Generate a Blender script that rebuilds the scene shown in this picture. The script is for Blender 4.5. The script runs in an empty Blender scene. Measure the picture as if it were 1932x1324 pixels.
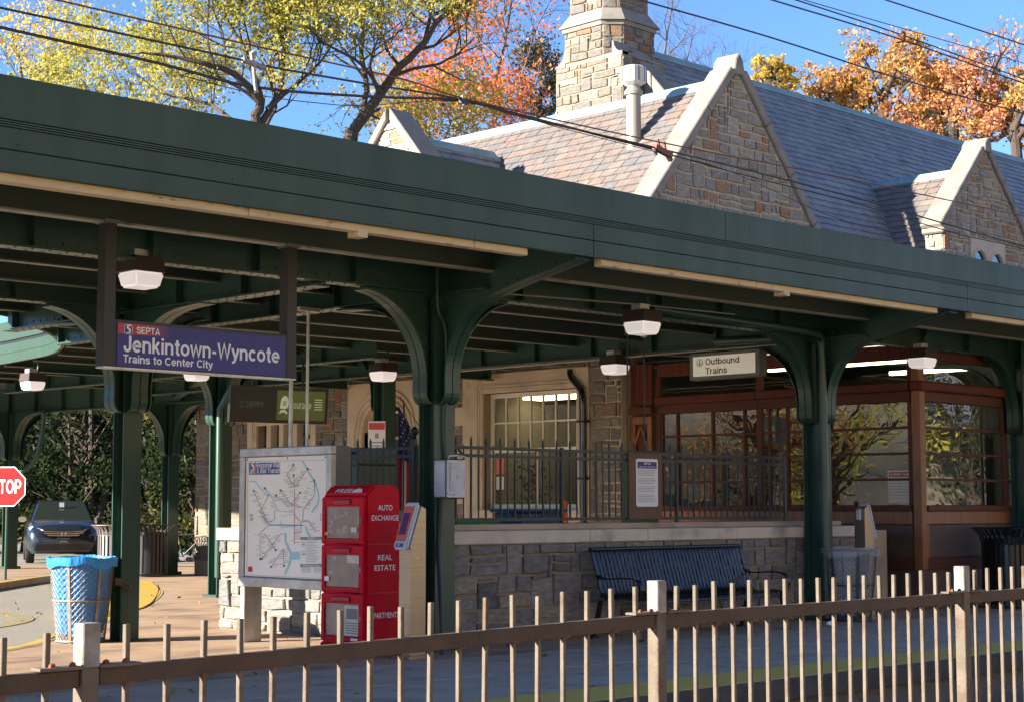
import bpy, bmesh, math, random
import numpy as np
from mathutils import Vector, Matrix
from mathutils.geometry import tessellate_polygon
R = math.radians
S = bpy.context.scene
COL = S.collection
rng = random.Random(7)

# ---------------------------------------------------------------- camera, sky, sun, exposure
cam = bpy.data.cameras.new('camera')
cam.sensor_width = 36.0
cam.lens = 59.57
cam.clip_start = 0.05
cam.clip_end = 2000
camo = bpy.data.objects.new('camera', cam)
COL.objects.link(camo)
camo.location = (0, 0, 1.45)
camo.rotation_euler = (R(90 + 5.236), 0, R(-45))
S.camera = camo

SUN_EL = R(19.0)
SUN_AZ = R(-68.0)            # clockwise from +Y
sdir = Vector((math.sin(SUN_AZ) * math.cos(SUN_EL), math.cos(SUN_AZ) * math.cos(SUN_EL), math.sin(SUN_EL)))
W = bpy.data.worlds.new('World')
S.world = W
W.use_nodes = True
wn = W.node_tree
bg = wn.nodes['Background']
sky = wn.nodes.new('ShaderNodeTexSky')
sky.sky_type = 'NISHITA'
sky.sun_disc = False
sky.sun_elevation = SUN_EL
sky.sun_rotation = SUN_AZ
sky.air_density = 0.65
sky.dust_density = 0.0
sky.ozone_density = 5.0
sky.altitude = 500
wn.links.new(sky.outputs[0], bg.inputs[0])
bg.inputs[1].default_value = 0.072
sl = bpy.data.lights.new('sun', 'SUN')
sl.energy = 4.1
sl.angle = R(0.55)
sl.color = (1.0, 0.91, 0.77)
slo = bpy.data.objects.new('sun', sl)
COL.objects.link(slo)
slo.rotation_euler = sdir.to_track_quat('Z', 'Y').to_euler()
slo.location = (0, 0, 30)
S.view_settings.view_transform = 'Standard'
S.view_settings.look = 'None'
S.view_settings.exposure = 2.3
S.view_settings.gamma = 1.0
S.cycles.max_bounces = 6
S.cycles.diffuse_bounces = 3
S.cycles.glossy_bounces = 3
S.cycles.transparent_max_bounces = 10
S.cycles.adaptive_threshold = 0.02

# ---------------------------------------------------------------- materials
M = {}
def mat(name, c, rough=0.6, metal=0.0, c2=None, ns=4.0, nd=3.0, bump=0.0, bs=30.0, ramp=None, spec=0.5,
        emis=None, es=0.0, stretch=None, coat=0.0, c3=None, ns3=0.7, t3=(0.5, 0.7), rvar=0.0):
    m = bpy.data.materials.new(name)
    m.use_nodes = True
    nt = m.node_tree
    N, L = nt.nodes, nt.links
    b = N['Principled BSDF']
    b.inputs['Roughness'].default_value = rough
    b.inputs['Metallic'].default_value = metal
    b.inputs['Specular IOR Level'].default_value = spec
    b.inputs['Coat Weight'].default_value = coat
    geo = N.new('ShaderNodeNewGeometry')
    pos = geo.outputs['Position']
    if stretch:
        mp = N.new('ShaderNodeMapping')
        mp.inputs['Scale'].default_value = stretch
        L.new(pos, mp.inputs[0])
        pos = mp.outputs[0]
    base = None
    if ramp:
        oi = N.new('ShaderNodeObjectInfo')
        at = N.new('ShaderNodeAttribute')
        at.attribute_name = 'rnd'
        ad = N.new('ShaderNodeMath'); ad.operation = 'ADD'
        L.new(oi.outputs['Random'], ad.inputs[0]); L.new(at.outputs['Fac'], ad.inputs[1])
        fr = N.new('ShaderNodeMath'); fr.operation = 'FRACT'
        L.new(ad.outputs[0], fr.inputs[0])
        cr = N.new('ShaderNodeValToRGB')
        el = cr.color_ramp.elements
        while len(el) < len(ramp):
            el.new(0.5)
        for i, cc in enumerate(ramp):
            el[i].position = i / max(1, len(ramp) - 1)
            el[i].color = (*cc, 1)
        L.new(fr.outputs[0], cr.inputs[0])
        base = cr.outputs[0]
    if c2 is not None:
        nz = N.new('ShaderNodeTexNoise')
        nz.inputs['Scale'].default_value = ns
        nz.inputs['Detail'].default_value = nd
        L.new(pos, nz.inputs['Vector'])
        rr = N.new('ShaderNodeMapRange')
        rr.inputs[1].default_value = 0.32; rr.inputs[2].default_value = 0.68
        L.new(nz.outputs['Fac'], rr.inputs[0])
        mx = N.new('ShaderNodeMix'); mx.data_type = 'RGBA'
        L.new(rr.outputs[0], mx.inputs[0])
        if base:
            mx.blend_type = 'MULTIPLY'
            mx.inputs[7].default_value = (*c2, 1)
            L.new(base, mx.inputs[6])
        else:
            mx.inputs[6].default_value = (*c, 1)
            mx.inputs[7].default_value = (*c2, 1)
        base = mx.outputs[2]
        if rvar:
            r2 = N.new('ShaderNodeMapRange')
            r2.inputs[3].default_value = rough - rvar; r2.inputs[4].default_value = rough + rvar
            L.new(nz.outputs['Fac'], r2.inputs[0]); L.new(r2.outputs[0], b.inputs['Roughness'])
    if c3 is not None:
        n3 = N.new('ShaderNodeTexNoise')
        n3.inputs['Scale'].default_value = ns3; n3.inputs['Detail'].default_value = 6.0
        L.new(pos, n3.inputs['Vector'])
        r3 = N.new('ShaderNodeMapRange')
        r3.inputs[1].default_value = t3[0]; r3.inputs[2].default_value = t3[1]
        L.new(n3.outputs['Fac'], r3.inputs[0])
        m3 = N.new('ShaderNodeMix'); m3.data_type = 'RGBA'
        L.new(r3.outputs[0], m3.inputs[0])
        if base: L.new(base, m3.inputs[6])
        else: m3.inputs[6].default_value = (*c, 1)
        m3.inputs[7].default_value = (*c3, 1)
        base = m3.outputs[2]
    if base:
        L.new(base, b.inputs['Base Color'])
    else:
        b.inputs['Base Color'].default_value = (*c, 1)
    if bump:
        nb = N.new('ShaderNodeTexNoise')
        nb.inputs['Scale'].default_value = bs
        nb.inputs['Detail'].default_value = 5.0
        L.new(pos, nb.inputs['Vector'])
        bu = N.new('ShaderNodeBump')
        bu.inputs['Strength'].default_value = bump
        bu.inputs['Distance'].default_value = 0.02
        L.new(nb.outputs['Fac'], bu.inputs['Height'])
        L.new(bu.outputs[0], b.inputs['Normal'])
    if emis:
        b.inputs['Emission Color'].default_value = (*emis, 1)
        b.inputs['Emission Strength'].default_value = es
    if emis and es < 1.0: m.cycles.emission_sampling = 'NONE'
    M[name] = m
    return m

def leafmat(name, ramp, tr=0.45):
    m = bpy.data.materials.new(name)
    m.use_nodes = True
    nt = m.node_tree
    N, L = nt.nodes, nt.links
    N.remove(N['Principled BSDF'])
    out = N['Material Output']
    at = N.new('ShaderNodeAttribute'); at.attribute_name = 'rnd'
    cr = N.new('ShaderNodeValToRGB')
    el = cr.color_ramp.elements
    while len(el) < len(ramp): el.new(0.5)
    for i, cc in enumerate(ramp):
        el[i].position = i / max(1, len(ramp) - 1); el[i].color = (*cc, 1)
    L.new(at.outputs['Fac'], cr.inputs[0])
    d = N.new('ShaderNodeBsdfDiffuse'); t = N.new('ShaderNodeBsdfTranslucent')
    mx = N.new('ShaderNodeMixShader'); mx.inputs[0].default_value = tr
    L.new(cr.outputs[0], d.inputs[0]); L.new(cr.outputs[0], t.inputs[0])
    L.new(d.outputs[0], mx.inputs[1]); L.new(t.outputs[0], mx.inputs[2])
    L.new(mx.outputs[0], out.inputs[0])
    M[name] = m

def glassmat(name, tint=(0.75, 0.78, 0.76), ior=1.5, gain=1.6, rough=0.0, wav=0.0):
    m = bpy.data.materials.new(name)
    m.use_nodes = True
    nt = m.node_tree
    N, L = nt.nodes, nt.links
    N.remove(N['Principled BSDF'])
    out = N['Material Output']
    t = N.new('ShaderNodeBsdfTransparent'); t.inputs[0].default_value = (*tint, 1)
    g = N.new('ShaderNodeBsdfGlossy'); g.inputs['Roughness'].default_value = rough
    f = N.new('ShaderNodeFresnel'); f.inputs[0].default_value = ior
    mu = N.new('ShaderNodeMath'); mu.operation = 'MULTIPLY'; mu.inputs[1].default_value = gain; mu.use_clamp = True
    L.new(f.outputs[0], mu.inputs[0])
    gb = N.new('ShaderNodeNewGeometry')
    iv = N.new('ShaderNodeMath'); iv.operation = 'SUBTRACT'; iv.inputs[0].default_value = 1.0
    L.new(gb.outputs['Backfacing'], iv.inputs[1])
    m2 = N.new('ShaderNodeMath'); m2.operation = 'MULTIPLY'
    L.new(mu.outputs[0], m2.inputs[0]); L.new(iv.outputs[0], m2.inputs[1])
    if wav:
        geo = N.new('ShaderNodeNewGeometry')
        nz = N.new('ShaderNodeTexNoise'); nz.inputs['Scale'].default_value = 1.3
        L.new(geo.outputs['Position'], nz.inputs['Vector'])
        bu = N.new('ShaderNodeBump'); bu.inputs['Strength'].default_value = wav; bu.inputs['Distance'].default_value = 0.02
        L.new(nz.outputs['Fac'], bu.inputs['Height'])
        L.new(bu.outputs[0], g.inputs['Normal'])
    mx = N.new('ShaderNodeMixShader')
    L.new(m2.outputs[0], mx.inputs[0]); L.new(t.outputs[0], mx.inputs[1]); L.new(g.outputs[0], mx.inputs[2])
    L.new(mx.outputs[0], out.inputs[0])
    M[name] = m

mat('darkiron', (0.010, 0.019, 0.017), 0.4, bump=0.1, bs=60)
mat('fencerail', (0.085, 0.055, 0.036), 0.8, c2=(0.06, 0.037, 0.024), ns=9, nd=6, bump=0.3, bs=90, c3=(0.10, 0.045, 0.022), ns3=5, t3=(0.55, 0.7))
mat('limestone_sun', (0.25, 0.225, 0.19), 0.85, c2=(0.195, 0.175, 0.148), ns=3, nd=6, bump=0.25, bs=50, c3=(0.15, 0.14, 0.125), ns3=2.2, t3=(0.52, 0.72))  # limestone copy darkened for the sunlit copings, plus weather stains
mat('green', (0.026, 0.068, 0.050), 0.34, c2=(0.020, 0.056, 0.042), ns=3, bump=0.06, bs=60, rvar=0.08)
mat('fascia', (0.022, 0.056, 0.032), 0.5, c2=(0.016, 0.045, 0.026), ns=1.3, nd=6, bump=0.12, bs=9, c3=(0.030, 0.060, 0.038), ns3=1.6, t3=(0.55, 0.75), rvar=0.12, stretch=(2.2, 2.2, 0.3))
mat('under', (0.052, 0.072, 0.054), 0.55, c2=(0.042, 0.058, 0.045), ns=2)
mat('cream', (0.62, 0.47, 0.27), 0.55, c2=(0.54, 0.40, 0.22), ns=3, c3=(0.20, 0.14, 0.09), ns3=6, t3=(0.64, 0.72), stretch=(1, 3, 3))  # golden tone includes light bounced up from the track
mat('flange', (0.36, 0.34, 0.27), 0.5, c2=(0.26, 0.25, 0.20), ns=2.5, c3=(0.10, 0.12, 0.10), ns3=5, t3=(0.6, 0.72))  # pale tone stands for bounced light on the outer flanges
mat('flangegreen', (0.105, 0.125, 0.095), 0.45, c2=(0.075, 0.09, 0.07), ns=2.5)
mat('black', (0.012, 0.012, 0.013), 0.4)
mat('blackgloss', (0.012, 0.014, 0.022), 0.16, coat=0.5)
mat('hanger', (0.022, 0.022, 0.020), 0.5)
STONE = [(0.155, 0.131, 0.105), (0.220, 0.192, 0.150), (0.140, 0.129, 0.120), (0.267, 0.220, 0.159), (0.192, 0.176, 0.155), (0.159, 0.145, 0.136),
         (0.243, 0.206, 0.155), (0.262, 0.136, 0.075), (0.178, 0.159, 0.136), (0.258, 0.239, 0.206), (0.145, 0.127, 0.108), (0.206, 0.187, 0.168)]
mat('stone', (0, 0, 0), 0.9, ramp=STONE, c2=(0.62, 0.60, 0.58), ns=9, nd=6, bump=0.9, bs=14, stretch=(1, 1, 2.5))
GREYST = [(0.19, 0.185, 0.18), (0.27, 0.255, 0.235), (0.135, 0.134, 0.135), (0.31, 0.265, 0.205), (0.215, 0.205, 0.195), (0.16, 0.157, 0.157), (0.34, 0.295, 0.235), (0.24, 0.235, 0.23)]
mat('wallstone', (0, 0, 0), 0.9, ramp=GREYST, c2=(0.58, 0.58, 0.58), ns=9, nd=6, bump=1.0, bs=12, stretch=(1, 1, 2.5))
GABLE_LIFT = [(0.30, 0.265, 0.21), (0.36, 0.325, 0.26), (0.26, 0.245, 0.225), (0.40, 0.34, 0.25), (0.33, 0.31, 0.275), (0.28, 0.26, 0.24), (0.38, 0.33, 0.255), (0.36, 0.20, 0.115), (0.30, 0.275, 0.235), (0.40, 0.375, 0.325), (0.25, 0.225, 0.19), (0.34, 0.315, 0.28)]
mat('gablestone_lift', (0, 0, 0), 0.9, ramp=GABLE_LIFT, c2=(0.60, 0.58, 0.56), ns=9, nd=6, bump=0.9, bs=14, stretch=(1, 1, 2.5))  # building stone again, lightened to offset shade on the gables
mat('creammortar_lift', (0.52, 0.44, 0.30), 0.95, c2=(0.43, 0.36, 0.25), ns=8, bump=0.5, bs=60)  # cream joints, also lightened against the shade
mat('mortar', (0.32, 0.26, 0.17), 0.95, c2=(0.25, 0.205, 0.14), ns=8, bump=0.5, bs=60)
mat('greymortar', (0.30, 0.26, 0.20), 0.95, c2=(0.235, 0.20, 0.155), ns=8, bump=0.5, bs=60)
mat('limestone', (0.54, 0.45, 0.335), 0.85, c2=(0.45, 0.37, 0.275), ns=3, nd=6, bump=0.2, bs=50, c3=(0.36, 0.30, 0.23), ns3=2.2, t3=(0.58, 0.75))  # lighter limestone copy for the surrounds in shade
mat('coping', (0.62, 0.55, 0.46), 0.85, c2=(0.52, 0.46, 0.385), ns=4, nd=6, bump=0.3, bs=50, c3=(0.22, 0.21, 0.19), ns3=2.5, t3=(0.55, 0.75))
SLATE = [(0.174, 0.146, 0.130), (0.196, 0.155, 0.132), (0.157, 0.141, 0.134), (0.207, 0.170, 0.146), (0.177, 0.149, 0.134), (0.143, 0.141, 0.148), (0.188, 0.157, 0.139), (0.207, 0.146, 0.118), (0.174, 0.152, 0.139)]
mat('slate', (0, 0, 0), 0.6, ramp=SLATE, c2=(0.74, 0.74, 0.75), ns=5, nd=7, bump=0.45, bs=25, c3=(0.085, 0.082, 0.068), ns3=1.3, t3=(0.60, 0.80))  # slate copy for sunlit slopes, toned down against the sun
SLATE_SHADE = [(0.217, 0.227, 0.230), (0.275, 0.275, 0.267), (0.186, 0.199, 0.207), (0.297, 0.290, 0.277), (0.225, 0.235, 0.240), (0.178, 0.192, 0.199), (0.253, 0.252, 0.245)]
mat('slate_shade', (0, 0, 0), 0.42, spec=0.75, ramp=SLATE_SHADE, c2=(0.70, 0.70, 0.71), ns=5, nd=7, bump=0.45, bs=25, c3=(0.08, 0.08, 0.07), ns3=1.1, t3=(0.60, 0.80))  # same slate for shaded slopes, lightened to offset the shade
mat('copper', (0.24, 0.34, 0.33), 0.6, c2=(0.18, 0.26, 0.26), ns=3)
mat('oldsteel', (0.26, 0.25, 0.215), 0.5, 0.2, c2=(0.26, 0.25, 0.22), ns=4)
mat('white', (0.48, 0.48, 0.46), 0.5, c2=(0.42, 0.42, 0.40), ns=3)
mat('whitewin', (0.70, 0.66, 0.56), 0.5)
mat('concrete', (0.44, 0.355, 0.275), 0.9, c2=(0.36, 0.29, 0.225), ns=2.0, nd=8, bump=0.25, bs=60, c3=(0.26, 0.21, 0.165), ns3=2.2, t3=(0.54, 0.70))
mat('stamped', (0.40, 0.275, 0.18), 0.85, c2=(0.31, 0.205, 0.135), ns=1.6, nd=8, bump=0.3, bs=40, c3=(0.19, 0.125, 0.085), ns3=1.2, t3=(0.5, 0.68), stretch=(0.75, 1.2, 1))  # stretched dark streaks carry branch shadows along with the stamped grain
mat('asphalt', (0.29, 0.265, 0.22), 0.95, c2=(0.225, 0.205, 0.172), ns=25, nd=8, bump=0.5, bs=150, c3=(0.24, 0.22, 0.185), ns3=0.5)
mat('yellow', (0.50, 0.33, 0.035), 0.75, c2=(0.42, 0.28, 0.05), ns=3, nd=6, c3=(0.26, 0.22, 0.13), ns3=4, t3=(0.60, 0.72))
mat('stripe', (0.66, 0.43, 0.07), 0.8, c2=(0.58, 0.38, 0.07), ns=3, nd=6, c3=(0.40, 0.31, 0.16), ns3=5, t3=(0.64, 0.78), bump=0.2)
mat('ballast', (0.11, 0.10, 0.092), 0.95, ramp=[(0.10, 0.09, 0.08), (0.16, 0.145, 0.13), (0.07, 0.065, 0.06), (0.13, 0.12, 0.11)], bump=0.6, bs=30)
mat('dirt', (0.10, 0.085, 0.06), 0.95, c2=(0.07, 0.075, 0.035), ns=0.6, nd=8, bump=0.5, bs=10)
mat('railsteel', (0.22, 0.18, 0.15), 0.35, 0.8)
mat('wood_tie', (0.08, 0.065, 0.05), 0.9, c2=(0.05, 0.04, 0.035), ns=6)
mat('fence', (0.145, 0.116, 0.088), 0.8, c2=(0.10, 0.078, 0.057), ns=9, nd=6, bump=0.25, bs=90, c3=(0.08, 0.04, 0.02), ns3=6, t3=(0.56, 0.70))
mat('fencepaint', (0.28, 0.265, 0.25), 0.8, c2=(0.16, 0.13, 0.105), ns=25, nd=4)
mat('rust', (0.20, 0.07, 0.03), 0.9, c2=(0.11, 0.045, 0.025), ns=20)
mat('red', (0.56, 0.004, 0.022), 0.42, c2=(0.48, 0.003, 0.019), ns=4, nd=6, spec=0.12)
mat('reddark', (0.36, 0.006, 0.022), 0.4)
mat('plexi', (0.34, 0.255, 0.215), 0.3, c2=(0.24, 0.175, 0.15), ns=7, nd=8, c3=(0.44, 0.35, 0.30), ns3=14, t3=(0.55, 0.7))
mat('paper', (0.62, 0.57, 0.48), 0.7, c2=(0.52, 0.48, 0.40), ns=12)
mat('news_ink', (0.22, 0.20, 0.18), 0.8)
mat('steel', (0.40, 0.335, 0.255), 0.33, 0.8, c2=(0.34, 0.28, 0.21), ns=3, stretch=(1, 1, 40), rvar=0.06)
mat('plastic', (0.55, 0.56, 0.60), 0.4)
mat('orangered', (0.55, 0.14, 0.09), 0.4)
mat('screen', (0.01, 0.008, 0.02), 0.12, emis=(0.05, 0.02, 0.09), es=0.15)
mat('alum', (0.55, 0.54, 0.52), 0.42, 0.55, c2=(0.40, 0.39, 0.37), ns=7, nd=6, c3=(0.62, 0.61, 0.59), ns3=5)
mat('alumdark', (0.20, 0.195, 0.19), 0.5, 0.5, c2=(0.16, 0.155, 0.15), ns=4)
mat('mapwhite', (0.86, 0.84, 0.80), 0.35, coat=0.2)
mat('mapblue', (0.045, 0.06, 0.28), 0.4)
mat('signblue', (0.014, 0.017, 0.18), 0.4)
mat('signred', (0.42, 0.03, 0.045), 0.4)
mat('signpurple', (0.13, 0.022, 0.12), 0.4)
mat('lettering', (0.80, 0.80, 0.82), 0.5)
mat('letterblack', (0.015, 0.015, 0.015), 0.6)
mat('lineblack', (0.10, 0.10, 0.12), 0.6)
mat('linegrey', (0.28, 0.28, 0.30), 0.6)
mat('linered', (0.55, 0.08, 0.07), 0.6)
mat('lineblue', (0.10, 0.25, 0.62), 0.6)
mat('linegreen', (0.16, 0.45, 0.15), 0.6)
mat('water', (0.36, 0.60, 0.72), 0.5)
mat('lightbrown', (0.040, 0.020, 0.018), 0.5)
mat('diffuser', (0.80, 0.77, 0.76), 0.3, emis=(1.0, 0.90, 0.90), es=0.09)
mat('signgrey', (0.17, 0.165, 0.14), 0.5)
mat('signcream', (0.70, 0.66, 0.55), 0.5, emis=(1.0, 0.9, 0.72), es=0.05)
mat('screengreen', (0.03, 0.04, 0.01), 0.25, emis=(0.20, 0.235, 0.045), es=0.035)
mat('screenwhite', (0.3, 0.3, 0.25), 0.25, emis=(0.75, 0.78, 0.55), es=0.06)
mat('screendim', (0.02, 0.03, 0.02), 0.2, emis=(0.05, 0.10, 0.10), es=0.05)
mat('bluebag', (0.035, 0.29, 0.72), 0.35, c2=(0.02, 0.20, 0.62), ns=8, nd=6, bump=0.7, bs=9, stretch=(3, 3, 1))
mat('basket', (0.34, 0.29, 0.25), 0.55, 0.5, c2=(0.24, 0.18, 0.13), ns=20)
mat('basketblue', (0.055, 0.065, 0.085), 0.4, 0.3)
mat('bench', (0.009, 0.009, 0.011), 0.3, coat=0.1)
mat('grey_box', (0.56, 0.58, 0.62), 0.5, 0.1, c2=(0.46, 0.47, 0.50), ns=9, nd=5, c3=(0.30, 0.26, 0.22), ns3=14, t3=(0.68, 0.76))
mat('plywood', (0.16, 0.085, 0.05), 0.7, c2=(0.11, 0.06, 0.035), ns=3, stretch=(8, 8, 1))
mat('wood', (0.29, 0.115, 0.04), 0.5, c2=(0.19, 0.07, 0.024), ns=3, nd=6, stretch=(6, 6, 1), coat=0.1)
mat('woodred', (0.13, 0.034, 0.021), 0.55, spec=0.2, c2=(0.088, 0.022, 0.015), ns=4, nd=5, stretch=(5, 5, 1))
mat('woodbrown', (0.11, 0.038, 0.024), 0.55, spec=0.2, c2=(0.085, 0.032, 0.019), ns=4, nd=5, stretch=(2, 2, 8))
mat('woodpanel', (0.10, 0.065, 0.052), 0.6, c2=(0.075, 0.05, 0.042), ns=5, nd=5)
mat('room', (0.12, 0.10, 0.072), 0.9)
mat('roomdark', (0.10, 0.092, 0.075), 0.9)
mat('tube_lit', (0.9, 0.9, 0.85), 0.5, emis=(1.0, 0.90, 0.62), es=3.0)
mat('chain', (0.10, 0.07, 0.05), 0.6, 0.6)
mat('stopred', (0.26, 0.008, 0.010), 0.5, spec=0.2)
mat('carpaint', (0.022, 0.034, 0.062), 0.25, 0.4, coat=0.8)
mat('cardark', (0.012, 0.013, 0.018), 0.3, coat=0.6)
mat('tyre', (0.015, 0.015, 0.015), 0.85)
mat('chrome', (0.65, 0.65, 0.68), 0.15, 1.0)
mat('lens', (0.65, 0.66, 0.68), 0.08, 0.3, coat=1.0)
mat('carglass', (0.02, 0.028, 0.026), 0.04, coat=1.0)
mat('bikered', (0.30, 0.02, 0.015), 0.35)
mat('bark', (0.075, 0.055, 0.042), 0.95, c2=(0.045, 0.034, 0.028), ns=8, nd=6, bump=0.9, bs=16, stretch=(2, 2, 0.6))
mat('barkgrey', (0.13, 0.10, 0.085), 0.95, c2=(0.085, 0.066, 0.056), ns=6, nd=6, bump=0.6, bs=16)
mat('wire', (0.035, 0.030, 0.032), 0.6)
mat('wirered', (0.17, 0.045, 0.030), 0.6)
mat('insul', (0.30, 0.29, 0.265), 0.5, c2=(0.21, 0.20, 0.18), ns=20)
mat('flagblue', (0.018, 0.022, 0.075), 0.8)
mat('flagred', (0.36, 0.02, 0.03), 0.8)
mat('flagwhite', (0.66, 0.62, 0.56), 0.8)
mat('cone', (0.70, 0.10, 0.02), 0.5)
mat('bluebin', (0.05, 0.11, 0.26), 0.5)
mat('greenbin', (0.03, 0.30, 0.13), 0.5)
mat('whitesign', (0.72, 0.73, 0.76), 0.45)
mat('litter', (0.8, 0.8, 0.8), 0.8)
mat('housestone', (0.42, 0.36, 0.26), 0.9, c2=(0.30, 0.26, 0.19), ns=3, nd=6, bump=0.5, bs=6)
mat('tealpaint', (0.06, 0.20, 0.15), 0.45)
glassmat('glass', (0.72, 0.74, 0.70), 1.55, 3.6, 0.0, 0.10)
glassmat('stationglass', (0.86, 0.85, 0.80), 1.5, 1.8)
mat('bagclear', (0.62, 0.64, 0.68), 0.3, c2=(0.5, 0.52, 0.56), ns=14, nd=6, bump=0.6, bs=14)
M['bagclear'].node_tree.nodes['Principled BSDF'].inputs['Alpha'].default_value = 0.32
leafmat('leaf_yellowgreen', [(0.44, 0.40, 0.06), (0.32, 0.34, 0.08), (0.56, 0.43, 0.07), (0.27, 0.31, 0.09), (0.48, 0.43, 0.11), (0.60, 0.40, 0.09)], 0.5)
leafmat('leaf_orange', [(0.66, 0.17, 0.06), (0.76, 0.26, 0.07), (0.58, 0.12, 0.06), (0.70, 0.34, 0.10), (0.62, 0.15, 0.08)], 0.5)
leafmat('leaf_oak', [(0.58, 0.26, 0.085), (0.42, 0.29, 0.09), (0.66, 0.30, 0.10), (0.36, 0.32, 0.10), (0.58, 0.20, 0.07)], 0.4)
leafmat('leaf_pink', [(0.58, 0.25, 0.14), (0.64, 0.33, 0.15), (0.48, 0.24, 0.11), (0.62, 0.27, 0.18)], 0.4)
leafmat('leaf_gold', [(0.62, 0.42, 0.09), (0.68, 0.50, 0.11), (0.54, 0.35, 0.09)], 0.45)
leafmat('leaf_dark', [(0.02, 0.035, 0.014), (0.03, 0.05, 0.02), (0.022, 0.032, 0.016), (0.045, 0.06, 0.022), (0.20, 0.17, 0.05)], 0.35)  # yellow end stop stands for sun flecks and gold leaves
leafmat('leaf_fir', [(0.10, 0.11, 0.06), (0.13, 0.125, 0.07), (0.085, 0.10, 0.05)], 0.25)
leafmat('leaf_brown', [(0.20, 0.10, 0.04), (0.28, 0.16, 0.06), (0.14, 0.08, 0.04)], 0.1)

# ---------------------------------------------------------------- mesh helpers
class MB:
    def __init__(s, off=(0, 0, 0)):
        s.v = []; s.f = []; s.r = []; s.o = Vector(off); s.has_r = False
    def add(s, vs, fs, r=None):
        b = len(s.v)
        s.v += [tuple(v) for v in vs]
        s.f += [tuple(i + b for i in f) for f in fs]
        if r is not None: s.has_r = True
        s.r += [r or 0.0] * len(fs)
        return s
    def box(s, x0, x1, y0, y1, z0, z1, r=None):
        v = [(x, y, z) for z in (z0, z1) for y in (y0, y1) for x in (x0, x1)]
        return s.add(v, [(0, 2, 3, 1), (4, 5, 7, 6), (0, 1, 5, 4), (2, 6, 7, 3), (0, 4, 6, 2), (1, 3, 7, 5)], r)
    def ob(s, c, u, v, w):
        c, u, v, w = Vector(c), Vector(u), Vector(v), Vector(w)
        if u.cross(v).dot(w) < 0: w = -w
        p = [c + a * u + b * v + d * w for d in (-1, 1) for b in (-1, 1) for a in (-1, 1)]
        return s.add(p, [(0, 2, 3, 1), (4, 5, 7, 6), (0, 1, 5, 4), (2, 6, 7, 3), (0, 4, 6, 2), (1, 3, 7, 5)])
    def bar(s, p, q, w, h, up=(0, 0, 1)):
        p, q, up = Vector(p), Vector(q), Vector(up)
        d = q - p
        if abs(d.normalized().dot(up)) > 0.95: up = Vector((0, 1, 0))
        sd = d.cross(up).normalized()
        u2 = sd.cross(d).normalized()
        return s.ob((p + q) / 2, d / 2, sd * w / 2, u2 * h / 2)
    def tube(s, pts, r, n=8, cap=True):
        pts = [Vector(p) for p in pts]
        m = len(pts)
        rs = r if isinstance(r, (list, tuple)) else [r] * m
        ref = None; vs = []; fs = []
        for i in range(m):
            d = (pts[min(i + 1, m - 1)] - pts[max(i - 1, 0)])
            if d.length < 1e-9: d = Vector((0, 0, 1))
            d.normalize()
            if ref is None:
                ref = d.orthogonal().normalized()
            else:
                ref = (ref - d * ref.dot(d))
                if ref.length < 1e-6: ref = d.orthogonal()
                ref.normalize()
            b = d.cross(ref)
            for k in range(n):
                a = 2 * math.pi * k / n
                vs.append(pts[i] + (ref * math.cos(a) + b * math.sin(a)) * rs[i])
        for i in range(m - 1):
            for k in range(n):
                k2 = (k + 1) % n
                fs.append((i * n + k, i * n + k2, (i + 1) * n + k2, (i + 1) * n + k))
        if cap:
            fs.append(tuple(range(n - 1, -1, -1)))
            fs.append(tuple((m - 1) * n + k for k in range(n)))
        return s.add(vs, fs)
    def lathe(s, prof, n=24, c=(0, 0, 0)):
        vs = []; fs = []; m = len(prof)
        for r, z in prof:
            for k in range(n):
                a = 2 * math.pi * k / n
                vs.append((c[0] + r * math.cos(a), c[1] + r * math.sin(a), c[2] + z))
        for i in range(m - 1):
            for k in range(n):
                k2 = (k + 1) % n
                fs.append((i * n + k, i * n + k2, (i + 1) * n + k2, (i + 1) * n + k))
        if prof[0][0] > 1e-5: fs.append(tuple(range(n - 1, -1, -1)))
        if prof[-1][0] > 1e-5: fs.append(tuple((m - 1) * n + k for k in range(n)))
        return s.add(vs, fs)
    def prism(s, poly, ext, r=None):
        poly = [Vector(p) for p in poly]; ext = Vector(ext); n = len(poly)
        nn = Vector((0, 0, 0))
        for i in range(n): nn += poly[i].cross(poly[(i + 1) % n])
        if nn.dot(ext) > 0: poly = poly[::-1]
        vs = poly + [p + ext for p in poly]
        tri = tessellate_polygon([poly]) if n > 4 else None
        fs = []
        if tri:
            nrm = -ext
            for t in tri:
                a, b, c = t
                if (poly[b] - poly[a]).cross(poly[c] - poly[a]).dot(nrm) < 0: a, c = c, a
                fs.append((a, b, c)); fs.append((c + n, b + n, a + n))
        else:
            fs.append(tuple(range(n))); fs.append(tuple(range(2 * n - 1, n - 1, -1)))
        for i in range(n):
            j = (i + 1) % n
            fs.append((j, i, i + n, j + n))
        return s.add(vs, fs, r)
    def dome(s, c, nrm, r, h=0.5):
        nrm = Vector(nrm).normalized(); a = nrm.orthogonal().normalized(); b = nrm.cross(a); c = Vector(c)
        vs = []
        for q, hh in ((1, 0), (0.72, 0.75)):
            for k in range(6):
                t = k * math.pi / 3
                vs.append(c + (a * math.cos(t) + b * math.sin(t)) * r * q + nrm * r * h * hh * 1.3)
        vs.append(c + nrm * r * h * 1.4)
        fs = [(k, (k + 1) % 6, 6 + (k + 1) % 6, 6 + k) for k in range(6)] + [(6 + k, 6 + (k + 1) % 6, 12) for k in range(6)]
        return s.add(vs, fs)
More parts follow.
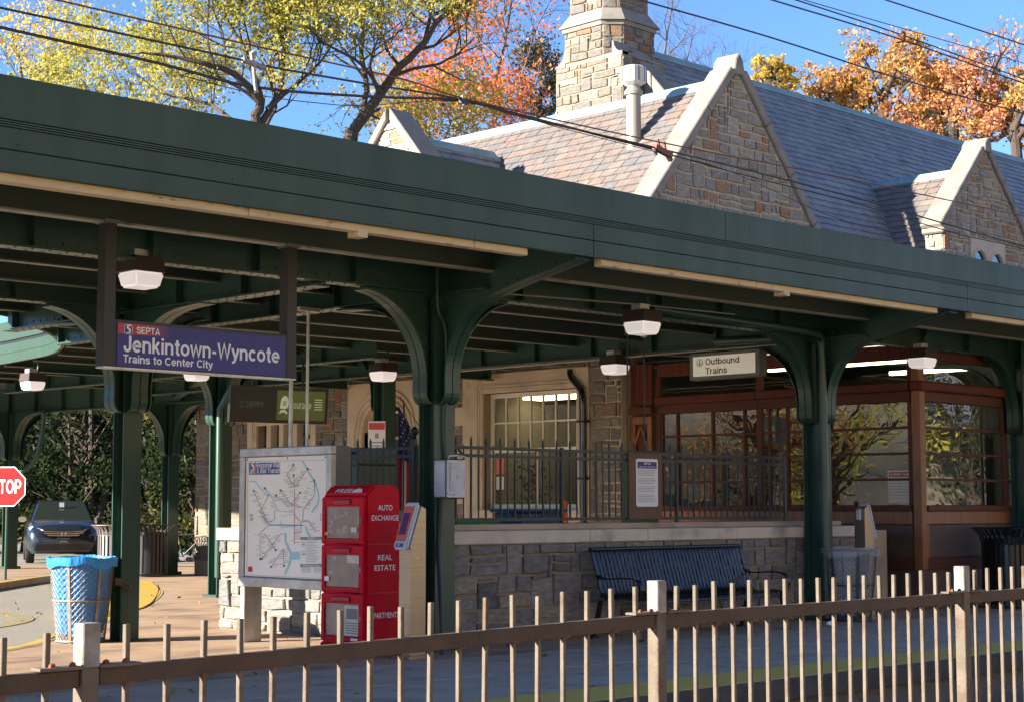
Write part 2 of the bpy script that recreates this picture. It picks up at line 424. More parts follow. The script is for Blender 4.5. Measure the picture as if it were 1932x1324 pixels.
    def build(s, name, m, parent=None, smooth=False, bevel=0.0, seg=1):
        me = bpy.data.meshes.new(name)
        ox, oy, oz = s.o
        me.from_pydata([(v[0] - ox, v[1] - oy, v[2] - oz) for v in s.v], [], s.f)
        if s.has_r:
            at = me.attributes.new('rnd', 'FLOAT', 'FACE')
            at.data.foreach_set('value', s.r)
        if bevel:
            bm = bmesh.new(); bm.from_mesh(me)
            bmesh.ops.remove_doubles(bm, verts=bm.verts, dist=1e-5)
            es = [e for e in bm.edges if len(e.link_faces) == 2 and e.calc_face_angle(0) > 0.5]
            bmesh.ops.bevel(bm, geom=es, offset=bevel, segments=seg, affect='EDGES', clamp_overlap=True)
            bm.to_mesh(me); bm.free()
        if smooth:
            me.polygons.foreach_set('use_smooth', [True] * len(me.polygons))
            me.set_sharp_from_angle(angle=R(38))
        me.materials.append(M[m] if isinstance(m, str) else m)
        return link(name, me, parent)

def link(name, me, parent=None):
    o = bpy.data.objects.new(name, me)
    COL.objects.link(o)
    if parent is not None: o.parent = parent
    return o
def tag(o, label=None, cat=None, group=None, kind=None):
    if label: o['label'] = label
    if cat: o['category'] = cat
    if group: o['group'] = group
    if kind: o['kind'] = kind
    return o
def thing(name, label, cat, loc=(0, 0, 0), rz=0.0, group=None):
    o = link(name, None)
    o.location = loc; o.rotation_euler = (0, 0, rz)
    return tag(o, label, cat, group)
def clone(o, parent=None):
    c = o.copy(); COL.objects.link(c); c.parent = parent
    for ch in list(o.children): clone(ch, c)
    return c

_tc = {}
def text_geo(s, bold=0.0):
    k = (s, bold)
    if k in _tc: return _tc[k]
    cu = bpy.data.curves.new('t', 'FONT')
    cu.body = s; cu.size = 1.0; cu.offset = bold; cu.resolution_u = 3
    o = bpy.data.objects.new('t', cu)
    COL.objects.link(o)
    dg = bpy.context.evaluated_depsgraph_get()
    me = bpy.data.meshes.new_from_object(o.evaluated_get(dg))
    vs = [v.co.copy() for v in me.vertices]; fs = [tuple(p.vertices) for p in me.polygons]
    bpy.data.objects.remove(o); bpy.data.meshes.remove(me); bpy.data.curves.remove(cu)
    _tc[k] = (vs, fs)
    return _tc[k]
def text(mb, s, org, right, up, h, width=None, bold=0.02, anchor='l', lift=0.002, slant=0.0):
    """flat lettering: cap height h, lower left corner at org, on the plane right/up"""
    vs, fs = text_geo(s, bold)
    if not vs: return
    right = Vector(right).normalized(); up = Vector(up).normalized(); n = right.cross(up)
    x0 = min(v.x for v in vs); x1 = max(v.x for v in vs)
    k = h / 0.70
    kx = k if width is None else width / (x1 - x0)
    w = (x1 - x0) * kx
    sh = {'l': 0, 'c': -w / 2, 'r': -w}[anchor]
    org = Vector(org)
    mb.add([org + right * ((v.x - x0) * kx + sh + v.y * k * slant) + up * (v.y * k) + n * lift for v in vs], fs)

def clip(poly, a, b, c):
    """keep a*x+b*y<=c"""
    out = []; n = len(poly)
    for i in range(n):
        p, q = poly[i], poly[(i + 1) % n]
        dp = a * p[0] + b * p[1] - c; dq = a * q[0] + b * q[1] - c
        if dp <= 0: out.append(p)
        if dp * dq < 0:
            t = dp / (dp - dq)
            out.append((p[0] + (q[0] - p[0]) * t, p[1] + (q[1] - p[1]) * t))
    return out
def clip_convex(poly, cv):
    n = len(cv)
    ar = sum(cv[i][0] * cv[(i + 1) % n][1] - cv[(i + 1) % n][0] * cv[i][1] for i in range(n))
    if ar < 0: cv = cv[::-1]
    for i in range(n):
        p, q = cv[i], cv[(i + 1) % n]
        ex, ey = q[0] - p[0], q[1] - p[1]
        poly = clip(poly, ey, -ex, ey * p[0] - ex * p[1])
        if len(poly) < 3: return []
    return poly
def area(p):
    return abs(sum(p[i][0] * p[(i + 1) % len(p)][1] - p[(i + 1) % len(p)][0] * p[i][1] for i in range(len(p)))) / 2
def minus(rects, h):
    out = []
    for (a, b, c, d) in rects:
        if h[0] >= c or h[2] <= a or h[1] >= d or h[3] <= b: out.append((a, b, c, d)); continue
        if a < h[0]: out.append((a, b, h[0], d))
        if c > h[2]: out.append((h[2], b, c, d))
        x0, x1 = max(a, h[0]), min(c, h[2])
        if b < h[1]: out.append((x0, b, x1, h[1]))
        if d > h[3]: out.append((x0, h[3], x1, d))
    return out
def rubble(u0, v0, u1, v1, ch=(0.12, 0.26), lw=(0.22, 0.62), seed=1, holes=(), cv=None):
    rg = random.Random(seed); cells = []; v = v0
    while v < v1 - 0.02:
        h = rg.uniform(*ch)
        if v1 - (v + h) < ch[0] * 0.6: h = v1 - v
        u = u0 - rg.uniform(0, lw[1] * 0.8)
        while u < u1:
            w = rg.uniform(*lw)
            a, b = max(u, u0), min(u + w, u1)
            if b - a > 0.05:
                if h > 0.2 and rg.random() < 0.3 and w > lw[0] * 1.3:
                    k = rg.uniform(0.38, 0.62)
                    cells += [(a, v, b, v + h * k), (a, v + h * k, b, v + h)]
                else: cells.append((a, v, b, v + h))
            u += w
        v += h
    # tall jumper stones that break through the next course
    for _ in range(int(len(cells) * 0.22)):
        i = rg.randrange(len(cells)); a, b, c, d = cells[i]
        if c - a > lw[1] * 0.75 or d - b > ch[1] * 1.2: continue
        top = d + rg.uniform(0.4, 1.0) * ch[1]
        top = min(top, v1)
        rest = minus(cells[:i] + cells[i + 1:], (a, d, c, top))
        cells = [q for q in rest if q[2] - q[0] > 0.05 and q[3] - q[1] > 0.03] + [(a, b, c, top)]
    for h in holes: cells = minus(cells, h)
    def jt(p):
        x, y = p
        if abs(x - u0) < 1e-4 or abs(x - u1) < 1e-4: dx = 0
        else: dx = 0.010 * math.sin(13.7 * y + 5.1 * x + seed)
        if abs(y - v0) < 1e-4 or abs(y - v1) < 1e-4: dy = 0
        else: dy = 0.007 * math.sin(9.3 * x + 4.7 * y + 2 * seed)
        return (x + dx, y + dy)
    polys = []
    for (a, b, c, d) in cells:
        if c - a < 0.05 or d - b < 0.04: continue
        p = [jt(q) for q in ((a, b), ((a + c) / 2, b), (c, b), (c, d), ((a + c) / 2, d), (a, d))]
        if cv: p = clip_convex(p, cv)
        if len(p) >= 3 and area(p) > 0.006: polys.append(p)
    return polys
def stone_geo(p, fr, rg, gap=0.015, dep=(0.012, 0.04)):
    """fr=(origin,u,v,n); returns verts, faces of one rough faced stone"""
    o, u, v, n = fr
    cx = sum(q[0] for q in p) / len(p); cy = sum(q[1] for q in p) / len(p)
    def ins(q, g):
        dx, dy = q[0] - cx, q[1] - cy
        return (q[0] - math.copysign(min(g, abs(dx) * 0.8), dx), q[1] - math.copysign(min(g, abs(dy) * 0.8), dy))
    d = rg.uniform(*dep); m = len(p)
    P3 = lambda q, z: o + u * q[0] + v * q[1] + n * z
    r0 = [ins((q[0] + rg.uniform(-.004, .004), q[1] + rg.uniform(-.004, .004)), gap) for q in p]
    r1 = [ins(q, gap + 0.007 + rg.uniform(0, 0.009)) for q in p]
    vs = [P3(q, -0.01) for q in r0] + [P3(q, d * 0.8) for q in r0] + [P3(q, d * rg.uniform(0.8, 1.25)) for q in r1] + [P3((cx + rg.uniform(-.02, .02), cy + rg.uniform(-.01, .01)), d * rg.uniform(0.85, 1.25))]
    fs = []
    for k in (0, 1):
        for i in range(m):
            j = (i + 1) % m
            fs.append((k * m + i, k * m + j, k * m + m + j, k * m + m + i))
    for i in range(m): fs.append((2 * m + i, 2 * m + (i + 1) % m, 3 * m))
    return vs, fs
class Pieces:
    """the first `limit` pieces (largest first) become objects, the rest one joined part"""
    def __init__(s, limit): s.left = limit; s.rest = None
    def put(s, name, geos, m, parent, off, joined, smooth=False):
        geos = sorted(geos, key=lambda g: -g[2])
        for vs, fs, a in geos[:s.left]:
            MB(off).add(vs, fs).build(name, m, parent)
        n = len(geos[:s.left]); rest = geos[s.left:]
        s.left -= n
        if rest:
            mb = MB(off)
            for vs, fs, a in rest: mb.add(vs, fs, random.Random(hash(tuple(vs[0]))).random())
            tag(mb.build(joined, m, parent), kind='stuff')
def orient(polys):
    out = []
    for p in polys:
        ar = sum(p[i][0] * p[(i + 1) % len(p)][1] - p[(i + 1) % len(p)][0] * p[i][1] for i in range(len(p)))
        out.append(p if ar > 0 else p[::-1])
    return out
def stones(polys, fr, seed=3, **k):
    rg = random.Random(seed)
    fr = tuple(Vector(a) for a in fr)
    if fr[1].cross(fr[2]).dot(fr[3]) < 0: polys = [p[::-1] for p in orient(polys)]
    else: polys = orient(polys)
    return [(*stone_geo(p, fr, rg, **k), area(p)) for p in polys]

# stroke lettering in a plain grotesque
def _arc(cx, cy, rx, ry, a0, a1, n=10):
    return [(cx + rx * math.cos(R(a0 + (a1 - a0) * i / n)), cy + ry * math.sin(R(a0 + (a1 - a0) * i / n))) for i in range(n + 1)]
def _sm(p): return smooth2(p)
def smooth2(pts, k=4):
    out = []; n = len(pts)
    for i in range(n - 1):
        p0, p1, p2, p3 = pts[max(i - 1, 0)], pts[i], pts[i + 1], pts[min(i + 2, n - 1)]
        for j in range(k):
            t = j / k
            out.append(tuple(0.5 * (2 * p1[a] + (p2[a] - p0[a]) * t + (2 * p0[a] - 5 * p1[a] + 4 * p2[a] - p3[a]) * t * t + (3 * p1[a] - p0[a] - 3 * p2[a] + p3[a]) * t ** 3) for a in (0, 1)))
    return out + [pts[-1]]
_bowl = [(.08, .92), (.36, .92)] + _arc(.36, .68, .24, .24, 80, -80) + [(.36, .44), (.08, .44)]
_s = smooth2([(.47, .53), (.40, .64), (.27, .67), (.12, .60), (.12, .46), (.28, .38), (.44, .30), (.46, .15), (.34, .07), (.20, .07), (.07, .21)])
_S = smooth2([(.57, .70), (.48, .89), (.32, .93), (.14, .87), (.13, .66), (.33, .53), (.55, .42), (.57, .19), (.42, .08), (.25, .08), (.07, .29)])
GLY = {'J': (.54, [[(.44, 1), (.44, .28)] + _arc(.27, .27, .17, .19, -8, -180) + [(.10, .36)]]),
 'e': (.60, [[(.09, .38), (.51, .38)] + _arc(.30, .37, .22, .29, 8, 318, 16)]),
 'n': (.60, [[(.09, 0), (.09, .74)], [(.09, .44)] + _arc(.295, .46, .205, .205, 175, 5) + [(.50, .42), (.50, 0)]]),
 'k': (.55, [[(.09, 0), (.09, 1)], [(.46, .74), (.12, .30)], [(.23, .44), (.48, 0)]]),
 'i': (.20, [[(.10, 0), (.10, .74)], [(.10, .85), (.10, 1)]]), 'l': (.20, [[(.10, 0), (.10, 1)]]),
 't': (.37, [[(.19, .95), (.19, .2)] + _arc(.30, .19, .11, .12, 190, 270, 4) + [(.36, .07)], [(.02, .67), (.36, .67)]]),
 'o': (.62, [_arc(.31, .37, .23, .29, 0, 360, 20)]), 'w': (.80, [[(.05, .74), (.22, .04), (.40, .70), (.58, .04), (.75, .74)]]),
 '-': (.36, [[(.04, .36), (.32, .36)]]), 'W': (.96, [[(.06, 1), (.26, .05), (.48, .96), (.70, .05), (.90, 1)]]),
 'y': (.54, [[(.05, .74), (.28, .08)], smooth2([(.50, .74), (.30, .12), (.22, -.08), (.14, -.16), (.04, -.16)])]),
 'c': (.57, [_arc(.30, .37, .22, .29, 42, 318, 14)]), 'T': (.62, [[(0, .92), (.62, .92)], [(.31, .92), (.31, 0)]]),
 'r': (.37, [[(.09, 0), (.09, .74)], [(.09, .40)] + _arc(.31, .42, .22, .24, 175, 80, 6)]),
 'a': (.58, [smooth2([(.09, .52), (.14, .62), (.27, .67), (.42, .62), (.47, .50)]) + [(.47, .10), (.52, 0)], _arc(.27, .21, .19, .14, 0, 360, 14)]),
 's': (.54, [_s]), 'S': (.65, [_S]), 'C': (.74, [_arc(.40, .5, .32, .42, 42, 318, 16)]),
 'E': (.60, [[(.09, 0), (.09, 1)], [(.09, .92), (.55, .92)], [(.09, .51), (.51, .51)], [(.09, .08), (.56, .08)]]),
 'P': (.64, [[(.09, 0), (.09, 1)], _bowl]), 'R': (.68, [[(.09, 0), (.09, 1)], _bowl, [(.34, .44), (.56, 0)]]),
 'A': (.68, [[(.05, 0), (.34, .96), (.63, 0)], [(.17, .28), (.51, .28)]]), 'O': (.80, [_arc(.40, .5, .32, .42, 0, 360, 22)]),
 'u': (.60, [[(.09, .74), (.09, .30)] + _arc(.295, .28, .205, .205, 185, 355), [(.50, 0), (.50, .74)]]),
 'b': (.62, [[(.09, 0), (.09, 1)], _arc(.32, .37, .22, .29, 0, 360, 20)]), 'd': (.62, [_arc(.30, .37, .22, .29, 0, 360, 20), [(.53, 0), (.53, 1)]]),
 'g': (.62, [_arc(.30, .37, .22, .29, 0, 360, 20), smooth2([(.53, .74), (.53, .05), (.49, -.10), (.30, -.16), (.10, -.11)])]),
 '&': (.72, [smooth2([(.66, .02), (.42, .40), (.20, .68), (.24, .88), (.36, .92), (.46, .82), (.42, .66), (.22, .48), (.09, .28), (.16, .10), (.34, .07), (.52, .18), (.62, .44)])]), ' ': (.28, [])}
def stext(mb, s, org, right, up, h, width=None, stroke=0.165, gap=0.055, anchor='l', lift=0.002):
    right = Vector(right).normalized(); up = Vector(up).normalized(); n = right.cross(up); org = Vector(org)
    tot = sum(GLY[c][0] + gap for c in s) - gap
    kx = h if width is None else width / tot
    x0 = -tot * kx / 2 if anchor == 'c' else 0.0
    q = 0; hw = stroke / 2
    for c in s:
        adv, strokes = GLY[c]
        for si, st in enumerate(strokes):
            pts = [Vector((a, b)) for a, b in st]; m = len(pts)
            closed = (pts[0] - pts[-1]).length < 1e-6
            vs = []
            for i in range(m):
                a = pts[i - 1] if i else (pts[m - 2] if closed else None)
                b = pts[i + 1] if i < m - 1 else (pts[1] if closed else None)
                d1 = (pts[i] - a).normalized() if a is not None else None; d2 = (b - pts[i]).normalized() if b is not None else None
                d = d1 if d2 is None else d2 if d1 is None else (d1 + d2)
                if d.length < 1e-6: d = d1
                d = d.normalized(); nn = Vector((-d.y, d.x))
                k = hw
                if d1 is not None and d2 is not None: k = hw / max(0.55, nn.dot(Vector((-d1.y, d1.x))))
                for sg in (1, -1):
                    p = pts[i] + nn * k * sg
                    vs.append(org + right * (x0 + p.x * kx) + up * (p.y * h) + n * (lift + 0.00025 * si))
            fs = [(2 * i + 1, 2 * i + 3, 2 * i + 2, 2 * i) for i in range(m - 1)]
            mb.add(vs, fs)
        x0 += (adv + gap) * kx
# ---------------------------------------------------------------- ground, platform, road, track
def sheet(name, loops, z, m, label=None):
    tris = tessellate_polygon([[Vector((x, y, 0)) for x, y in lp] for lp in loops])
    pts = [(x, y, z) for lp in loops for x, y in lp]
    mb = MB()
    fs = []
    for t in tris:
        a, b, c = (Vector(pts[i]) for i in t)
        fs.append(t if (b - a).cross(c - a).z > 0 else t[::-1])
    mb.add(pts, fs)
    return tag(mb.build(name, m), kind='structure')
def strip(mb, path, w, z0, z1, side=1, r=None):
    """kerb strip of width w to one side of a path"""
    P = [Vector((x, y, 0)) for x, y in path]; n = len(P); off = []
    for i in range(n):
        d = (P[min(i + 1, n - 1)] - P[max(i - 1, 0)]).normalized()
        off.append(P[i] + Vector((d.y, -d.x, 0)) * w * side)
    for i in range(n - 1):
        q = [P[i], P[i + 1], off[i + 1], off[i]]
        mb.prism([(p.x, p.y, z0) for p in q], (0, 0, z1 - z0), r)
def smooth_path(pts, k=4):
    out = []
    n = len(pts)
    for i in range(n - 1):
        p0, p1, p2, p3 = pts[max(i - 1, 0)], pts[i], pts[i + 1], pts[min(i + 2, n - 1)]
        for j in range(k):
            t = j / k
            out.append(tuple(0.5 * ((2 * p1[a]) + (-p0[a] + p2[a]) * t + (2 * p0[a] - 5 * p1[a] + 4 * p2[a] - p3[a]) * t * t + (-p0[a] + 3 * p1[a] - 3 * p2[a] + p3[a]) * t ** 3) for a in range(len(p1))))
    out.append(tuple(pts[-1]))
    return out

sheet('terrain', [[(-300, -300), (500, -300), (500, 500), (-300, 500)]], -0.62, 'dirt')
near = smooth_path([(-30, 14.9), (2, 14.5), (6, 14.75), (8.65, 16.02), (10.07, 17.44), (12.3, 19.8), (14.6, 22.6), (16.2, 24.8), (17.0, 26.2), (17.9, 27.6), (18.6, 29.3), (19.1, 31.0), (18.9, 32.2)])
far = smooth_path([(18.9, 32.2), (18.3, 32.0), (16.0, 29.75), (13.0, 26.9), (8.0, 24.4), (-30, 22)])
PAV = [(-30, 11.95), (60, 11.95), (60, 60), (-30, 60)]
road = near + far[1:]
sheet('pavement', [[(60, 12.0), (60, 60), (-30, 60)] + far[::-1][:-1] + near[::-1] + [(-30, 12.0)]], 0.0, 'stamped')
sheet('road', [[(-32, 14), (22, 14), (22, 34), (-32, 34)]], -0.11, 'asphalt')
mb = MB(); strip(mb, near, 0.16, -0.2, 0.006, 1); strip(mb, far, 0.16, -0.2, 0.006, 1)
tag(mb.build('kerb', 'concrete'), kind='structure')
mb = MB(); strip(mb, near, 0.12, 0.0, 0.010, 1); strip(mb, far, 0.14, 0.0, 0.010, 1)
tag(mb.build('kerb_paint', 'yellow'), kind='structure')
tag(MB().prism([(x, y, -0.12) for x, y in smooth_path([(12.4, 21.0), (13.2, 20.75), (14.05, 21.65), (14.92, 22.82), (15.95, 24.3), (16.98, 25.85), (17.96, 27.5), (18.4, 28.4), (17.8, 28.9), (16.9, 28.3), (15.4, 25.6), (13.6, 22.9), (12.5, 21.6)], 3)], (0, 0, 0.135)).build('yellow_ramp', 'yellow'), kind='structure')
wl = smooth_path([(6, 19.5), (9.5, 20.0), (11.4, 21.1), (12.2, 22.6), (11.6, 23.6), (8.5, 23.2)])
mb = MB(); strip(mb, wl, 0.32, -0.104, -0.102, 1)
mat('wornyellow', (0.30, 0.24, 0.08), 0.9, c2=(0.20, 0.18, 0.13), ns=6, nd=6)
tag(mb.build('road_marking', 'wornyellow'), kind='structure')
sheet('parking_lot', [[(14, 60), (14, 44), (30, 34), (60, 34), (60, 60)]], 0.005, 'asphalt')
mat('edgedark', (0.095, 0.088, 0.08), 0.95, c2=(0.06, 0.056, 0.052), ns=4, nd=6, bump=0.5, bs=30)
# platform slab strip with joints
plat = tag(MB().box(-30, 60, 9.30, 12.0, -0.6, -0.03).box(-30, 60, 8.62, 9.3, -0.6, -0.03).build('platform', 'ballast'), kind='structure')
x = -30.0
rg0 = random.Random(6)
while x < 40:
    for (ya, yb) in ((9.307, 10.638), (10.652, 11.993)):
        MB().box(x + 0.007, x + 1.513, ya, yb, -0.04, rg0.uniform(-0.003, 0.003)).build('platform_slab', 'concrete', plat) if x > 3 else plat
    x += 1.52
MB().box(-30, 3, 9.31, 11.99, -0.04, -0.001).build('platform_slab', 'concrete', plat)
mb = MB()
for i in range(170):
    x, y, q = rg0.uniform(5, 24), rg0.uniform(9.4, 13), rg0.uniform(0.012, 0.03)
    if 11.97 < y < 12.03: continue
    mb.add([(x + q * math.cos(k * 1.047) * rg0.uniform(.7, 1.1), y + q * math.sin(k * 1.047) * rg0.uniform(.7, 1.1), 0.005) for k in range(6)], [(0, 1, 2, 3, 4, 5)])
tag(mb.build('gum_spots', 'edgedark'), 'dark flattened gum spots scattered over the platform', 'gum', kind='stuff')
sp = tag(MB().box(-30, 60, 8.66, 9.30, -0.03, 0.004).build('platform_stripe', 'stripe'), kind='structure')
tag(MB().box(-30, 60, 8.55, 8.659, -0.16, 0.0).build('platform_edge', 'edgedark'), kind='structure')
# tracks
tag(MB().box(-40, 90, 1.6, 8.6, -0.62, -0.50).build('track_bed', 'ballast'), kind='structure')
rg = random.Random(5)
mb = MB()
for i in range(5200):
    x, y = rg.uniform(8.5, 24), rg.uniform(6.4, 8.55)
    s = rg.uniform(0.018, 0.04)
    a = rg.uniform(0, 3.1); c, d = math.cos(a) * s, math.sin(a) * s
    z = -0.50 + rg.uniform(0, 0.012); h = s * rg.uniform(0.7, 1.2)
    mb.add([(x - c, y - d, z), (x + d, y - c, z), (x + c, y + d, z), (x - d, y + c, z), (x + rg.uniform(-s, s) * .3, y, z + h)], [(0, 1, 4), (1, 2, 4), (2, 3, 4), (3, 0, 4)], rg.random())
tag(mb.build('ballast_stones', 'ballast'), 'loose grey ballast stones beside the platform edge', 'ballast', kind='stuff')
for k, yc in enumerate((7.0, 1.7)):
    t = thing('railway_track', ('steel railway track running along the outbound platform edge', 'steel railway track on the camera side of the picket fence')[k], 'track', (10, yc, -0.5))
    for dy in (-0.7175, 0.7175):
        mb = MB((10, yc, -0.5))
        mb.box(-30, 80, yc + dy - 0.036, yc + dy + 0.036, -0.37, -0.33).box(-30, 80, yc + dy - 0.008, yc + dy + 0.008, -0.46, -0.37).box(-30, 80, yc + dy - 0.07, yc + dy + 0.07, -0.475, -0.46)
        mb.build('rail', 'railsteel', t)
    me = None
    for i in range(34):
        x = 2 + i * 0.6
        if me is None:
            o = MB().box(-0.11, 0.11, -1.25, 1.25, 0, 0.03).build('sleeper', 'wood_tie', t); me = o.data
        else: o = link('sleeper', me, t)
        o.location = (x - 10, 0, 0)

# ---------------------------------------------------------------- station building
X0, YG = 21.0, 18.45
BO = (23, 21, 0)
B = thing('station_building', 'grey and tan rubble stone station building with slate roofs and tall chimney', 'building', BO)
SP = Pieces(300); LP = Pieces(300)
def V(*a): return Vector(a)
# --- wing west wall (faces -X)
wall = MB(BO).box(X0, X0 + 0.3, YG, 30.6, 0, 5.5).build('wall', 'mortar', B)
# openings are carved as dark recess boxes in front: rebuild wall from pieces around openings
bpy.data.objects.remove(wall)
OPEN = [(19.43, 1.40, 21.70, 3.45), (23.72, 0.0, 25.0, 3.44), (26.75, 1.30, 28.40, 3.1)]
cells = [(YG + 0.382, 0.0, 30.6, 5.5)]
for h in OPEN: cells = minus(cells, h)
mb = MB(BO)
for (a, b, c, d) in cells: mb.box(X0, X0 + 0.3, a, c, b, d)
wall = mb.build('wall', 'mortar', B)
SUR = [(19.14, 1.2, 22.22, 3.80), (23.32, 0, 25.46, 3.80), (26.45, 1.1, 28.72, 3.35)]
# --- gable front wall of the wing (faces -Y) as triangle
ax = 24.2
def gab(z): return (9.35 - z) / 1.172
gw = MB(BO).prism([(X0, YG, 0), (27.4, YG, 0), (27.4, YG, 5.6), (ax, YG, 9.35), (X0, YG, 5.6)], (0, 0.38, 0)).build('gable_wall', 'creammortar_lift', B)
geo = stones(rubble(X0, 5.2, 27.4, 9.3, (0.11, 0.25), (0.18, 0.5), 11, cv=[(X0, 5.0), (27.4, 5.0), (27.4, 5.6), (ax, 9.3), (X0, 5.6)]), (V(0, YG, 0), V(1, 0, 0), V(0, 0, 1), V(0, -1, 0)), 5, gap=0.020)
SP2 = Pieces(110); SP2.put('stone', geo, 'gablestone_lift', gw, BO, 'stones')
def rake(mb, x0, z0, x1, z1, y0, y1, t):
    """sloping coping stone bar between two points in XZ, from y0 to y1"""
    d = Vector((x1 - x0, 0, z1 - z0)).normalized(); n = Vector((-d.z, 0, d.x))
    if n.z < 0: n = -n
    a = Vector((x0, y0, z0)); b = Vector((x1, y0, z1))
    mb.prism([a, b, b + n * t, a + n * t], (0, y1 - y0, 0))
cp = None
for sx in (-1, 1):
    for k in range(5):
        f0, f1 = k / 5, (k + 1) / 5 - 0.002
        xa, xb = ax + sx * (0.10 + 3.6 * f0), ax + sx * (0.10 + 3.6 * f1)
        mb = MB(BO); rake(mb, xa, 9.36 - 1.172 * abs(xa - ax), xb, 9.36 - 1.172 * abs(xb - ax), YG - 0.08, YG + 0.42, 0.17)
        mb.build('coping_stone', 'limestone_sun', gw, bevel=0.02)
MB(BO).prism([(ax - 0.17, YG - 0.09, 9.23), (ax + 0.17, YG - 0.09, 9.23), (ax + 0.10, YG - 0.09, 9.51), (ax, YG - 0.09, 9.64), (ax - 0.10, YG - 0.09, 9.51)], (0, 0.53, 0)).build('coping_stone', 'limestone_sun', gw, bevel=0.02)

# --- slates
def slates(fr, cv, w=0.30, e=0.205, seed=1, wj=0.06):
    """fr=(origin,u along ridge,v downslope,n)"""
    o, u, v, n = (Vector(a) for a in fr); rg = random.Random(seed)
    us = [p[0] for p in cv]; vs_ = [p[1] for p in cv]
    out = []; row = 0; vv = min(vs_)
    flip = u.cross(v).dot(n) < 0
    while vv < max(vs_):
        uu = min(us) - rg.uniform(0, w)
        while uu < max(us):
            ww = w + rg.uniform(-wj, wj)
            p = clip_convex([(uu + 0.006, vv), (uu + ww - 0.006, vv), (uu + ww - 0.006, vv + e), (uu + 0.006, vv + e + rg.uniform(-0.008, 0.008))], cv)
            uu += ww
            if len(p) < 3 or area(p) < 0.006: continue
            ar = sum(p[i][0] * p[(i + 1) % len(p)][1] - p[(i + 1) % len(p)][0] * p[i][1] for i in range(len(p)))
            if (ar < 0) != flip: p = p[::-1]
            j = rg.uniform(0, 0.006); tl = rg.uniform(-0.004, 0.004)
            top = [o + u * q[0] + v * q[1] + n * (0.006 + j + 0.026 * (q[1] - vv) / e + tl * (q[0] - p[0][0]) / w) for q in p]
            bot = [o + u * q[0] + v * q[1] - n * 0.012 for q in p]
            m = len(p)
            fs = [tuple(range(m))] + [(i + m, (i + 1) % m + m, (i + 1) % m, i) for i in range(m)]
            out.append((top + bot, fs, area(p)))
        vv += e
    return out
def roofplane(poly, thick=0.12):
    a, b, c = Vector(poly[0]), Vector(poly[1]), Vector(poly[2])
    n = (b - a).cross(c - a).normalized()
    if n.z < 0: n = -n
    return MB(BO).prism(poly, -n * thick)
T = 1.15
RZ, RX = 9.18, 24.2
def dn(dx, dz): return Vector((dx[0], dx[1], dz)).normalized()
# wing slope facing -X
wr = roofplane([(RX, YG + 0.3, RZ), (RX, 26.9, RZ), (20.75, 26.9, RZ - T * 3.45), (20.75, YG + 0.3, RZ - T * 3.45)]).build('roof', 'slate_shade', B)
roofplane([(RX, YG + 0.3, RZ), (RX, 26.9, RZ), (27.6, 26.9, RZ - T * 3.4), (27.6, YG + 0.3, RZ - T * 3.4)]).build('roof', 'slate_shade', B)
v = Vector((-1, 0, -T)).normalized(); n = Vector((-T, 0, 1)).normalized(); Ls = 3.45 * math.sqrt(1 + T * T)
geo = slates((V(RX, YG + 0.45, RZ), V(0, 1, 0), v, n), [(0, 0.12), (8.4, 0.12), (8.4, Ls * 0.82), (0, Ls * 0.82)], 0.31, 0.205, 2)
LPw = Pieces(300); LPw.put('slate', geo, 'slate', wr, BO, 'slates')
mb = MB(BO)
rc = MB(BO)
for k in range(6):
    ya, yb = YG + 0.5 + k * 1.4, YG + 0.5 + (k + 1) * 1.4 - 0.006
    rc = MB(BO)
    rc.prism([(RX, ya, RZ + 0.07), (RX - 0.16, ya, RZ + 0.07 - 0.16 * T), (RX - 0.16, ya, RZ + 0.045 - 0.16 * T), (RX, ya, RZ + 0.02), (RX + 0.16, ya, RZ + 0.045 - 0.16 * T), (RX + 0.16, ya, RZ + 0.07 - 0.16 * T)], (0, yb - ya, 0))
    rc.build('ridge_cap', 'copper', wr)
MB(BO).prism([(20.9, 26.7, 5.4), (27.5, 26.7, 5.4), (RX, 26.7, RZ - 0.02)], (0, 0.3, 0)).build('gable_wall', 'mortar', B)
# main roof facing -Y
MZ, MY, MX0, MX1 = 11.2, 23.3, 26.5, 62.0
mr = roofplane([(MX0, MY, MZ), (MX1, MY, MZ), (MX1, 18.2, MZ - T * 5.1), (MX0, 18.2, MZ - T * 5.1)]).build('roof', 'slate_shade', B)
roofplane([(MX0, MY, MZ), (MX1, MY, MZ), (MX1, 28.4, MZ - T * 5.1), (MX0, 28.4, MZ - T * 5.1)]).build('roof', 'slate_shade', B)
v = Vector((0, -1, -T)).normalized(); n = Vector((0, -T, 1)).normalized(); Lm = 5.1 * math.sqrt(1 + T * T)
geo = slates((V(MX0, MY, MZ), V(1, 0, 0), v, n), [(0.3, 0.1), (22, 0.1), (22, Lm), (0.3, Lm)], 0.31, 0.215, 4)
Pieces(0).put('slate', geo, 'slate_shade', mr, BO, 'slates')
for k in range(9):
    xa = MX0 + 0.3 + k * 2.2
    MB(BO).prism([(xa, MY, MZ + 0.08), (xa, MY - 0.15, MZ + 0.08 - 0.15 * T), (xa, MY - 0.15, MZ + 0.055 - 0.15 * T), (xa, MY, MZ + 0.03), (xa, MY + 0.15, MZ + 0.055 - 0.15 * T), (xa, MY + 0.15, MZ + 0.08 - 0.15 * T)], (2.194, 0, 0)).build('ridge_cap', 'copper', mr)
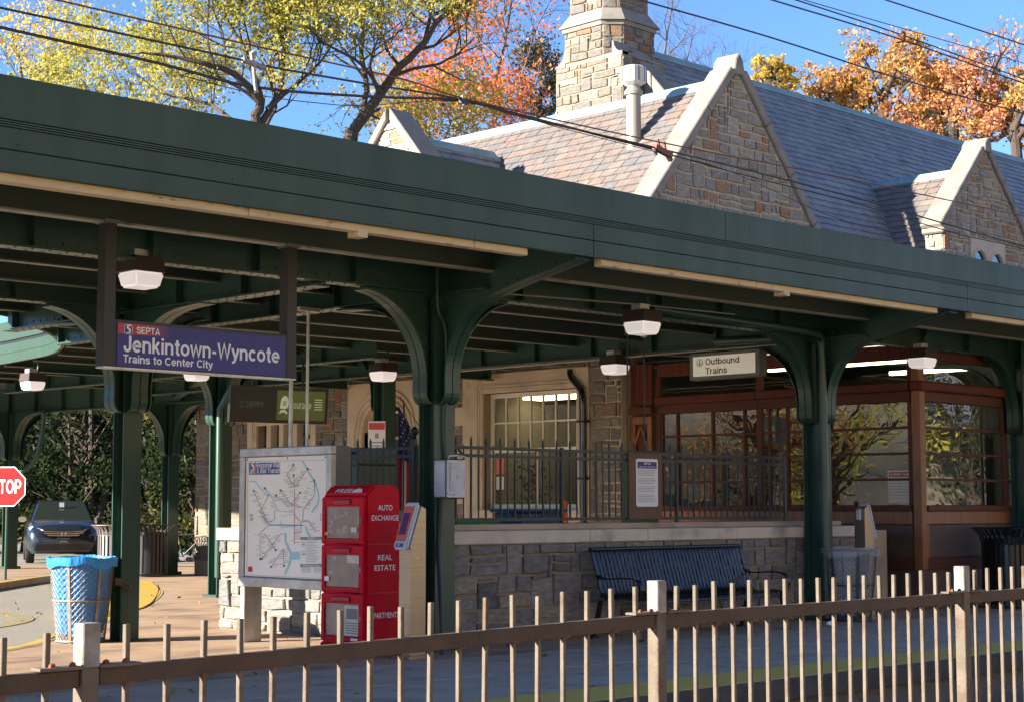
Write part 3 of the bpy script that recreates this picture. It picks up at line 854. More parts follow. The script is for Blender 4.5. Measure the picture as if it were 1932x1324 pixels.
# main end gable + coping
mw = MB(BO).prism([(MX0 - 0.25, 18.6, 0), (MX0 - 0.25, 28, 0), (MX0 - 0.25, 28, MZ - T * 4.7), (MX0 - 0.25, MY, MZ + 0.12), (MX0 - 0.25, 18.6, MZ - T * 4.7)], (0.3, 0, 0)).build('gable_wall', 'mortar', B)
for s_ in (-1, 1):
    for k in range(4):
        ya, yb = MY + s_ * (0.02 + 1.2 * k), MY + s_ * (1.2 * (k + 1))
        za, zb = MZ + 0.16 - T * abs(ya - MY), MZ + 0.16 - T * abs(yb - MY)
        MB(BO).prism([(MX0 - 0.38, ya, za), (MX0 - 0.38, yb, zb), (MX0 - 0.38, yb, zb + 0.30), (MX0 - 0.38, ya, za + 0.30)], (0.52, 0, 0)).build('coping_stone', 'limestone_sun', mw, bevel=0.02)
MB(BO).box(MX0, MX1, 18.5, 18.8, 0, 6.0).build('wall', 'mortar', B)
# --- dormer gable (faces -Y)
def dormer(xc, yf, ztop, hw, zr, t, zlow, seed, ridge_back):
    g = MB(BO).prism([(xc - hw, yf, zlow), (xc + hw, yf, zlow), (xc + hw, yf, ztop - t * hw), (xc, yf, ztop), (xc - hw, yf, ztop - t * hw)], (0, 0.4, 0)).build('gable_wall', 'creammortar_lift', B)
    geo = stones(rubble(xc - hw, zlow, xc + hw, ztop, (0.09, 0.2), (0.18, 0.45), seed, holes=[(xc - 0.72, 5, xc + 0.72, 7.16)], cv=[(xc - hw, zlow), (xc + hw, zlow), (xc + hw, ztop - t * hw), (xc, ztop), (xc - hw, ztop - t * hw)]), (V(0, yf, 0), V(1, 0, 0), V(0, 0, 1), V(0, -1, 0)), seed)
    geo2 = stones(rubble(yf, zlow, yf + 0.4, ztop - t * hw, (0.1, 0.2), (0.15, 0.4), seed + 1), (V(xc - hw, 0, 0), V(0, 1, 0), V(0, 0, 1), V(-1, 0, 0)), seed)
    Pieces(75).put('stone', geo + geo2, 'gablestone_lift', g, BO, 'stones')
    for sx in (-1, 1):
        for k in range(3):
            xa, xb = xc + sx * (0.06 + (hw + 0.02) * k / 3), xc + sx * (0.06 + (hw + 0.02) * ((k + 1) / 3 - 0.002))
            mb = MB(BO); rake(mb, xa, ztop + 0.02 - t * abs(xa - xc), xb, ztop + 0.02 - t * abs(xb - xc), yf - 0.08, yf + 0.43, 0.16)
            mb.build('coping_stone', 'limestone_sun', g, bevel=0.02)
        mb = MB(BO); mb.box(xc + sx * hw - 0.11, xc + sx * hw + 0.11, yf - 0.09, yf + 0.44, ztop - t * hw - 0.14, ztop - t * hw + 0.06); mb.build('kneeler', 'limestone_sun', g, bevel=0.03)
    MB(BO).prism([(xc - 0.16, yf - 0.12, ztop - 0.07), (xc + 0.16, yf - 0.12, ztop - 0.07), (xc + 0.13, yf - 0.12, ztop + 0.13), (xc, yf - 0.12, ztop + 0.26), (xc - 0.13, yf - 0.12, ztop + 0.13)], (0, 0.58, 0)).build('coping_stone', 'limestone_sun', g, bevel=0.02)
    # roof
    for sx in (-1, 1):
        r_ = roofplane([(xc, yf + 0.3, zr), (xc, ridge_back, zr), (xc + sx * hw * 1.06, ridge_back, zr - T * hw * 1.06), (xc + sx * hw * 1.06, yf + 0.3, zr - T * hw * 1.06)]).build('roof', 'slate_shade', B)
        if sx < 0:
            v = Vector((-1, 0, -T)).normalized(); n = Vector((-T, 0, 1)).normalized(); Lq = hw * 1.08 * math.sqrt(1 + T * T)
            Pieces(60).put('slate', slates((V(xc, yf + 0.4, zr), V(0, 1, 0), v, n), [(0, 0.06), (ridge_back - yf - 0.4, 0.06), (ridge_back - yf - 0.4, 0.1), (0.3, Lq), (0, Lq)], 0.30, 0.2, seed), 'slate', r_, BO, 'slates')
            MB(BO).prism([(xc, yf + 0.42, zr + 0.07), (xc - 0.13, yf + 0.42, zr + 0.07 - 0.13 * T), (xc - 0.13, yf + 0.42, zr + 0.04 - 0.13 * T), (xc, yf + 0.42, zr + 0.02), (xc + 0.13, yf + 0.42, zr + 0.04 - 0.13 * T), (xc + 0.13, yf + 0.42, zr + 0.07 - 0.13 * T)], (0, ridge_back - yf - 0.5, 0)).build('ridge_cap', 'copper', r_)
    MB(BO).box(xc - hw, xc - hw + 0.3, yf + 0.2, 22, 4, zr - T * hw * 1.06 + 0.05).build('wall', 'mortar', B)
    return g
dg = dormer(32.72, 18.3, 9.12, 1.78, 8.72, 1.06, 4.6, 31, 21.9)
# twin arched windows in a limestone panel
pan = MB(BO)
def arch_pts(xc, z0, zs, r, n=8):
    return [(xc - r, z0)] + [(xc - r * math.cos(math.pi * k / n), zs + r * math.sin(math.pi * k / n)) for k in range(n + 1)] + [(xc + r, z0)]
o_ = [(32.0, 5.2), (32.0, 7.14), (33.44, 7.14), (33.44, 5.2)]
inner = []
for xc in (33.08, 32.36): inner += arch_pts(xc, 5.2, 6.62, 0.24)[::-1]
pan.prism([(x, 18.3 - 0.045, z) for x, z in o_ + inner], (0, 0.10, 0))
pan.build('window_surround', 'limestone', dg)
for xc in (32.36, 33.08):
    ring = MB(BO)
    pts = arch_pts(xc, 5.3, 6.62, 0.275, 10)
    ring.tube([(x, 18.25, z) for x, z in pts], 0.035, 6); wf = ring.build('window_frame', 'limestone', dg, smooth=True)
    MB(BO).prism([(x, 18.29, z) for x, z in arch_pts(xc, 5.2, 6.62, 0.235)], (0, 0.005, 0)).build('pane', 'carglass', wf)
# --- small gable on the west side (faces -X)
gx, gy, gz, ghw = 20.62, 23.85, 8.72, 1.75
sg = MB(BO).prism([(gx, gy - ghw, 5.0), (gx, gy + ghw, 5.0), (gx, gy + ghw, gz - T * ghw), (gx, gy, gz), (gx, gy - ghw, gz - T * ghw)], (0.4, 0, 0)).build('gable_wall', 'creammortar_lift', B)
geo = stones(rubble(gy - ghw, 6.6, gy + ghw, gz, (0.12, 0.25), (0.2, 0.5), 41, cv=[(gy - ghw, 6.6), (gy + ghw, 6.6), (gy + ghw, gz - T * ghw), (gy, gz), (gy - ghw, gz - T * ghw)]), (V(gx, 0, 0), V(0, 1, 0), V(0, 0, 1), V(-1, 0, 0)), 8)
Pieces(40).put('stone', geo, 'gablestone_lift', sg, BO, 'stones')
for s_ in (-1, 1):
    ya, yb = gy + s_ * 0.05, gy + s_ * (ghw + 0.05)
    za, zb = gz + 0.02 - T * 0.05, gz + 0.02 - T * (ghw + 0.05)
    MB(BO).prism([(gx - 0.10, ya, za), (gx - 0.10, yb, zb), (gx - 0.10, yb + s_ * 0.12, zb + 0.14), (gx - 0.10, ya, za + 0.24)], (0.55, 0, 0)).build('coping_stone', 'limestone_sun', sg, bevel=0.02)
    r_ = roofplane([(gx + 0.3, gy, 8.42), (23.6, gy, 8.42), (23.6, gy + s_ * 1.75, 8.42 - T * 1.75), (gx + 0.3, gy + s_ * 1.75, 8.42 - T * 1.75)]).build('roof', 'slate_shade', B)
    if s_ < 0:
        v = Vector((0, -1, -T)).normalized(); n = Vector((0, -T, 1)).normalized()
        Pieces(40).put('slate', slates((V(gx + 0.42, gy, 8.42), V(1, 0, 0), v, n), [(0, 0.05), (2.5, 0.05), (0.4, 2.5), (0, 2.5)], 0.3, 0.2, 9), 'slate_shade', r_, BO, 'slates')
        MB(BO).prism([(gx + 0.42, gy, 8.50), (gx + 0.42, gy - 0.12, 8.50 - 0.12 * T), (gx + 0.42, gy - 0.12, 8.46 - 0.12 * T), (gx + 0.42, gy, 8.45), (gx + 0.42, gy + 0.12, 8.46 - 0.12 * T), (gx + 0.42, gy + 0.12, 8.50 - 0.12 * T)], (2.3, 0, 0)).build('ridge_cap', 'copper', r_)
# --- chimney
ch = MB(BO).box(25.6, 26.9, 22.41, 24.27, 6, 10.68).build('chimney', 'mortar', B)
MB(BO).prism([(25.6, 22.95, 10.68), (25.9, 22.66, 10.68), (26.9, 22.66, 10.68), (26.9, 24.02, 10.68), (25.6, 24.02, 10.68)], (0, 0, 0.75)).build('chimney_shaft', 'mortar', ch)
MB(BO).prism([(25.66, 23.0, 11.4), (25.94, 22.74, 11.4), (26.8, 22.74, 11.4), (26.8, 23.92, 11.4), (25.66, 23.92, 11.4)], (0, 0, 3.2)).build('chimney_shaft', 'mortar', ch)
nx = Vector((-1, 0, 0)); ny = Vector((0, -1, 0)); nd_ = Vector((-0.29, -0.30, 0)).normalized()
g = stones(rubble(22.41, 8.6, 24.27, 10.66, (0.10, 0.21), (0.2, 0.62), 51), (V(25.6, 0, 0), V(0, 1, 0), V(0, 0, 1), nx), 1)
g += stones(rubble(25.6, 8.6, 26.9, 10.66, (0.12, 0.22), (0.18, 0.4), 52), (V(0, 22.41, 0), V(1, 0, 0), V(0, 0, 1), ny), 2)
g += stones(rubble(22.95, 10.72, 24.02, 11.38, (0.12, 0.2), (0.2, 0.5), 53), (V(25.6, 0, 0), V(0, 1, 0), V(0, 0, 1), nx), 3)
g += stones(rubble(25.9, 10.72, 26.9, 11.38, (0.12, 0.2), (0.2, 0.4), 54), (V(0, 22.66, 0), V(1, 0, 0), V(0, 0, 1), ny), 4)
cu = Vector((0.30, -0.29, 0)).normalized(); cn = Vector((-0.29, -0.30, 0)).normalized()
g += stones(rubble(0, 10.72, 0.41, 11.38, (0.16, 0.25), (0.2, 0.45), 55), (V(25.6, 22.95, 0), cu, V(0, 0, 1), cn), 5)
g += stones(rubble(23.0, 11.76, 23.92, 13.2, (0.12, 0.2), (0.2, 0.5), 56, holes=[(23.27, 11.9, 23.40, 14)]), (V(25.66, 0, 0), V(0, 1, 0), V(0, 0, 1), nx), 6)
g += stones(rubble(25.94, 11.76, 26.8, 13.2, (0.12, 0.2), (0.2, 0.4), 57), (V(0, 22.74, 0), V(1, 0, 0), V(0, 0, 1), ny), 7)
cu2 = Vector((0.28, -0.26, 0)).normalized(); cn2 = Vector((-0.26, -0.28, 0)).normalized()
g += stones(rubble(0, 11.76, 0.38, 13.2, (0.16, 0.25), (0.2, 0.45), 58), (V(25.66, 23.0, 0), cu2, V(0, 0, 1), cn2), 8)
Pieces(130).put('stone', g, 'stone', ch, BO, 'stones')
def ringc(mb, out, z0, z1, out2):
    lo = [(25.6 - out, 22.95 - out * .4), (25.9 - out * .4, 22.66 - out), (26.9 + out, 22.66 - out), (26.9 + out, 24.02 + out), (25.6 - out, 24.02 + out)]
    hi = [(25.66 - out2, 23.0 - out2 * .4), (25.94 - out2 * .4, 22.74 - out2), (26.8 + out2, 22.74 - out2), (26.8 + out2, 23.92 + out2), (25.66 - out2, 23.92 + out2)]
    vs = [(x, y, z0) for x, y in lo] + [(x, y, z1) for x, y in hi]
    fs = [(0, 4, 3, 2, 1), (5, 6, 7, 8, 9)] + [(i, (i + 1) % 5, 5 + (i + 1) % 5, 5 + i) for i in range(5)]
    mb.add(vs, fs)
mb = MB(BO); ringc(mb, 0.04, 11.38, 11.47, 0.13); ringc(mb, 0.10, 11.47, 11.76, 0.012); mb.build('string_course', 'limestone_sun', ch)
# shoulders
mb = MB(BO)
arc = [(0.0, 0.0)] + [(0.25 * (1 - math.sin(a)), 0.30 * (1 - math.cos(a)) * 1.0) for a in [k * math.pi / 16 for k in range(9)]][::-1]
prof = [(24.28, 10.66), (24.28, 10.72)] + [(24.28 - 0.25 * math.sin(k * math.pi / 12), 10.72 + 0.28 * (1 - math.cos(k * math.pi / 12))) for k in range(7)] + [(24.0, 11.0), (24.0, 10.66)]
mb.prism([(25.585, y, z) for y, z in prof], (1.3, 0, 0))
mb.build('shoulder_stone', 'limestone_sun', ch)
mb = MB(BO)
prof = [(22.40, 10.66), (22.40, 10.72)] + [(22.40 + 0.24 * math.sin(k * math.pi / 12), 10.72 + 0.26 * (1 - math.cos(k * math.pi / 12))) for k in range(7)] + [(22.68, 10.98), (22.68, 10.66)]
mb.prism([(25.585, y, z) for y, z in prof], (0.42, 0, 0))
mb.build('shoulder_stone', 'limestone_sun', ch)
mb = MB(BO); mb.box(25.58, 25.8, 22.40, 22.98, 10.62, 10.74); mb.build('shoulder_stone', 'limestone_sun', ch, bevel=0.02)
# --- vent pipe on the wing roof
vp = MB(BO); vp.lathe([(0.135, 7.6), (0.135, 9.02)], 20, (23.22, 20.06, 0)); vent = vp.build('vent_pipe', 'oldsteel', B, smooth=True)
MB(BO).lathe([(0.135, 8.96), (0.17, 8.97), (0.17, 9.04), (0.12, 9.10), (0.12, 9.16)], 20, (23.22, 20.06, 0)).build('pipe_collar', 'oldsteel', vent, smooth=True)
MB(BO).lathe([(0.14, 9.14), (0.235, 9.20), (0.235, 9.48), (0.20, 9.50)], 8, (23.22, 20.06, 0)).build('vent_cap', 'white', vent)
for a in range(8):
    t = a * math.pi / 4 + math.pi / 8
    MB(BO).ob((23.22 + 0.222 * math.cos(t), 20.06 + 0.222 * math.sin(t), 9.34), (-0.02 * math.sin(t), 0.02 * math.cos(t), 0), (0.004 * math.cos(t), 0.004 * math.sin(t), 0), (0, 0, 0.13)).build('louvre', 'alumdark', vent)
# --- stones of the west wall under the canopy
geo = stones(rubble(YG, 0.3, 30.6, 4.3, (0.13, 0.27), (0.22, 0.62), 61, holes=SUR), (V(X0, 0, 0), V(0, 1, 0), V(0, 0, 1), nx), 12)
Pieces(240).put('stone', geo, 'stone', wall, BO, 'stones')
# --- big window with limestone surround
def surround(name, ya, yb, z0, z1, oya, oyb, oz0, oz1, t=0.05):
    mb = MB(BO)
    for (a, b, c, d) in minus([(ya, z0, yb, z1)], (oya, oz0, oyb, oz1)):
        mb.box(X0 - t, X0 + 0.25, a + 0.002, c - 0.002, b, d)
    s_ = mb.build(name, 'limestone', B, bevel=0.008)
    for q in (0.07, 0.13):
        m2 = MB(BO)
        for (p, r_) in (((oya - q, oz0), (oya - q, oz1 + q)), ((oya - q, oz1 + q), (oyb + q, oz1 + q)), ((oyb + q, oz1 + q), (oyb + q, oz0))):
            m2.bar((X0 - t - 0.004, p[0], p[1]), (X0 - t - 0.004, r_[0], r_[1]), 0.022, 0.022, (1, 0, 0))
        m2.build('moulding', 'limestone', s_)
    return s_
surround('window_surround', 19.14, 22.22, 1.2, 3.80, 19.43, 21.70, 1.40, 3.45)
for i, zz in enumerate((1.5, 2.2, 2.9)):
    MB(BO).box(X0 - 0.048, X0 + 0.1, 22.21, 22.42 - 0.05 * (i % 2), zz, zz + 0.34).build('quoin', 'limestone', wall, bevel=0.008)
xw = X0 + 0.16
win = MB(BO).box(xw, xw + 0.05, 19.43, 19.50, 1.40, 3.45).box(xw, xw + 0.05, 21.62, 21.70, 1.40, 3.45).box(xw, xw + 0.05, 19.50, 21.62, 3.37, 3.45).box(xw, xw + 0.05, 19.50, 21.62, 1.40, 1.49).box(xw - 0.01, xw + 0.05, 19.50, 21.62, 2.40, 2.47).build('window', 'whitewin', B)
for k in range(1, 7):
    y = 19.50 + 2.12 * k / 7
    MB(BO).box(xw + 0.005, xw + 0.045, y - 0.014, y + 0.014, 2.47, 3.37).build('muntin', 'whitewin', win)
MB(BO).box(xw + 0.006, xw + 0.044, 19.50, 21.62, 2.91, 2.938).build('muntin', 'whitewin', win)
MB(BO).box(xw + 0.005, xw + 0.045, 20.54, 20.58, 1.49, 2.40).build('muntin', 'whitewin', win)
MB(BO).box(xw + 0.024, xw + 0.028, 19.50, 21.62, 1.49, 3.37).build('pane', 'stationglass', win)
MB(BO).box(X0 - 0.09, X0 + 0.14, 19.38, 21.75, 1.32, 1.398).build('sill', 'limestone', win, bevel=0.01)
MB(BO).box(xw - 0.004, xw - 0.001, 21.36, 21.56, 2.02, 2.36).build('notice', 'orangered', win)
MB(BO).box(xw - 0.004, xw - 0.001, 21.36, 21.55, 1.75, 1.98).build('notice', 'paper', win)
rm = MB(BO).box(25.4, 25.5, 18.85, 23.2, 0.8, 3.8).box(21.3, 25.5, 23.1, 23.2, 0.8, 3.8).box(21.3, 25.5, 18.83, 18.9, 0.8, 3.8).box(21.3, 25.5, 18.9, 23.1, 3.68, 3.78).box(21.3, 25.5, 18.9, 23.1, 0.75, 0.85).build('interior_room', 'room', B)
MB(BO).box(23.2, 23.7, 20.9, 22.9, 3.50, 3.56).build('ceiling_lamp', 'tube_lit', rm)
MB(BO).box(25.3, 25.39, 19.4, 21.0, 1.8, 2.7).build('notice_board', 'roomdark', rm)
rg = random.Random(9)
mb = MB(BO)
for i in range(140):
    y, z = rg.gauss(21.0, 0.22), rg.uniform(1.5, 2.2); x = rg.uniform(21.35, 21.75); a = rg.uniform(0, 6.3); s = rg.uniform(0.04, 0.09)
    mb.add([(x, y, z), (x + s * .4, y + s * math.cos(a), z + s * math.sin(a)), (x, y + s * 1.6 * math.cos(a), z + s * 1.6 * math.sin(a)), (x - s * .4, y + s * math.cos(a + .5), z + s * math.sin(a + .5))], [(0, 1, 2, 3)], rg.random())
mb.build('house_plant', 'leaf_dark', rm)
# --- arched door
def tudor(yc, hw, z0, zs, zt, n=10):
    pts = [(yc - hw, z0)]
    for k in range(n * 2 + 1):
        t = -1 + k / n
        pts.append((yc + hw * t, zs + (zt - zs) * math.sqrt(max(0.0, 1 - abs(t) ** 2.3))))
    return pts + [(yc + hw, z0)]
dc = 24.36
outer = [(23.32, 0.0), (23.32, 3.80), (25.46, 3.80), (25.46, 0.0)]
inn = tudor(dc, 0.64, 0.0, 2.86, 3.40)[::-1]
ds = MB(BO).prism([(X0 - 0.05, y, z) for y, z in outer + inn], (0.28, 0, 0)).build('door_surround', 'limestone', B)
for q in (0.04, 0.14, 0.24):
    mb = MB(BO); mb.tube([(X0 - 0.055, y, z) for y, z in tudor(dc, 0.64 + q, 0, 2.86, 3.40 + q)], 0.034, 6)
    mb.build('moulding', 'limestone', ds, smooth=True)
dr = MB(BO).box(X0 + 0.20, X0 + 0.26, 23.72, 25.0, 0.9, 2.66).build('door', 'green', B)
mb = MB(BO)
for (a, b) in ((23.8, 24.3), (24.42, 24.92)):
    for zz in (1.0, 1.8): mb.box(X0 + 0.185, X0 + 0.20, a, b, zz, zz + 0.65)
mb.build('door_panel', 'green', dr, bevel=0.01)
mb = MB(BO); mb.tube([(X0 + 0.15, 24.9, 1.9), (X0 + 0.15, 24.9, 2.4)], 0.012, 6); mb.build('door_handle', 'whitewin', dr)
MB(BO).box(X0 + 0.185, X0 + 0.195, 24.05, 24.2, 1.9, 2.5).build('door_notice', 'whitewin', dr)
fl = MB(BO); fl.tube([(X0 + 0.20, y, z) for y, z in tudor(dc, 0.55, 2.72, 2.80, 3.24)], 0.025, 6); fl.tube([(X0 + 0.20, 23.8, 2.74), (X0 + 0.20, 24.92, 2.74)], 0.03, 6)
fan = fl.build('fanlight', 'whitewin', B)
for yy in (24.1, 24.36, 24.62): MB(BO).tube([(X0 + 0.2, yy, 2.74), (X0 + 0.2, yy, 3.22)], 0.014, 6).build('muntin', 'whitewin', fan)
MB(BO).box(X0 + 0.22, X0 + 0.23, 23.72, 25.0, 2.66, 3.4).build('pane', 'carglass', fan)
# --- mullioned window left
s_ = surround('window_surround', 26.45, 28.72, 1.1, 3.35, 26.75, 28.40, 1.30, 3.10)
for yy in (27.15, 27.6, 28.02): MB(BO).box(X0 - 0.02, X0 + 0.15, yy - 0.07, yy + 0.07, 1.3, 3.1).build('mullion', 'limestone', s_)
MB(BO).box(X0 + 0.16, X0 + 0.17, 26.75, 28.40, 1.30, 3.10).build('pane', 'glass', s_)
MB(BO).box(X0 + 0.3, X0 + 0.35, 26.6, 28.6, 1.2, 3.2).build('black_backing', 'black', s_)  # black sheet behind the pane
# --- downspout
dsp = MB(BO); dsp.tube(smooth_path([(X0 - 0.06, 19.55, 3.75), (X0 - 0.08, 19.50, 3.62), (X0 - 0.12, 19.30, 3.45), (X0 - 0.12, 19.22, 3.30), (X0 - 0.10, 19.22, 2.6), (X0 - 0.10, 19.22, 0.6)], 4), 0.055, 10)
dsp.build('downspout', 'blackgloss', B, smooth=True)
for zz in (2.85, 1.9): MB(BO).box(X0 - 0.17, X0 - 0.02, 19.13, 19.31, zz, zz + 0.04).build('pipe_clamp', 'black', B)
dsp = MB(BO); dsp.tube([(X0 - 0.09, 29.6, 0), (X0 - 0.09, 29.6, 3.9)], 0.06, 8); dsp.build('downspout', 'black', B, smooth=True)
# ---------------------------------------------------------------- platform canopy
CO = (15, 14, 0)
C = thing('platform_canopy', 'dark green riveted iron platform canopy with deep fascia and arched column brackets', 'canopy', (15, 14, 0.014))
C.rotation_euler = (0, -0.0055, 0)      # the canopy follows the slight rise of the line
YF = 10.7
edge = smooth_path([(-12, 12.6), (-9, 13.6), (-6, 14.9), (-3.5, 16.4), (0, 17.9), (4, 18.6), (8, 18.55), (10.18, 19.08), (10.94, 19.81), (11.82, 20.74), (12.67, 21.88), (13.10, 22.6), (13.58, 23.76), (13.78, 24.88), (13.93, 26.05), (14.0, 28), (14.3, 32), (15.5, 37), (18, 41), (22, 42)], 3)
poly = [(-12, YF + 0.02), (36, YF + 0.02), (36, 18.4), (20.97, 18.4), (20.97, 30.6), (25, 30.6), (25, 42)] + edge[::-1]
mb = MB(CO); mb.prism([(x, y, 4.20) for x, y in poly], (0, 0, 0.03)); mb.build('roof_deck', 'under', C)
mb = MB(CO); mb.prism([(x, y, 4.26) for x, y in poly], (0, 0, 0.12)); mb.build('roof_cover', 'alumdark', C)
# front fascia boards
SEAMS = [-12, -1.6, 5.1, 11.82, 18.67, 25.2, 31.5, 36]
for i in range(len(SEAMS) - 1):
    a, b = SEAMS[i] + 0.004, SEAMS[i + 1] - 0.004
    MB(CO).box(a, b, YF, YF + 0.045, 3.962, 4.118).build('fascia_board', 'fascia', C, bevel=0.004)
    MB(CO).box(a, b, YF, YF + 0.045, 3.800, 3.957).build('fascia_board', 'fascia', C, bevel=0.004)
for a, b in ((-12, 4.9), (4.905, 13.8), (13.805, 25), (25.005, 36)):
    MB(CO).box(a, b, YF - 0.035, YF + 0.05, 4.165, 4.475).build('fascia_cap', 'fascia', C, bevel=0.004)
for zz, pr in ((4.120, 0.012), (4.135, 0.022), (4.150, 0.030)):
    MB(CO).box(-12, 36, YF - pr, YF + 0.04, zz, zz + 0.009).build('drip_moulding', 'green', C)
mb = MB(CO)
rg = random.Random(4)
for i in range(60):
    x = rg.uniform(-1, 34); mb.dome((x, YF - 0.001, rg.choice((3.84, 4.0, 4.06))), (0, -1, 0), 0.009)
for s_ in SEAMS[1:-1]:
    for dx in (-0.06, 0.06):
        for zz in (3.83, 3.92, 4.0, 4.08): mb.dome((s_ + dx, YF - 0.001, zz), (0, -1, 0), 0.008)
tag(mb.build('fascia_screws', 'green', C), kind='stuff')
# edge strip between the column brackets, bounced glow put into its cream colour
for a, b in ((-12, 4.85), (5.4, 10.98), (11.98, 18.05), (18.85, 24.9), (25.4, 36)):
    x = a
    while x < b:
        e_ = min(x + 2.45, b)
        MB(CO).box(x + 0.003, e_ - 0.003, YF + 0.05, YF + 0.15, 3.738, 3.86).build('bounce_edging', 'cream', C, bevel=0.006)
        x = e_
for x in (8.95, 14.9, 2.2): MB(CO).box(x, x + 0.11, YF + 0.04, YF + 0.17, 3.695, 3.75).build('junction_block', 'cream', C)
# inner curved fascia at the road opening
def ribbon(path, z0, z1, t, m, name, seg=6):
    P = [Vector((x, y, 0)) for x, y in path]; n = len(P)
    nr = []
    for i in range(n):
        d = (P[min(i + 1, n - 1)] - P[max(i - 1, 0)]).normalized()
        nr.append(Vector((-d.y, d.x, 0)))
    k = 0
    while k < n - 1:
        e_ = min(k + seg, n - 1)
        mb = MB(CO)
        vs = []; fs = []
        for i in range(k, e_ + 1):
            a = P[i] + nr[i] * t
            b = P[i] - nr[i] * 0.02
            vs += [(a.x, a.y, z0), (a.x, a.y, z1), (b.x, b.y, z1), (b.x, b.y, z0)]
        m_ = e_ - k
        for i in range(m_):
            for j in range(4):
                j2 = (j + 1) % 4
                fs.append((i * 4 + j, i * 4 + j2, i * 4 + 4 + j2, i * 4 + 4 + j))
        fs.append((0, 3, 2, 1)); fs.append((m_ * 4, m_ * 4 + 1, m_ * 4 + 2, m_ * 4 + 3))
        mb.add(vs, fs)
        mb.build(name, m, C, smooth=True)
        k = e_
ribbon(edge, 3.80, 3.957, 0.03, 'tealfascia' if 'tealfascia' in M else 'fascia', 'fascia_board')
ribbon(edge, 3.962, 4.118, 0.03, 'fascia', 'fascia_board')
ribbon(edge, 4.165, 4.475, 0.06, 'fascia', 'fascia_cap', 9)
ribbon(edge, 4.12, 4.16, 0.035, 'black', 'drip_moulding', 12)

# purlins
def xleft(y):
    best = -12
    for i in range(len(edge) - 1):
        (xa, ya), (xb, yb) = edge[i], edge[i + 1]
        if min(ya, yb) <= y <= max(ya, yb) and ya != yb:
            best = max(best, xa + (xb - xa) * (y - ya) / (yb - ya))
    return best
def ibeam(mb, p, q, zb, zt, fw, ft=0.016, wt=0.012):
    p = Vector((p[0], p[1], 0)); q = Vector((q[0], q[1], 0))
    for z, w, h in ((zb + ft / 2, fw, ft), ((zb + zt) / 2, wt, zt - zb - 2 * ft - 0.002), (zt - ft / 2, fw, ft)):
        mb.bar(p + Vector((0, 0, z)), q + Vector((0, 0, z)), w, h)
GX = [-1.6, 5.1, 10.3, 11.82, 18.6, 23.8, 30.0]
y = 12.0
PY = []
while y < 30:
    PY.append(y); y += 1.27
for y in PY:
    x0 = xleft(y) + 0.08 if y > 12.7 else -11.9
    x1 = 35.9 if y < 18.2 else 20.9
    mb = MB(CO); ibeam(mb, (x0, y), (x1, y), 3.79, 4.19, 0.10); p = mb.build('purlin', 'under', C)
    MB(CO).box(x0, x1, y - 0.058, y + 0.058, 3.772, 3.788).build('purlin_flange', 'flange' if y < 14 else 'flangegreen', p)  # paler near the edge, where light bounces up from the track
# girders along Y through the columns
RV = lambda mb, pts, n, r=0.013: [mb.dome(p, n, r) for p in pts]
def girder(p, q, zb, name='girder', fw=0.20, zt=4.19):
    mb = MB(CO); ibeam(mb, p, q, zb, zt, fw, 0.02, 0.014)
    P = Vector((p[0], p[1], 0)); Q = Vector((q[0], q[1], 0)); L = (Q - P).length; d = (Q - P) / L; n = Vector((-d.y, d.x, 0))
    k = 0.2
    while k < L:
        c = P + d * k
        for s_ in (-1, 1):
            mb.dome((c.x + n.x * s_ * 0.008, c.y + n.y * s_ * 0.008, zb + 0.075), n * s_, 0.016)
            mb.dome((c.x + n.x * s_ * 0.055, c.y + n.y * s_ * 0.055, zb - 0.001), (0, 0, -1), 0.014)
        k += 0.16
    k = 1.2
    while k < L:
        c = P + d * k
        for s_ in (-1, 1):
            e = c + n * s_ * 0.05
            mb.ob((e.x, e.y, (zb + zt) / 2), d * 0.007, n * 0.045, (0, 0, (zt - zb) / 2 - 0.03))
        k += 1.16
    return mb.build(name, 'green', C)
girder((11.72, 12.0), (11.72, 20.2), 3.60)
girder((18.42, 12.0), (18.42, 30), 3.58)
girder((23.8, 12.0), (23.8, 13.6), 3.60)
girder((10.22, 12.8), (10.22, 18.9), 3.58)
girder((5.1, 12.0), (5.1, 18.3), 3.60)
girder((-1.6, 12.0), (-1.6, 16.8), 3.60)
girder((16.2, 19.0), (16.2, 30), 3.60)
girder((20.6, 28), (20.2, 41), 3.60)
for ya in (12.8,): girder((-11.5, ya), (35, ya), 3.62, fw=0.18)
girder((-4, 16.2), (10.22, 16.2), 3.62, fw=0.18)
girder((10.22, 16.2), (16.2, 22.9), 3.66, fw=0.16)
girder((16.2, 22.9), (20.7, 31.1), 3.66, fw=0.16)
girder((18.42, 21.4), (20.9, 21.4), 3.62, fw=0.16)
girder((14.2, 25.4), (20.9, 25.4), 3.66, fw=0.16)

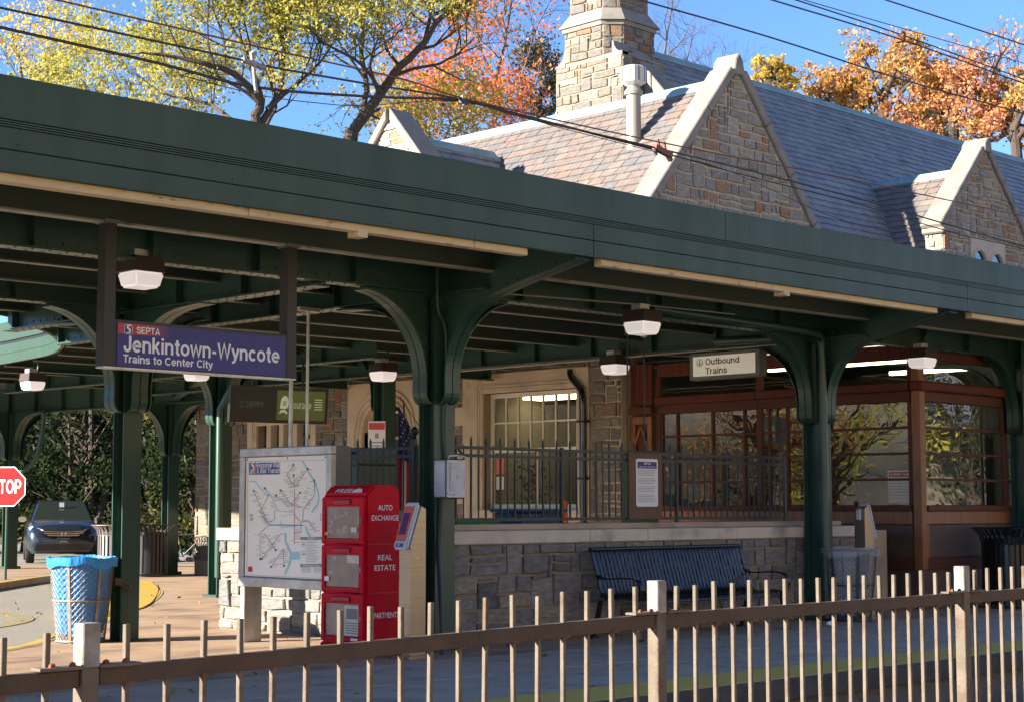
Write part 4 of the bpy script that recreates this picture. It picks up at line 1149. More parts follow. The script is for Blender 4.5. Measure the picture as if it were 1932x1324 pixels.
# columns with brackets
def sweep_flange(mb, col, d, cur, w, t=0.016, groove=True):
    """curved flange plate under a bracket; cur=(out,z) list"""
    d = Vector(d); sd = Vector((-d.y, d.x, 0)); col = Vector((col[0], col[1], 0))
    strips = ((-w / 2, -0.006), (0.006, w / 2)) if groove else ((-w / 2, w / 2),)
    n = len(cur)
    nn = []
    for i in range(n):
        a, b = cur[max(i - 1, 0)], cur[min(i + 1, n - 1)]
        tx, tz = b[0] - a[0], b[1] - a[1]; l = math.hypot(tx, tz) or 1
        nn.append((tz / l, -tx / l))
    for (s0, s1) in strips:
        vs = []; fs = []
        for i in range(n):
            for (s_, k) in ((s0, 0), (s1, 0), (s1, t), (s0, t)):
                p = col + d * (cur[i][0] + nn[i][0] * k) + sd * s_
                vs.append((p.x, p.y, cur[i][1] + nn[i][1] * k))
        for i in range(n - 1):
            for j in range(4):
                j2 = (j + 1) % 4
                fs.append((i * 4 + j, i * 4 + 4 + j, i * 4 + 4 + j2, i * 4 + j2))
        fs.append((0, 1, 2, 3)); fs.append(tuple((n - 1) * 4 + k for k in (3, 2, 1, 0)))
        mb.add(vs, fs)
CURY = smooth_path([(0.13, 2.50), (0.19, 2.52), (0.225, 2.60), (0.225, 2.78), (0.26, 2.98), (0.36, 3.18), (0.52, 3.36), (0.74, 3.49), (1.05, 3.585), (1.5, 3.68), (2.05, 3.785)], 3)
CURB = smooth_path([(0.13, 2.50), (0.19, 2.52), (0.225, 2.60), (0.225, 2.78), (0.26, 2.98), (0.36, 3.18), (0.52, 3.36), (0.74, 3.49), (1.05, 3.56), (1.5, 3.585)], 3)
CURX = smooth_path([(0.13, 2.50), (0.19, 2.52), (0.225, 2.60), (0.225, 2.80), (0.27, 3.02), (0.40, 3.26), (0.60, 3.45), (0.82, 3.56), (1.02, 3.60)], 3)
def bracket(col, d, cur, parent, dz=0.0, top=3.62):
    cur = [(a, z + dz) for a, z in cur]
    D = Vector(d); sd = Vector((-D.y, D.x, 0)); c0 = Vector((col[0], col[1], 0))
    mb = MB(CO)
    pol = [(0.12, cur[0][1])] + cur + [(cur[-1][0], max(cur[-1][1] + 0.02, top)), (0.12, max(top, cur[-1][1] + 0.02))]
    P3 = [c0 + D * a + Vector((0, 0, z)) + sd * 0.007 for a, z in pol]
    mb.prism(P3, -sd * 0.014)
    sweep_flange(mb, col, d, cur, 0.20)
    acc = 0
    for i in range(1, len(cur)):
        acc += math.hypot(cur[i][0] - cur[i - 1][0], cur[i][1] - cur[i - 1][1])
        if acc > 0.085:
            acc = 0
            a, b = cur[i - 1], cur[i]
            tx, tz = b[0] - a[0], b[1] - a[1]; l = math.hypot(tx, tz)
            nx_, nz_ = -tz / l, tx / l
            for s_ in (-1, 1):
                p = c0 + D * (b[0] + nx_ * 0.045) + sd * s_ * 0.008 + Vector((0, 0, b[1] + nz_ * 0.045))
                mb.dome(p, sd * s_, 0.021)
    for zz in np.arange(cur[0][1] + 0.1, 3.6, 0.14):
        for s_ in (-1, 1):
            p = c0 + D * 0.17 + sd * s_ * 0.008 + Vector((0, 0, zz)); mb.dome(p, sd * s_, 0.018)
    return mb.build('bracket', 'green', parent)
def column(x, y, dirs, z1=3.62, dz=0.0, rz=0.0, k=1.0):
    mb = MB(CO)
    h = 0.135
    for s_ in (-1, 1):
        mb.box(x - h, x + h, y + s_ * 0.115 - 0.010, y + s_ * 0.115 + 0.010, -0.12, z1)
    mb.box(x - 0.012, x + 0.012, y - 0.105, y + 0.105, -0.12, z1)
    for s_ in (-1, 1):
        for t_ in (-1, 1):
            mb.box(x + s_ * 0.013, x + s_ * 0.09, y + t_ * 0.105 - 0.008 * t_ - 0.008, y + t_ * 0.105 - 0.008 * t_ + 0.008, 0.0, z1)
    if k != 1.0: mb.v = [(x + (a - x) * k, y + (b - y) * k, c) for a, b, c in mb.v]
    if rz:
        cr, sr = math.cos(rz), math.sin(rz)
        mb.v = [(x + (a - x) * cr - (b - y) * sr, y + (a - x) * sr + (b - y) * cr, c) for a, b, c in mb.v]
    o = mb.build('column', 'green', C)
    mb = MB(CO); mb.box(x - 0.19, x + 0.19, y - 0.19, y + 0.19, -0.10, 0.02)
    mb.build('base_plate', 'green', o)
    for d, cur in dirs: bracket((x, y), d, cur, o, dz, 4.19 if cur is CURY else 3.62)
    return o
E_, W_, N_, S_ = (1, 0), (-1, 0), (0, 1), (0, -1)
def D3(t): return (t[0], t[1], 0)
full = [(D3(W_), CURX), (D3(E_), CURX), (D3(N_), CURB), (D3(S_), CURY)]
colA = column(11.72, 12.8, full)
colB = column(18.42, 12.8, full)
colC = column(23.8, 12.8, full)
column(5.1, 12.8, full); column(-1.6, 12.8, full)
half = [(D3(W_), CURX), (D3(E_), CURX), (D3(N_), CURB), (D3(S_), CURB)]
colD = column(10.22, 16.2, half, k=0.85)
colF = column(16.2, 22.9, half, dz=0.25)
colH = column(18.42, 21.4, [(D3(N_), CURX)], dz=0.5)
column(20.7, 31.1, half)
column(20.0, 36.7, half)
# conduits and pipes on the columns
def pipe(pts, r, m, parent, name='conduit', n=8): return MB(CO).tube(pts, r, n).build(name, m, parent, smooth=True)
pipe(smooth_path([(11.58, 12.63, 3.95), (11.58, 12.63, 3.45), (11.70, 12.63, 3.2), (11.70, 12.64, 2.2), (11.72, 12.655, 1.9)], 3), 0.017, 'green', colA)
pipe(smooth_path([(11.64, 12.64, 1.55), (11.62, 12.655, 1.0), (11.50, 12.5, 0.45), (11.44, 12.4, 0.0)], 4), 0.024, 'black', colA)
pipe(smooth_path([(18.12, 14.2, 3.64), (18.22, 12.9, 3.60), (18.25, 12.64, 3.56), (18.27, 12.60, 3.40), (18.28, 12.6, 3.0), (18.28, 12.6, 0)], 4), 0.058, 'green', colB, 'drain_pipe', 12)
pipe(smooth_path([(14.85, 12.55, 3.7), (17.0, 12.55, 3.66), (18.0, 12.56, 3.63), (18.24, 12.58, 3.58), (18.27, 12.6, 3.40)], 4), 0.05, 'green', colB, 'drain_pipe', 12)
pipe([(23.62, 12.64, 3.9), (23.62, 12.64, 0)], 0.03, 'green', colC)
pipe([(16.05, 22.72, 0.3), (16.05, 22.72, 3.0), (16.2, 22.5, 3.5)], 0.06, 'green', colF, 'drain_pipe', 10)
pipe(smooth_path([(19.7, 36.4, 1.6), (19.7, 36.4, 2.0), (20.1, 35.9, 2.4), (20.2, 35.7, 3.0), (20.2, 35.6, 3.6)], 4), 0.06, 'green', colF, 'drain_pipe', 10)
pipe([(18.28, 13.3, 3.55), (18.28, 21.4, 3.54)], 0.014, 'oldsteel', C)
pipe([(12.1, 12.4, 3.64), (14.4, 12.4, 3.70), (16.2, 12.4, 3.72)], 0.010, 'oldsteel', C)
# small junction box + chain on column D
pipe([(10.18, 16.06, 0.62), (10.16, 16.03, 0.45), (10.14, 16.05, 0.1)], 0.010, 'chain', colD, 'chain')
mb = MB(CO)
for i in range(14):
    t = i / 13
    mb.tube([(10.02 + 0.16 * t, 16.05, 0.66 - 0.10 * t), (10.04 + 0.16 * t, 16.04, 0.64 - 0.10 * t)], 0.012, 5)
mb.box(9.98, 10.06, 16.0, 16.03, 0.62, 0.70)
mb.build('chain', 'chain', colD)

# ---------------------------------------------------------------- wooden ticket booth
KO = (23.5, 15.5, 0)
K = thing('ticket_booth', 'varnished wood and glass booth behind the right hand columns', 'booth', KO)
KXR, KXL, KY, KYB = 21.18, 21.26, 12.96, 18.42
ZB = [1.47, 1.84, 2.21, 2.58, 2.95]
MB(KO).box(KXR + 0.05, 30, KY + 0.05, KYB, 0, 0.56).build('plinth', 'woodpanel', K)
# right section west face: y 12.96..15.75 ; left section 15.75..17.9 ; solid panel 17.9..18.42
def wbox(name, m, x0, x1, y0, y1, z0, z1, bv=0.006, par=None): return MB(KO).box(x0, x1, y0, y1, z0, z1).build(name, m, par or K, bevel=bv)
wbox('corner_post', 'wood', KXR - 0.01, KXR + 0.13, KY - 0.01, KY + 0.13, 0.56, 3.70)
def face_west(x, ys, thick):
    """ys: ascending y positions of verticals (near to far)"""
    y0, y1 = ys[0], ys[-1]
    wbox('base_rail', 'woodbrown', x + 0.005, x + 0.10, y0, y1, 0.56, 0.72)
    wbox('belt_rail', 'wood', x, x + 0.10, y0, y1, 1.20, 1.385)
    wbox('window_sill', 'woodbrown', x - 0.04, x + 0.12, y0, y1, 1.39, 1.468)
    wbox('head_rail', 'woodbrown', x, x + 0.10, y0, y1, 2.955, 3.10)
    wbox('cornice', 'woodred', x - 0.09, x + 0.12, y0 - 0.02, y1, 3.103, 3.235, 0.02)
    wbox('top_beam', 'woodred', x, x + 0.10, y0, y1, 3.56, 3.77)
    for i, y in enumerate(ys):
        w = 0.05 if i in thick else 0.019
        wbox('post' if i in thick else 'muntin', 'woodbrown', x + 0.012, x + 0.085, y - w, y + w, 1.47, 2.953, 0.004)
        if i in thick: wbox('post', 'woodred', x + 0.012, x + 0.085, y - w, y + w, 3.237, 3.558, 0.004)
    for i in range(len(ys) - 1):
        a, b = ys[i] + 0.02, ys[i + 1] - 0.02
        for z in ZB[1:-1]:
            MB(KO).box(x + 0.02, x + 0.075, a, b, z - 0.018, z + 0.018).build('muntin', 'woodbrown', K)
        for k in range(4):
            MB(KO).box(x + 0.046, x + 0.050, a, b, ZB[k] + 0.004, ZB[k + 1] - 0.004).build('pane', 'glass', K)
    MB(KO).box(x + 0.046, x + 0.050, y0 + 0.05, y1 - 0.05, 3.24, 3.555).build('pane', 'glass', K)
    # lower panels
    n = max(1, round((y1 - y0) / 1.35))
    for k in range(n):
        a, b = y0 + (y1 - y0) * k / n, y0 + (y1 - y0) * (k + 1) / n
        wbox('stile', 'wood', x + 0.002, x + 0.10, b - 0.07, b, 0.722, 1.198)
        wbox('panel', 'woodpanel', x + 0.035, x + 0.05, a + 0.01, b - 0.08, 0.73, 1.19, 0.004)
face_west(KXR, [KY + 0.16, 15.28, 15.62, 15.80], (0, 3))
face_west(KXL, [15.86, 16.15, 16.78, 17.50, 17.82, 17.9], (0, 5))
wbox('panel', 'woodred', KXL - 0.05, KXL, 17.96, KYB, 3.10, 3.78)
for k in range(5): MB(KO).box(KXL - 0.058, KXL - 0.05, 17.97 + k * 0.09, 18.05 + k * 0.09, 3.2, 3.76).build('bead_board', 'woodred', K)
wbox('cornice', 'woodred', KXL - 0.14, KXL, 17.92, KYB + 0.0, 2.96, 3.08, 0.015)
wbox('panel', 'woodbrown', KXL - 0.03, KXL, 17.96, KYB, 0.56, 2.95)
for (a, b, c, d) in ((17.97, 18.41, 2.80, 2.92), (17.97, 18.41, 1.95, 2.05), (17.97, 18.06, 2.05, 2.80), (18.32, 18.41, 2.05, 2.80)):
    wbox('frame_rail', 'wood', KXL - 0.07, KXL - 0.031, a, b, c, d, 0.005)
dmd = [(18.19, 2.10), (18.33, 2.43), (18.19, 2.76), (18.05, 2.43)]
for i in range(4):
    a, b = dmd[i], dmd[(i + 1) % 4]
    MB(KO).bar((KXL - 0.06, *a), (KXL - 0.06, *b), 0.03, 0.055, (1, 0, 0)).build('diamond_trim', 'wood', K)
# front face (faces the platform)
FX = [KXR + 0.16, 22.35, 23.62, 24.6, 25.8, 27.0, 29.9]
wbox('belt_rail', 'wood', KXR + 0.13, 29.9, KY, KY + 0.1, 1.20, 1.385)
wbox('base_rail', 'woodbrown', KXR + 0.13, 29.9, KY + 0.005, KY + 0.1, 0.56, 0.72)
wbox('window_sill', 'woodbrown', KXR + 0.13, 29.9, KY - 0.04, KY + 0.12, 1.39, 1.468)
wbox('head_rail', 'woodbrown', KXR + 0.13, 29.9, KY, KY + 0.1, 2.955, 3.10)
wbox('cornice', 'woodred', KXR - 0.09, 29.9, KY - 0.09, KY + 0.12, 3.10, 3.238, 0.02)
wbox('top_beam', 'woodred', KXR + 0.13, 29.9, KY, KY + 0.10, 3.56, 3.77)
wbox('panel', 'woodpanel', KXR + 0.14, 29.9, KY + 0.04, KY + 0.05, 0.725, 1.195)
wbox('stile', 'wood', KXR + 0.13, KXR + 0.2, KY + 0.002, KY + 0.1, 0.722, 1.198)
for i in range(len(FX) - 1):
    a, b = FX[i], FX[i + 1]
    if i: wbox('post', 'woodbrown', a - 0.04, a + 0.04, KY + 0.012, KY + 0.085, 1.47, 2.953, 0.004) if i != 1 else None
    for z in ZB[1:-1]: MB(KO).box(a, b, KY + 0.02, KY + 0.075, z - 0.018, z + 0.018).build('muntin', 'woodbrown', K)
    for k in range(4): MB(KO).box(a, b, KY + 0.046, KY + 0.050, ZB[k] + 0.004, ZB[k + 1] - 0.004).build('pane', 'glass', K)
MB(KO).box(KXR + 0.14, 29.8, KY + 0.046, KY + 0.050, 3.24, 3.555).build('pane', 'glass', K)
# inside
rm = MB(KO).box(26.0, 26.1, KY + 0.3, KYB, 0.56, 3.75).box(KXR + 0.3, 29, KYB - 0.1, KYB, 0.56, 3.75).build('interior_wall', 'roomdark', K)
MB(KO).box(KXR + 0.12, 29, KY + 0.12, KYB - 0.1, 3.80, 3.83).build('interior_ceiling', 'green', K)
MB(KO).box(KXR + 0.12, 29, KY + 0.12, KYB - 0.1, 0.565, 0.60).build('interior_floor', 'roomdark', K)
for xx, ya, yb in ((22.3, 13.4, 16.4), (24.3, 13.4, 15.4)):
    MB(KO).box(xx - 0.05, xx + 0.05, ya, yb, 3.62, 3.68).build('tube_lamp', 'tube_lit', K)
wbox('counter', 'woodbrown', 23.4, 24.0, 14.2, 18.0, 0.6, 1.65)
wbox('ticket_rack', 'roomdark', 25.6, 25.98, 14.5, 17.5, 1.0, 2.6)
# notice in the window
nt = MB(KO)
nt.prism([(KXR + 0.03, 13.12, 1.50), (KXR + 0.03, 13.52, 1.50), (KXR + 0.03, 13.53, 1.97), (KXR + 0.03, 13.11, 1.97)], (0.003, 0, 0))
NT = nt.build('rail_notice', 'paper'); NT.location = KO
tag(NT, 'white slippery rail notice with dark header taped inside the booth window', 'notice')
MB(KO).box(KXR + 0.025, KXR + 0.029, 13.14, 13.50, 1.88, 1.945).build('header', 'reddark', NT)
mb = MB(KO); text(mb, 'SLIPPERY RAIL', (KXR + 0.024, 13.48, 1.895), (0, -1, 0), (0, 0, 1), 0.035, 0.32, 0.0); mb.build('lettering', 'lettering', NT)
mb = MB(KO)
for i in range(7):
    z = 1.82 - i * 0.042
    mb.box(KXR + 0.026, KXR + 0.029, 13.16 + 0.02 * (i % 3), 13.49, z, z + 0.008)
mb.build('print_lines', 'linegrey', NT)

# ---------------------------------------------------------------- terrace wall
TO = (15, 13.2, 0)
TW = thing('terrace_wall', 'coursed grey stone retaining wall with pale coping behind the bench', 'wall', TO)
WX, WY = 12.05, 13.0
MB(TO).box(WX, 19.55, WY, WY + 0.35, 0, 1.05).box(WX, WX + 0.35, WY + 0.35, 17.0, 0, 1.05).build('wall_core', 'greymortar', TW)
g1 = stones(rubble(WX - 0.02, 0.0, 19.55, 1.05, (0.09, 0.24), (0.20, 0.70), 71), (V(0, WY, 0), V(1, 0, 0), V(0, 0, 1), V(0, -1, 0)), 21, gap=0.014, dep=(0.02, 0.045))
g2 = stones(rubble(WY, 0.0, 17.0, 1.05, (0.10, 0.24), (0.22, 0.65), 72), (V(WX, 0, 0), V(0, 1, 0), V(0, 0, 1), V(-1, 0, 0)), 22, gap=0.014, dep=(0.02, 0.045))
Pieces(200).put('stone', g1 + g2, 'wallstone', TW, TO, 'stones')
xs = [WX - 0.05, 14.2, 15.2, 16.9, 18.42]
for i in range(len(xs) - 1): MB(TO).box(xs[i] + 0.003, xs[i + 1] - 0.003, WY - 0.05, WY + 0.42, 1.052, 1.195).build('coping_slab', 'coping', TW, bevel=0.010)
MB(TO).box(18.80, 19.6, WY - 0.05, WY + 0.42, 1.052, 1.195).build('coping_slab', 'coping', TW, bevel=0.010)
ys = [WY + 0.423, 14.6, 15.9, 17.05]
for i in range(3): MB(TO).box(WX - 0.05, WX + 0.40, ys[i] + 0.003, ys[i + 1] - 0.003, 1.052, 1.195).build('coping_slab', 'coping', TW, bevel=0.010)
MB(TO).box(WX + 0.12, 19.5, WY + 0.18, WY + 0.42, 1.196, 1.262).build('upstand', 'concrete', TW, bevel=0.006)
tag(MB().box(WX + 0.35, 20.98, WY + 0.42, 17.0, 0.0, 1.12).build('terrace_floor', 'concrete'), kind='structure')
# ---------------------------------------------------------------- terrace railing
RO = (15, 13.35, 1.26)
RL = thing('terrace_railing', 'thin dark green iron picket railing on top of the terrace wall', 'railing', RO)
RY = WY + 0.30
def rail(p, q, w, h): MB(RO).bar(p, q, w, h).build('rail', 'darkiron', RL)
for z in (1.31, 2.00, 2.085):
    rail((WX + 0.28, RY, z), (18.38, RY, z), 0.022, 0.035)
    rail((WX + 0.25, RY, z), (WX + 0.25, 15.7, z), 0.022, 0.035)
def mkpick(thick, tall):
    h = thick
    zt = 2.17 if tall else 2.085
    return MB().box(-h, h, -h, h, 1.30, zt).add([(-h, -h, zt), (h, -h, zt), (h, h, zt), (-h, h, zt), (0, 0, zt + 0.05)], [(0, 1, 4), (1, 2, 4), (2, 3, 4), (3, 0, 4)])
pk = None
spots = [(WX + 0.40 + i * 0.112, RY) for i in range(54)] + [(WX + 0.25, RY + 0.12 + i * 0.112) for i in range(20)]
me1 = me2 = None
for i, (x, y) in enumerate(spots):
    if i % 2 == 0:
        if me1 is None: o = mkpick(0.009, True).build('picket', 'darkiron', RL); me1 = o.data
        else: o = link('picket', me1, RL)
    else:
        if me2 is None: o = mkpick(0.006, False).build('picket', 'darkiron', RL); me2 = o.data
        else: o = link('picket', me2, RL)
    o.location = (x - RO[0], y - RO[1], -RO[2])
def fpost(x, y):
    o = MB(RO).box(x - 0.024, x + 0.024, y - 0.024, y + 0.024, 1.2, 2.18).build('post', 'darkiron', RL)
    MB(RO).lathe([(0.012, 2.18), (0.03, 2.19), (0.018, 2.21), (0.045, 2.25), (0.045, 2.28), (0.02, 2.31), (0.004, 2.32)], 12, (x, y, 0)).build('finial', 'darkiron', o, smooth=True)
for x in (WX + 0.28, 14.1, 16.15, 18.38): MB(RO).box(x - 0.018, x + 0.018, RY - 0.018, RY + 0.018, 1.2, 2.12).build('post', 'darkiron', RL)
fpost(WX + 0.25, 13.80); fpost(WX + 0.25, 15.7)
MB(RO).bar((WX + 0.42, RY - 0.02, 2.06), (WX + 0.55, RY + 0.02, 1.98), 0.02, 0.02).build('brace', 'darkiron', RL)
# ---------------------------------------------------------------- station name sign
def emblem(par, off, org, right, up, s, red='signred', blue='signblue'):
    """rounded square transit emblem with a white S ribbon; s = side"""
    right, up, org = Vector(right), Vector(up), Vector(org); n = right.cross(up)
    P = lambda x, y, z: org + right * x * s + up * y * s + n * z
    def quad(pts, z, m, name):
        MB(off).prism([P(x, y, z) for x, y in pts], n * 0.0008).build(name, m, par)
    rr = lambda a, r: [(a + r, a), (1 - a - r, a), (1 - a, a + r), (1 - a, 1 - a - r), (1 - a - r, 1 - a), (a + r, 1 - a), (a, 1 - a - r), (a, a + r)]
    quad(rr(0, .14), 0.001, 'lettering', 'emblem_border')
    quad(rr(0.05, .11), 0.0022, blue, 'emblem_field')
    quad([(0.60, 0.06), (0.94, 0.06), (0.94, 0.90), (0.85, 0.94), (0.45, 0.94), (0.70, 0.60), (0.62, 0.40)], 0.0034, red, 'emblem_field')
    mb = MB(off)
    pts = smooth_path([(0.80, 0.82), (0.62, 0.90), (0.40, 0.84), (0.34, 0.68), (0.48, 0.55), (0.64, 0.44), (0.66, 0.28), (0.50, 0.16), (0.22, 0.14)], 3)
    wd = [0.02 + 0.20 * math.sin(math.pi * (k + 0.5) / len(pts)) ** 0.8 for k in range(len(pts))]
    vs = []
    for i, (x, y) in enumerate(pts):
        a, b = pts[max(i - 1, 0)], pts[min(i + 1, len(pts) - 1)]
        dx, dy = b[0] - a[0], b[1] - a[1]; l = math.hypot(dx, dy)
        vs += [P(x - dy / l * wd[i] / 2, y + dx / l * wd[i] / 2, 0.0048), P(x + dy / l * wd[i] / 2, y - dx / l * wd[i] / 2, 0.0048)]
    mb.add(vs, [(2 * i, 2 * i + 1, 2 * i + 3, 2 * i + 2) for i in range(len(pts) - 1)])
    mb.build('emblem_ribbon', 'lettering', par)
def gradmat(name, c1, c2, axis, a, b):
    m = bpy.data.materials.new(name); m.use_nodes = True
    N, L = m.node_tree.nodes, m.node_tree.links
    g = N.new('ShaderNodeNewGeometry'); sx = N.new('ShaderNodeSeparateXYZ'); mr = N.new('ShaderNodeMapRange'); mx = N.new('ShaderNodeMix'); mx.data_type = 'RGBA'
    L.new(g.outputs['Position'], sx.inputs[0]); L.new(sx.outputs[axis], mr.inputs[0])
    mr.inputs[1].default_value = a; mr.inputs[2].default_value = b
    L.new(mr.outputs[0], mx.inputs[0]); mx.inputs[6].default_value = (*c1, 1); mx.inputs[7].default_value = (*c2, 1)
    L.new(mx.outputs[2], N['Principled BSDF'].inputs['Base Color']); N['Principled BSDF'].inputs['Roughness'].default_value = 0.4
    M[name] = m
SX0, SX1, SY, SZ0, SZ1 = 7.41, 9.11, 12.0, 2.585, 2.945
so = (8.28, SY, 2.58)
SG = thing('station_name_sign', 'blue and red Jenkintown-Wyncote station sign hanging from two dark posts', 'sign', so)
gradmat('signgrad', (0.42, 0.03, 0.045), (0.014, 0.017, 0.18), 0, SX0 + 0.28, SX0 + 0.50)
MB(so).box(SX0 - 0.02, SX1 + 0.02, SY - 0.055, SY + 0.055, SZ0 - 0.008, SZ1 + 0.014).build('housing', 'hanger', SG)
MB(so).box(SX0 - 0.12, SX1 + 0.12, SY - 0.062, SY + 0.062, SZ0 - 0.022, SZ0 - 0.009).build('bottom_trim', 'alum', SG)
for xa in (SX0 - 0.125, SX1 + 0.02): MB(so).box(xa, xa + 0.105, SY - 0.06, SY + 0.06, SZ0 - 0.008, 3.771).build('hanger_post', 'hanger', SG, bevel=0.004)
for xa in (SX0 - 0.145, SX1 + 0.0): MB(so).box(xa, xa + 0.145, SY - 0.08, SY + 0.08, 3.74, 3.7715).build('clamp_plate', 'alumdark', SG)
MB(so).box(SX0, SX1, SY - 0.062, SY - 0.056, SZ0, SZ1 - 0.012).build('face', 'signblue', SG)
MB(so).box(SX0, SX0 + 0.70, SY - 0.0635, SY - 0.0622, SZ1 - 0.098, SZ1 - 0.012).build('red_band', 'signgrad', SG)
fy = SY - 0.0636
rt, up = (1, 0, 0), (0, 0, 1)
mb = MB(so)
stext(mb, 'Jenkintown-Wyncote', (SX0 + 0.055, fy, SZ0 + 0.117), rt, up, 0.132, 1.58)
stext(mb, 'Trains to Center City', (SX0 + 0.055, fy, SZ0 + 0.030), rt, up, 0.066, 0.875)
stext(mb, 'SEPTA', (SX0 + 0.175, fy - 0.001, SZ0 + 0.272), rt, up, 0.056, 0.225)
mb.build('lettering', 'lettering', SG)
emblem(SG, so, (SX0 + 0.062, fy, SZ0 + 0.262), rt, up, 0.078)

# ---------------------------------------------------------------- canopy lights
def canopy_light(x, y, label, s=0.16, z=3.35, stem=0.0):
    t = thing('canopy_light', label, 'light', (x, y, z), 0, 'square lights under the canopy')
    mb = MB()
    def frust(z0, h0, z1, h1):
        mb.add([(-h0, -h0, z0), (h0, -h0, z0), (h0, h0, z0), (-h0, h0, z0), (-h1, -h1, z1), (h1, -h1, z1), (h1, h1, z1), (-h1, h1, z1)], [(0, 3, 2, 1), (4, 5, 6, 7), (0, 1, 5, 4), (1, 2, 6, 5), (2, 3, 7, 6), (3, 0, 4, 7)])
    frust(0.135, s * 1.03, 0.27, s * 0.93); mb.build('housing', 'lightbrown', t, bevel=0.006)
    mb = MB(); frust(0.0, s * 0.80, 0.134, s * 0.99); mb.build('diffuser', 'diffuser', t, bevel=0.018, seg=2)
    MB().box(-0.11, 0.05, -0.07, 0.07, 0.271, 0.34).build('mounting_box', 'alum', t, bevel=0.004)
    MB().tube([(0.09, 0, 0.25), (0.09, 0, 0.46)], 0.02, 8).build('stem', 'green', t)
    return t
canopy_light(8.2, 12.85, 'square canopy light with brown housing above the left end of the station name sign', 0.155, 3.37)
canopy_light(14.5, 12.42, 'square canopy light in the middle of the bay above the bench', 0.165, 3.38)
canopy_light(20.6, 12.55, 'square canopy light right of the second arched column before the booth', 0.16, 3.36)
canopy_light(18.25, 16.15, 'square canopy light hanging left of the Outbound Trains sign by the stone wall corner', 0.165, 3.34)
canopy_light(13.9, 24.9, 'small square canopy light at far left beyond the curved opening', 0.16, 3.33)
canopy_light(14.6, 21.3, 'square canopy light half hidden below the middle of the station name sign', 0.16, 3.33)
canopy_light(16.65, 19.4, 'square canopy light peeking out left of the riveted middle column', 0.165, 3.33)

# ---------------------------------------------------------------- outbound sign
oo = (18.34, 14.2, 3.2)
OS = thing('direction_sign', 'cream Outbound Trains sign in a grey box frame below the girder', 'sign', oo)
OX, Y0, Y1, Z0, Z1 = 18.30, 13.62, 14.82, 3.185, 3.555
MB(oo).box(OX, OX + 0.16, Y0, Y1, Z0, Z1).build('frame', 'signgrey', OS, bevel=0.008)
MB(oo).box(OX - 0.008, OX - 0.001, Y0 + 0.07, Y1 - 0.07, Z0 + 0.05, Z1 - 0.05).build('face', 'signcream', OS)
mb = MB(oo); lx = (0, -1, 0)
stext(mb, 'Outbound', (OX - 0.009, Y1 - 0.29, Z0 + 0.20), lx, up, 0.088, 0.58, 0.15)
stext(mb, 'Trains', (OX - 0.009, Y1 - 0.29, Z0 + 0.072), lx, up, 0.088, 0.37, 0.15)
mb.build('lettering', 'letterblack', OS)
mb = MB(oo)
cy, cz = Y1 - 0.19, Z0 + 0.235
mb.tube([(OX - 0.010, cy + 0.05 * math.cos(a * math.pi / 10), cz + 0.05 * math.sin(a * math.pi / 10)) for a in range(21)], 0.004, 4, False)
mb.bar((OX - 0.010, cy, cz + 0.034), (OX - 0.010, cy, cz - 0.03), 0.004, 0.010, (0, 1, 0))
mb.bar((OX - 0.010, cy, cz - 0.034), (OX - 0.010, cy + 0.026, cz - 0.006), 0.004, 0.010, (1, 0, 0)); mb.bar((OX - 0.010, cy, cz - 0.034), (OX - 0.010, cy - 0.026, cz - 0.006), 0.004, 0.010, (1, 0, 0))
mb.build('arrow', 'letterblack', OS)
for y in (13.9, 14.5): MB(oo).box(OX + 0.06, OX + 0.10, y - 0.02, y + 0.02, Z1, 3.57).build('hanger', 'signgrey', OS)

# ---------------------------------------------------------------- information screens
sc = thing('information_screen', 'twin hanging display with lit olive green courage panel and dark clock panel', 'screen', (15.16, 20.0, 2.67), R(-12))
sc.scale = (0.80, 0.80, 0.80)
tl = Vector((0, 0.10, 0.995))
def scr(x0, x1, z0, z1, y, t, m, name):
    b = Vector((0, y, 0)); a = [(x0, z0), (x1, z0), (x1, z1), (x0, z1)]
    MB().prism([(x, y + 0.0 - zz * 0.10, zz) for x, zz in a], (0, t, 0)).build(name, m, sc)
scr(-0.98, 0.98, 0.0, 0.66, 0, 0.10, 'black', 'housing')
scr(-0.06, 0.92, 0.06, 0.60, -0.004, 0.003, 'screengreen', 'lit_panel')
scr(-0.94, -0.14, 0.06, 0.60, -0.004, 0.003, 'black', 'dark_panel')
su = Vector((0, -0.10, 0.995)).normalized()
mb = MB()
stext(mb, 'courage', (0.20, -0.032, 0.27), (1, 0, 0), su, 0.15, 0.44, 0.09, lift=0.004)
for i in range(5): text(mb, ('courage', 'service', 'honor', 'respect', 'kindness')[i] if False else 'HHHHHHH', (0.70, -0.047 + 0.004 * i, 0.42 - 0.04 * i), (1, 0, 0), su, 0.012, 0.17, 0.0, lift=0.004) if False else mb.add([(0.70, -0.05 - (0.44 - 0.045 * i - .42) * .1, 0.44 - 0.045 * i), (0.86, -0.05 - (0.44 - 0.045 * i - .42) * .1, 0.44 - 0.045 * i), (0.86, -0.052 - (0.44 - 0.045 * i - .42) * .1, 0.455 - 0.045 * i), (0.70, -0.052 - (0.44 - 0.045 * i - .42) * .1, 0.455 - 0.045 * i)], [(0, 1, 2, 3)])
hd = [(0.00, 0.27), (0.02, 0.44), (0.07, 0.50), (0.13, 0.49), (0.17, 0.42), (0.18, 0.36), (0.165, 0.34), (0.16, 0.29), (0.12, 0.265), (0.05, 0.265)]
mb.prism([(x, -0.009 - z * 0.10, z) for x, z in hd], (0, 0.002, 0))
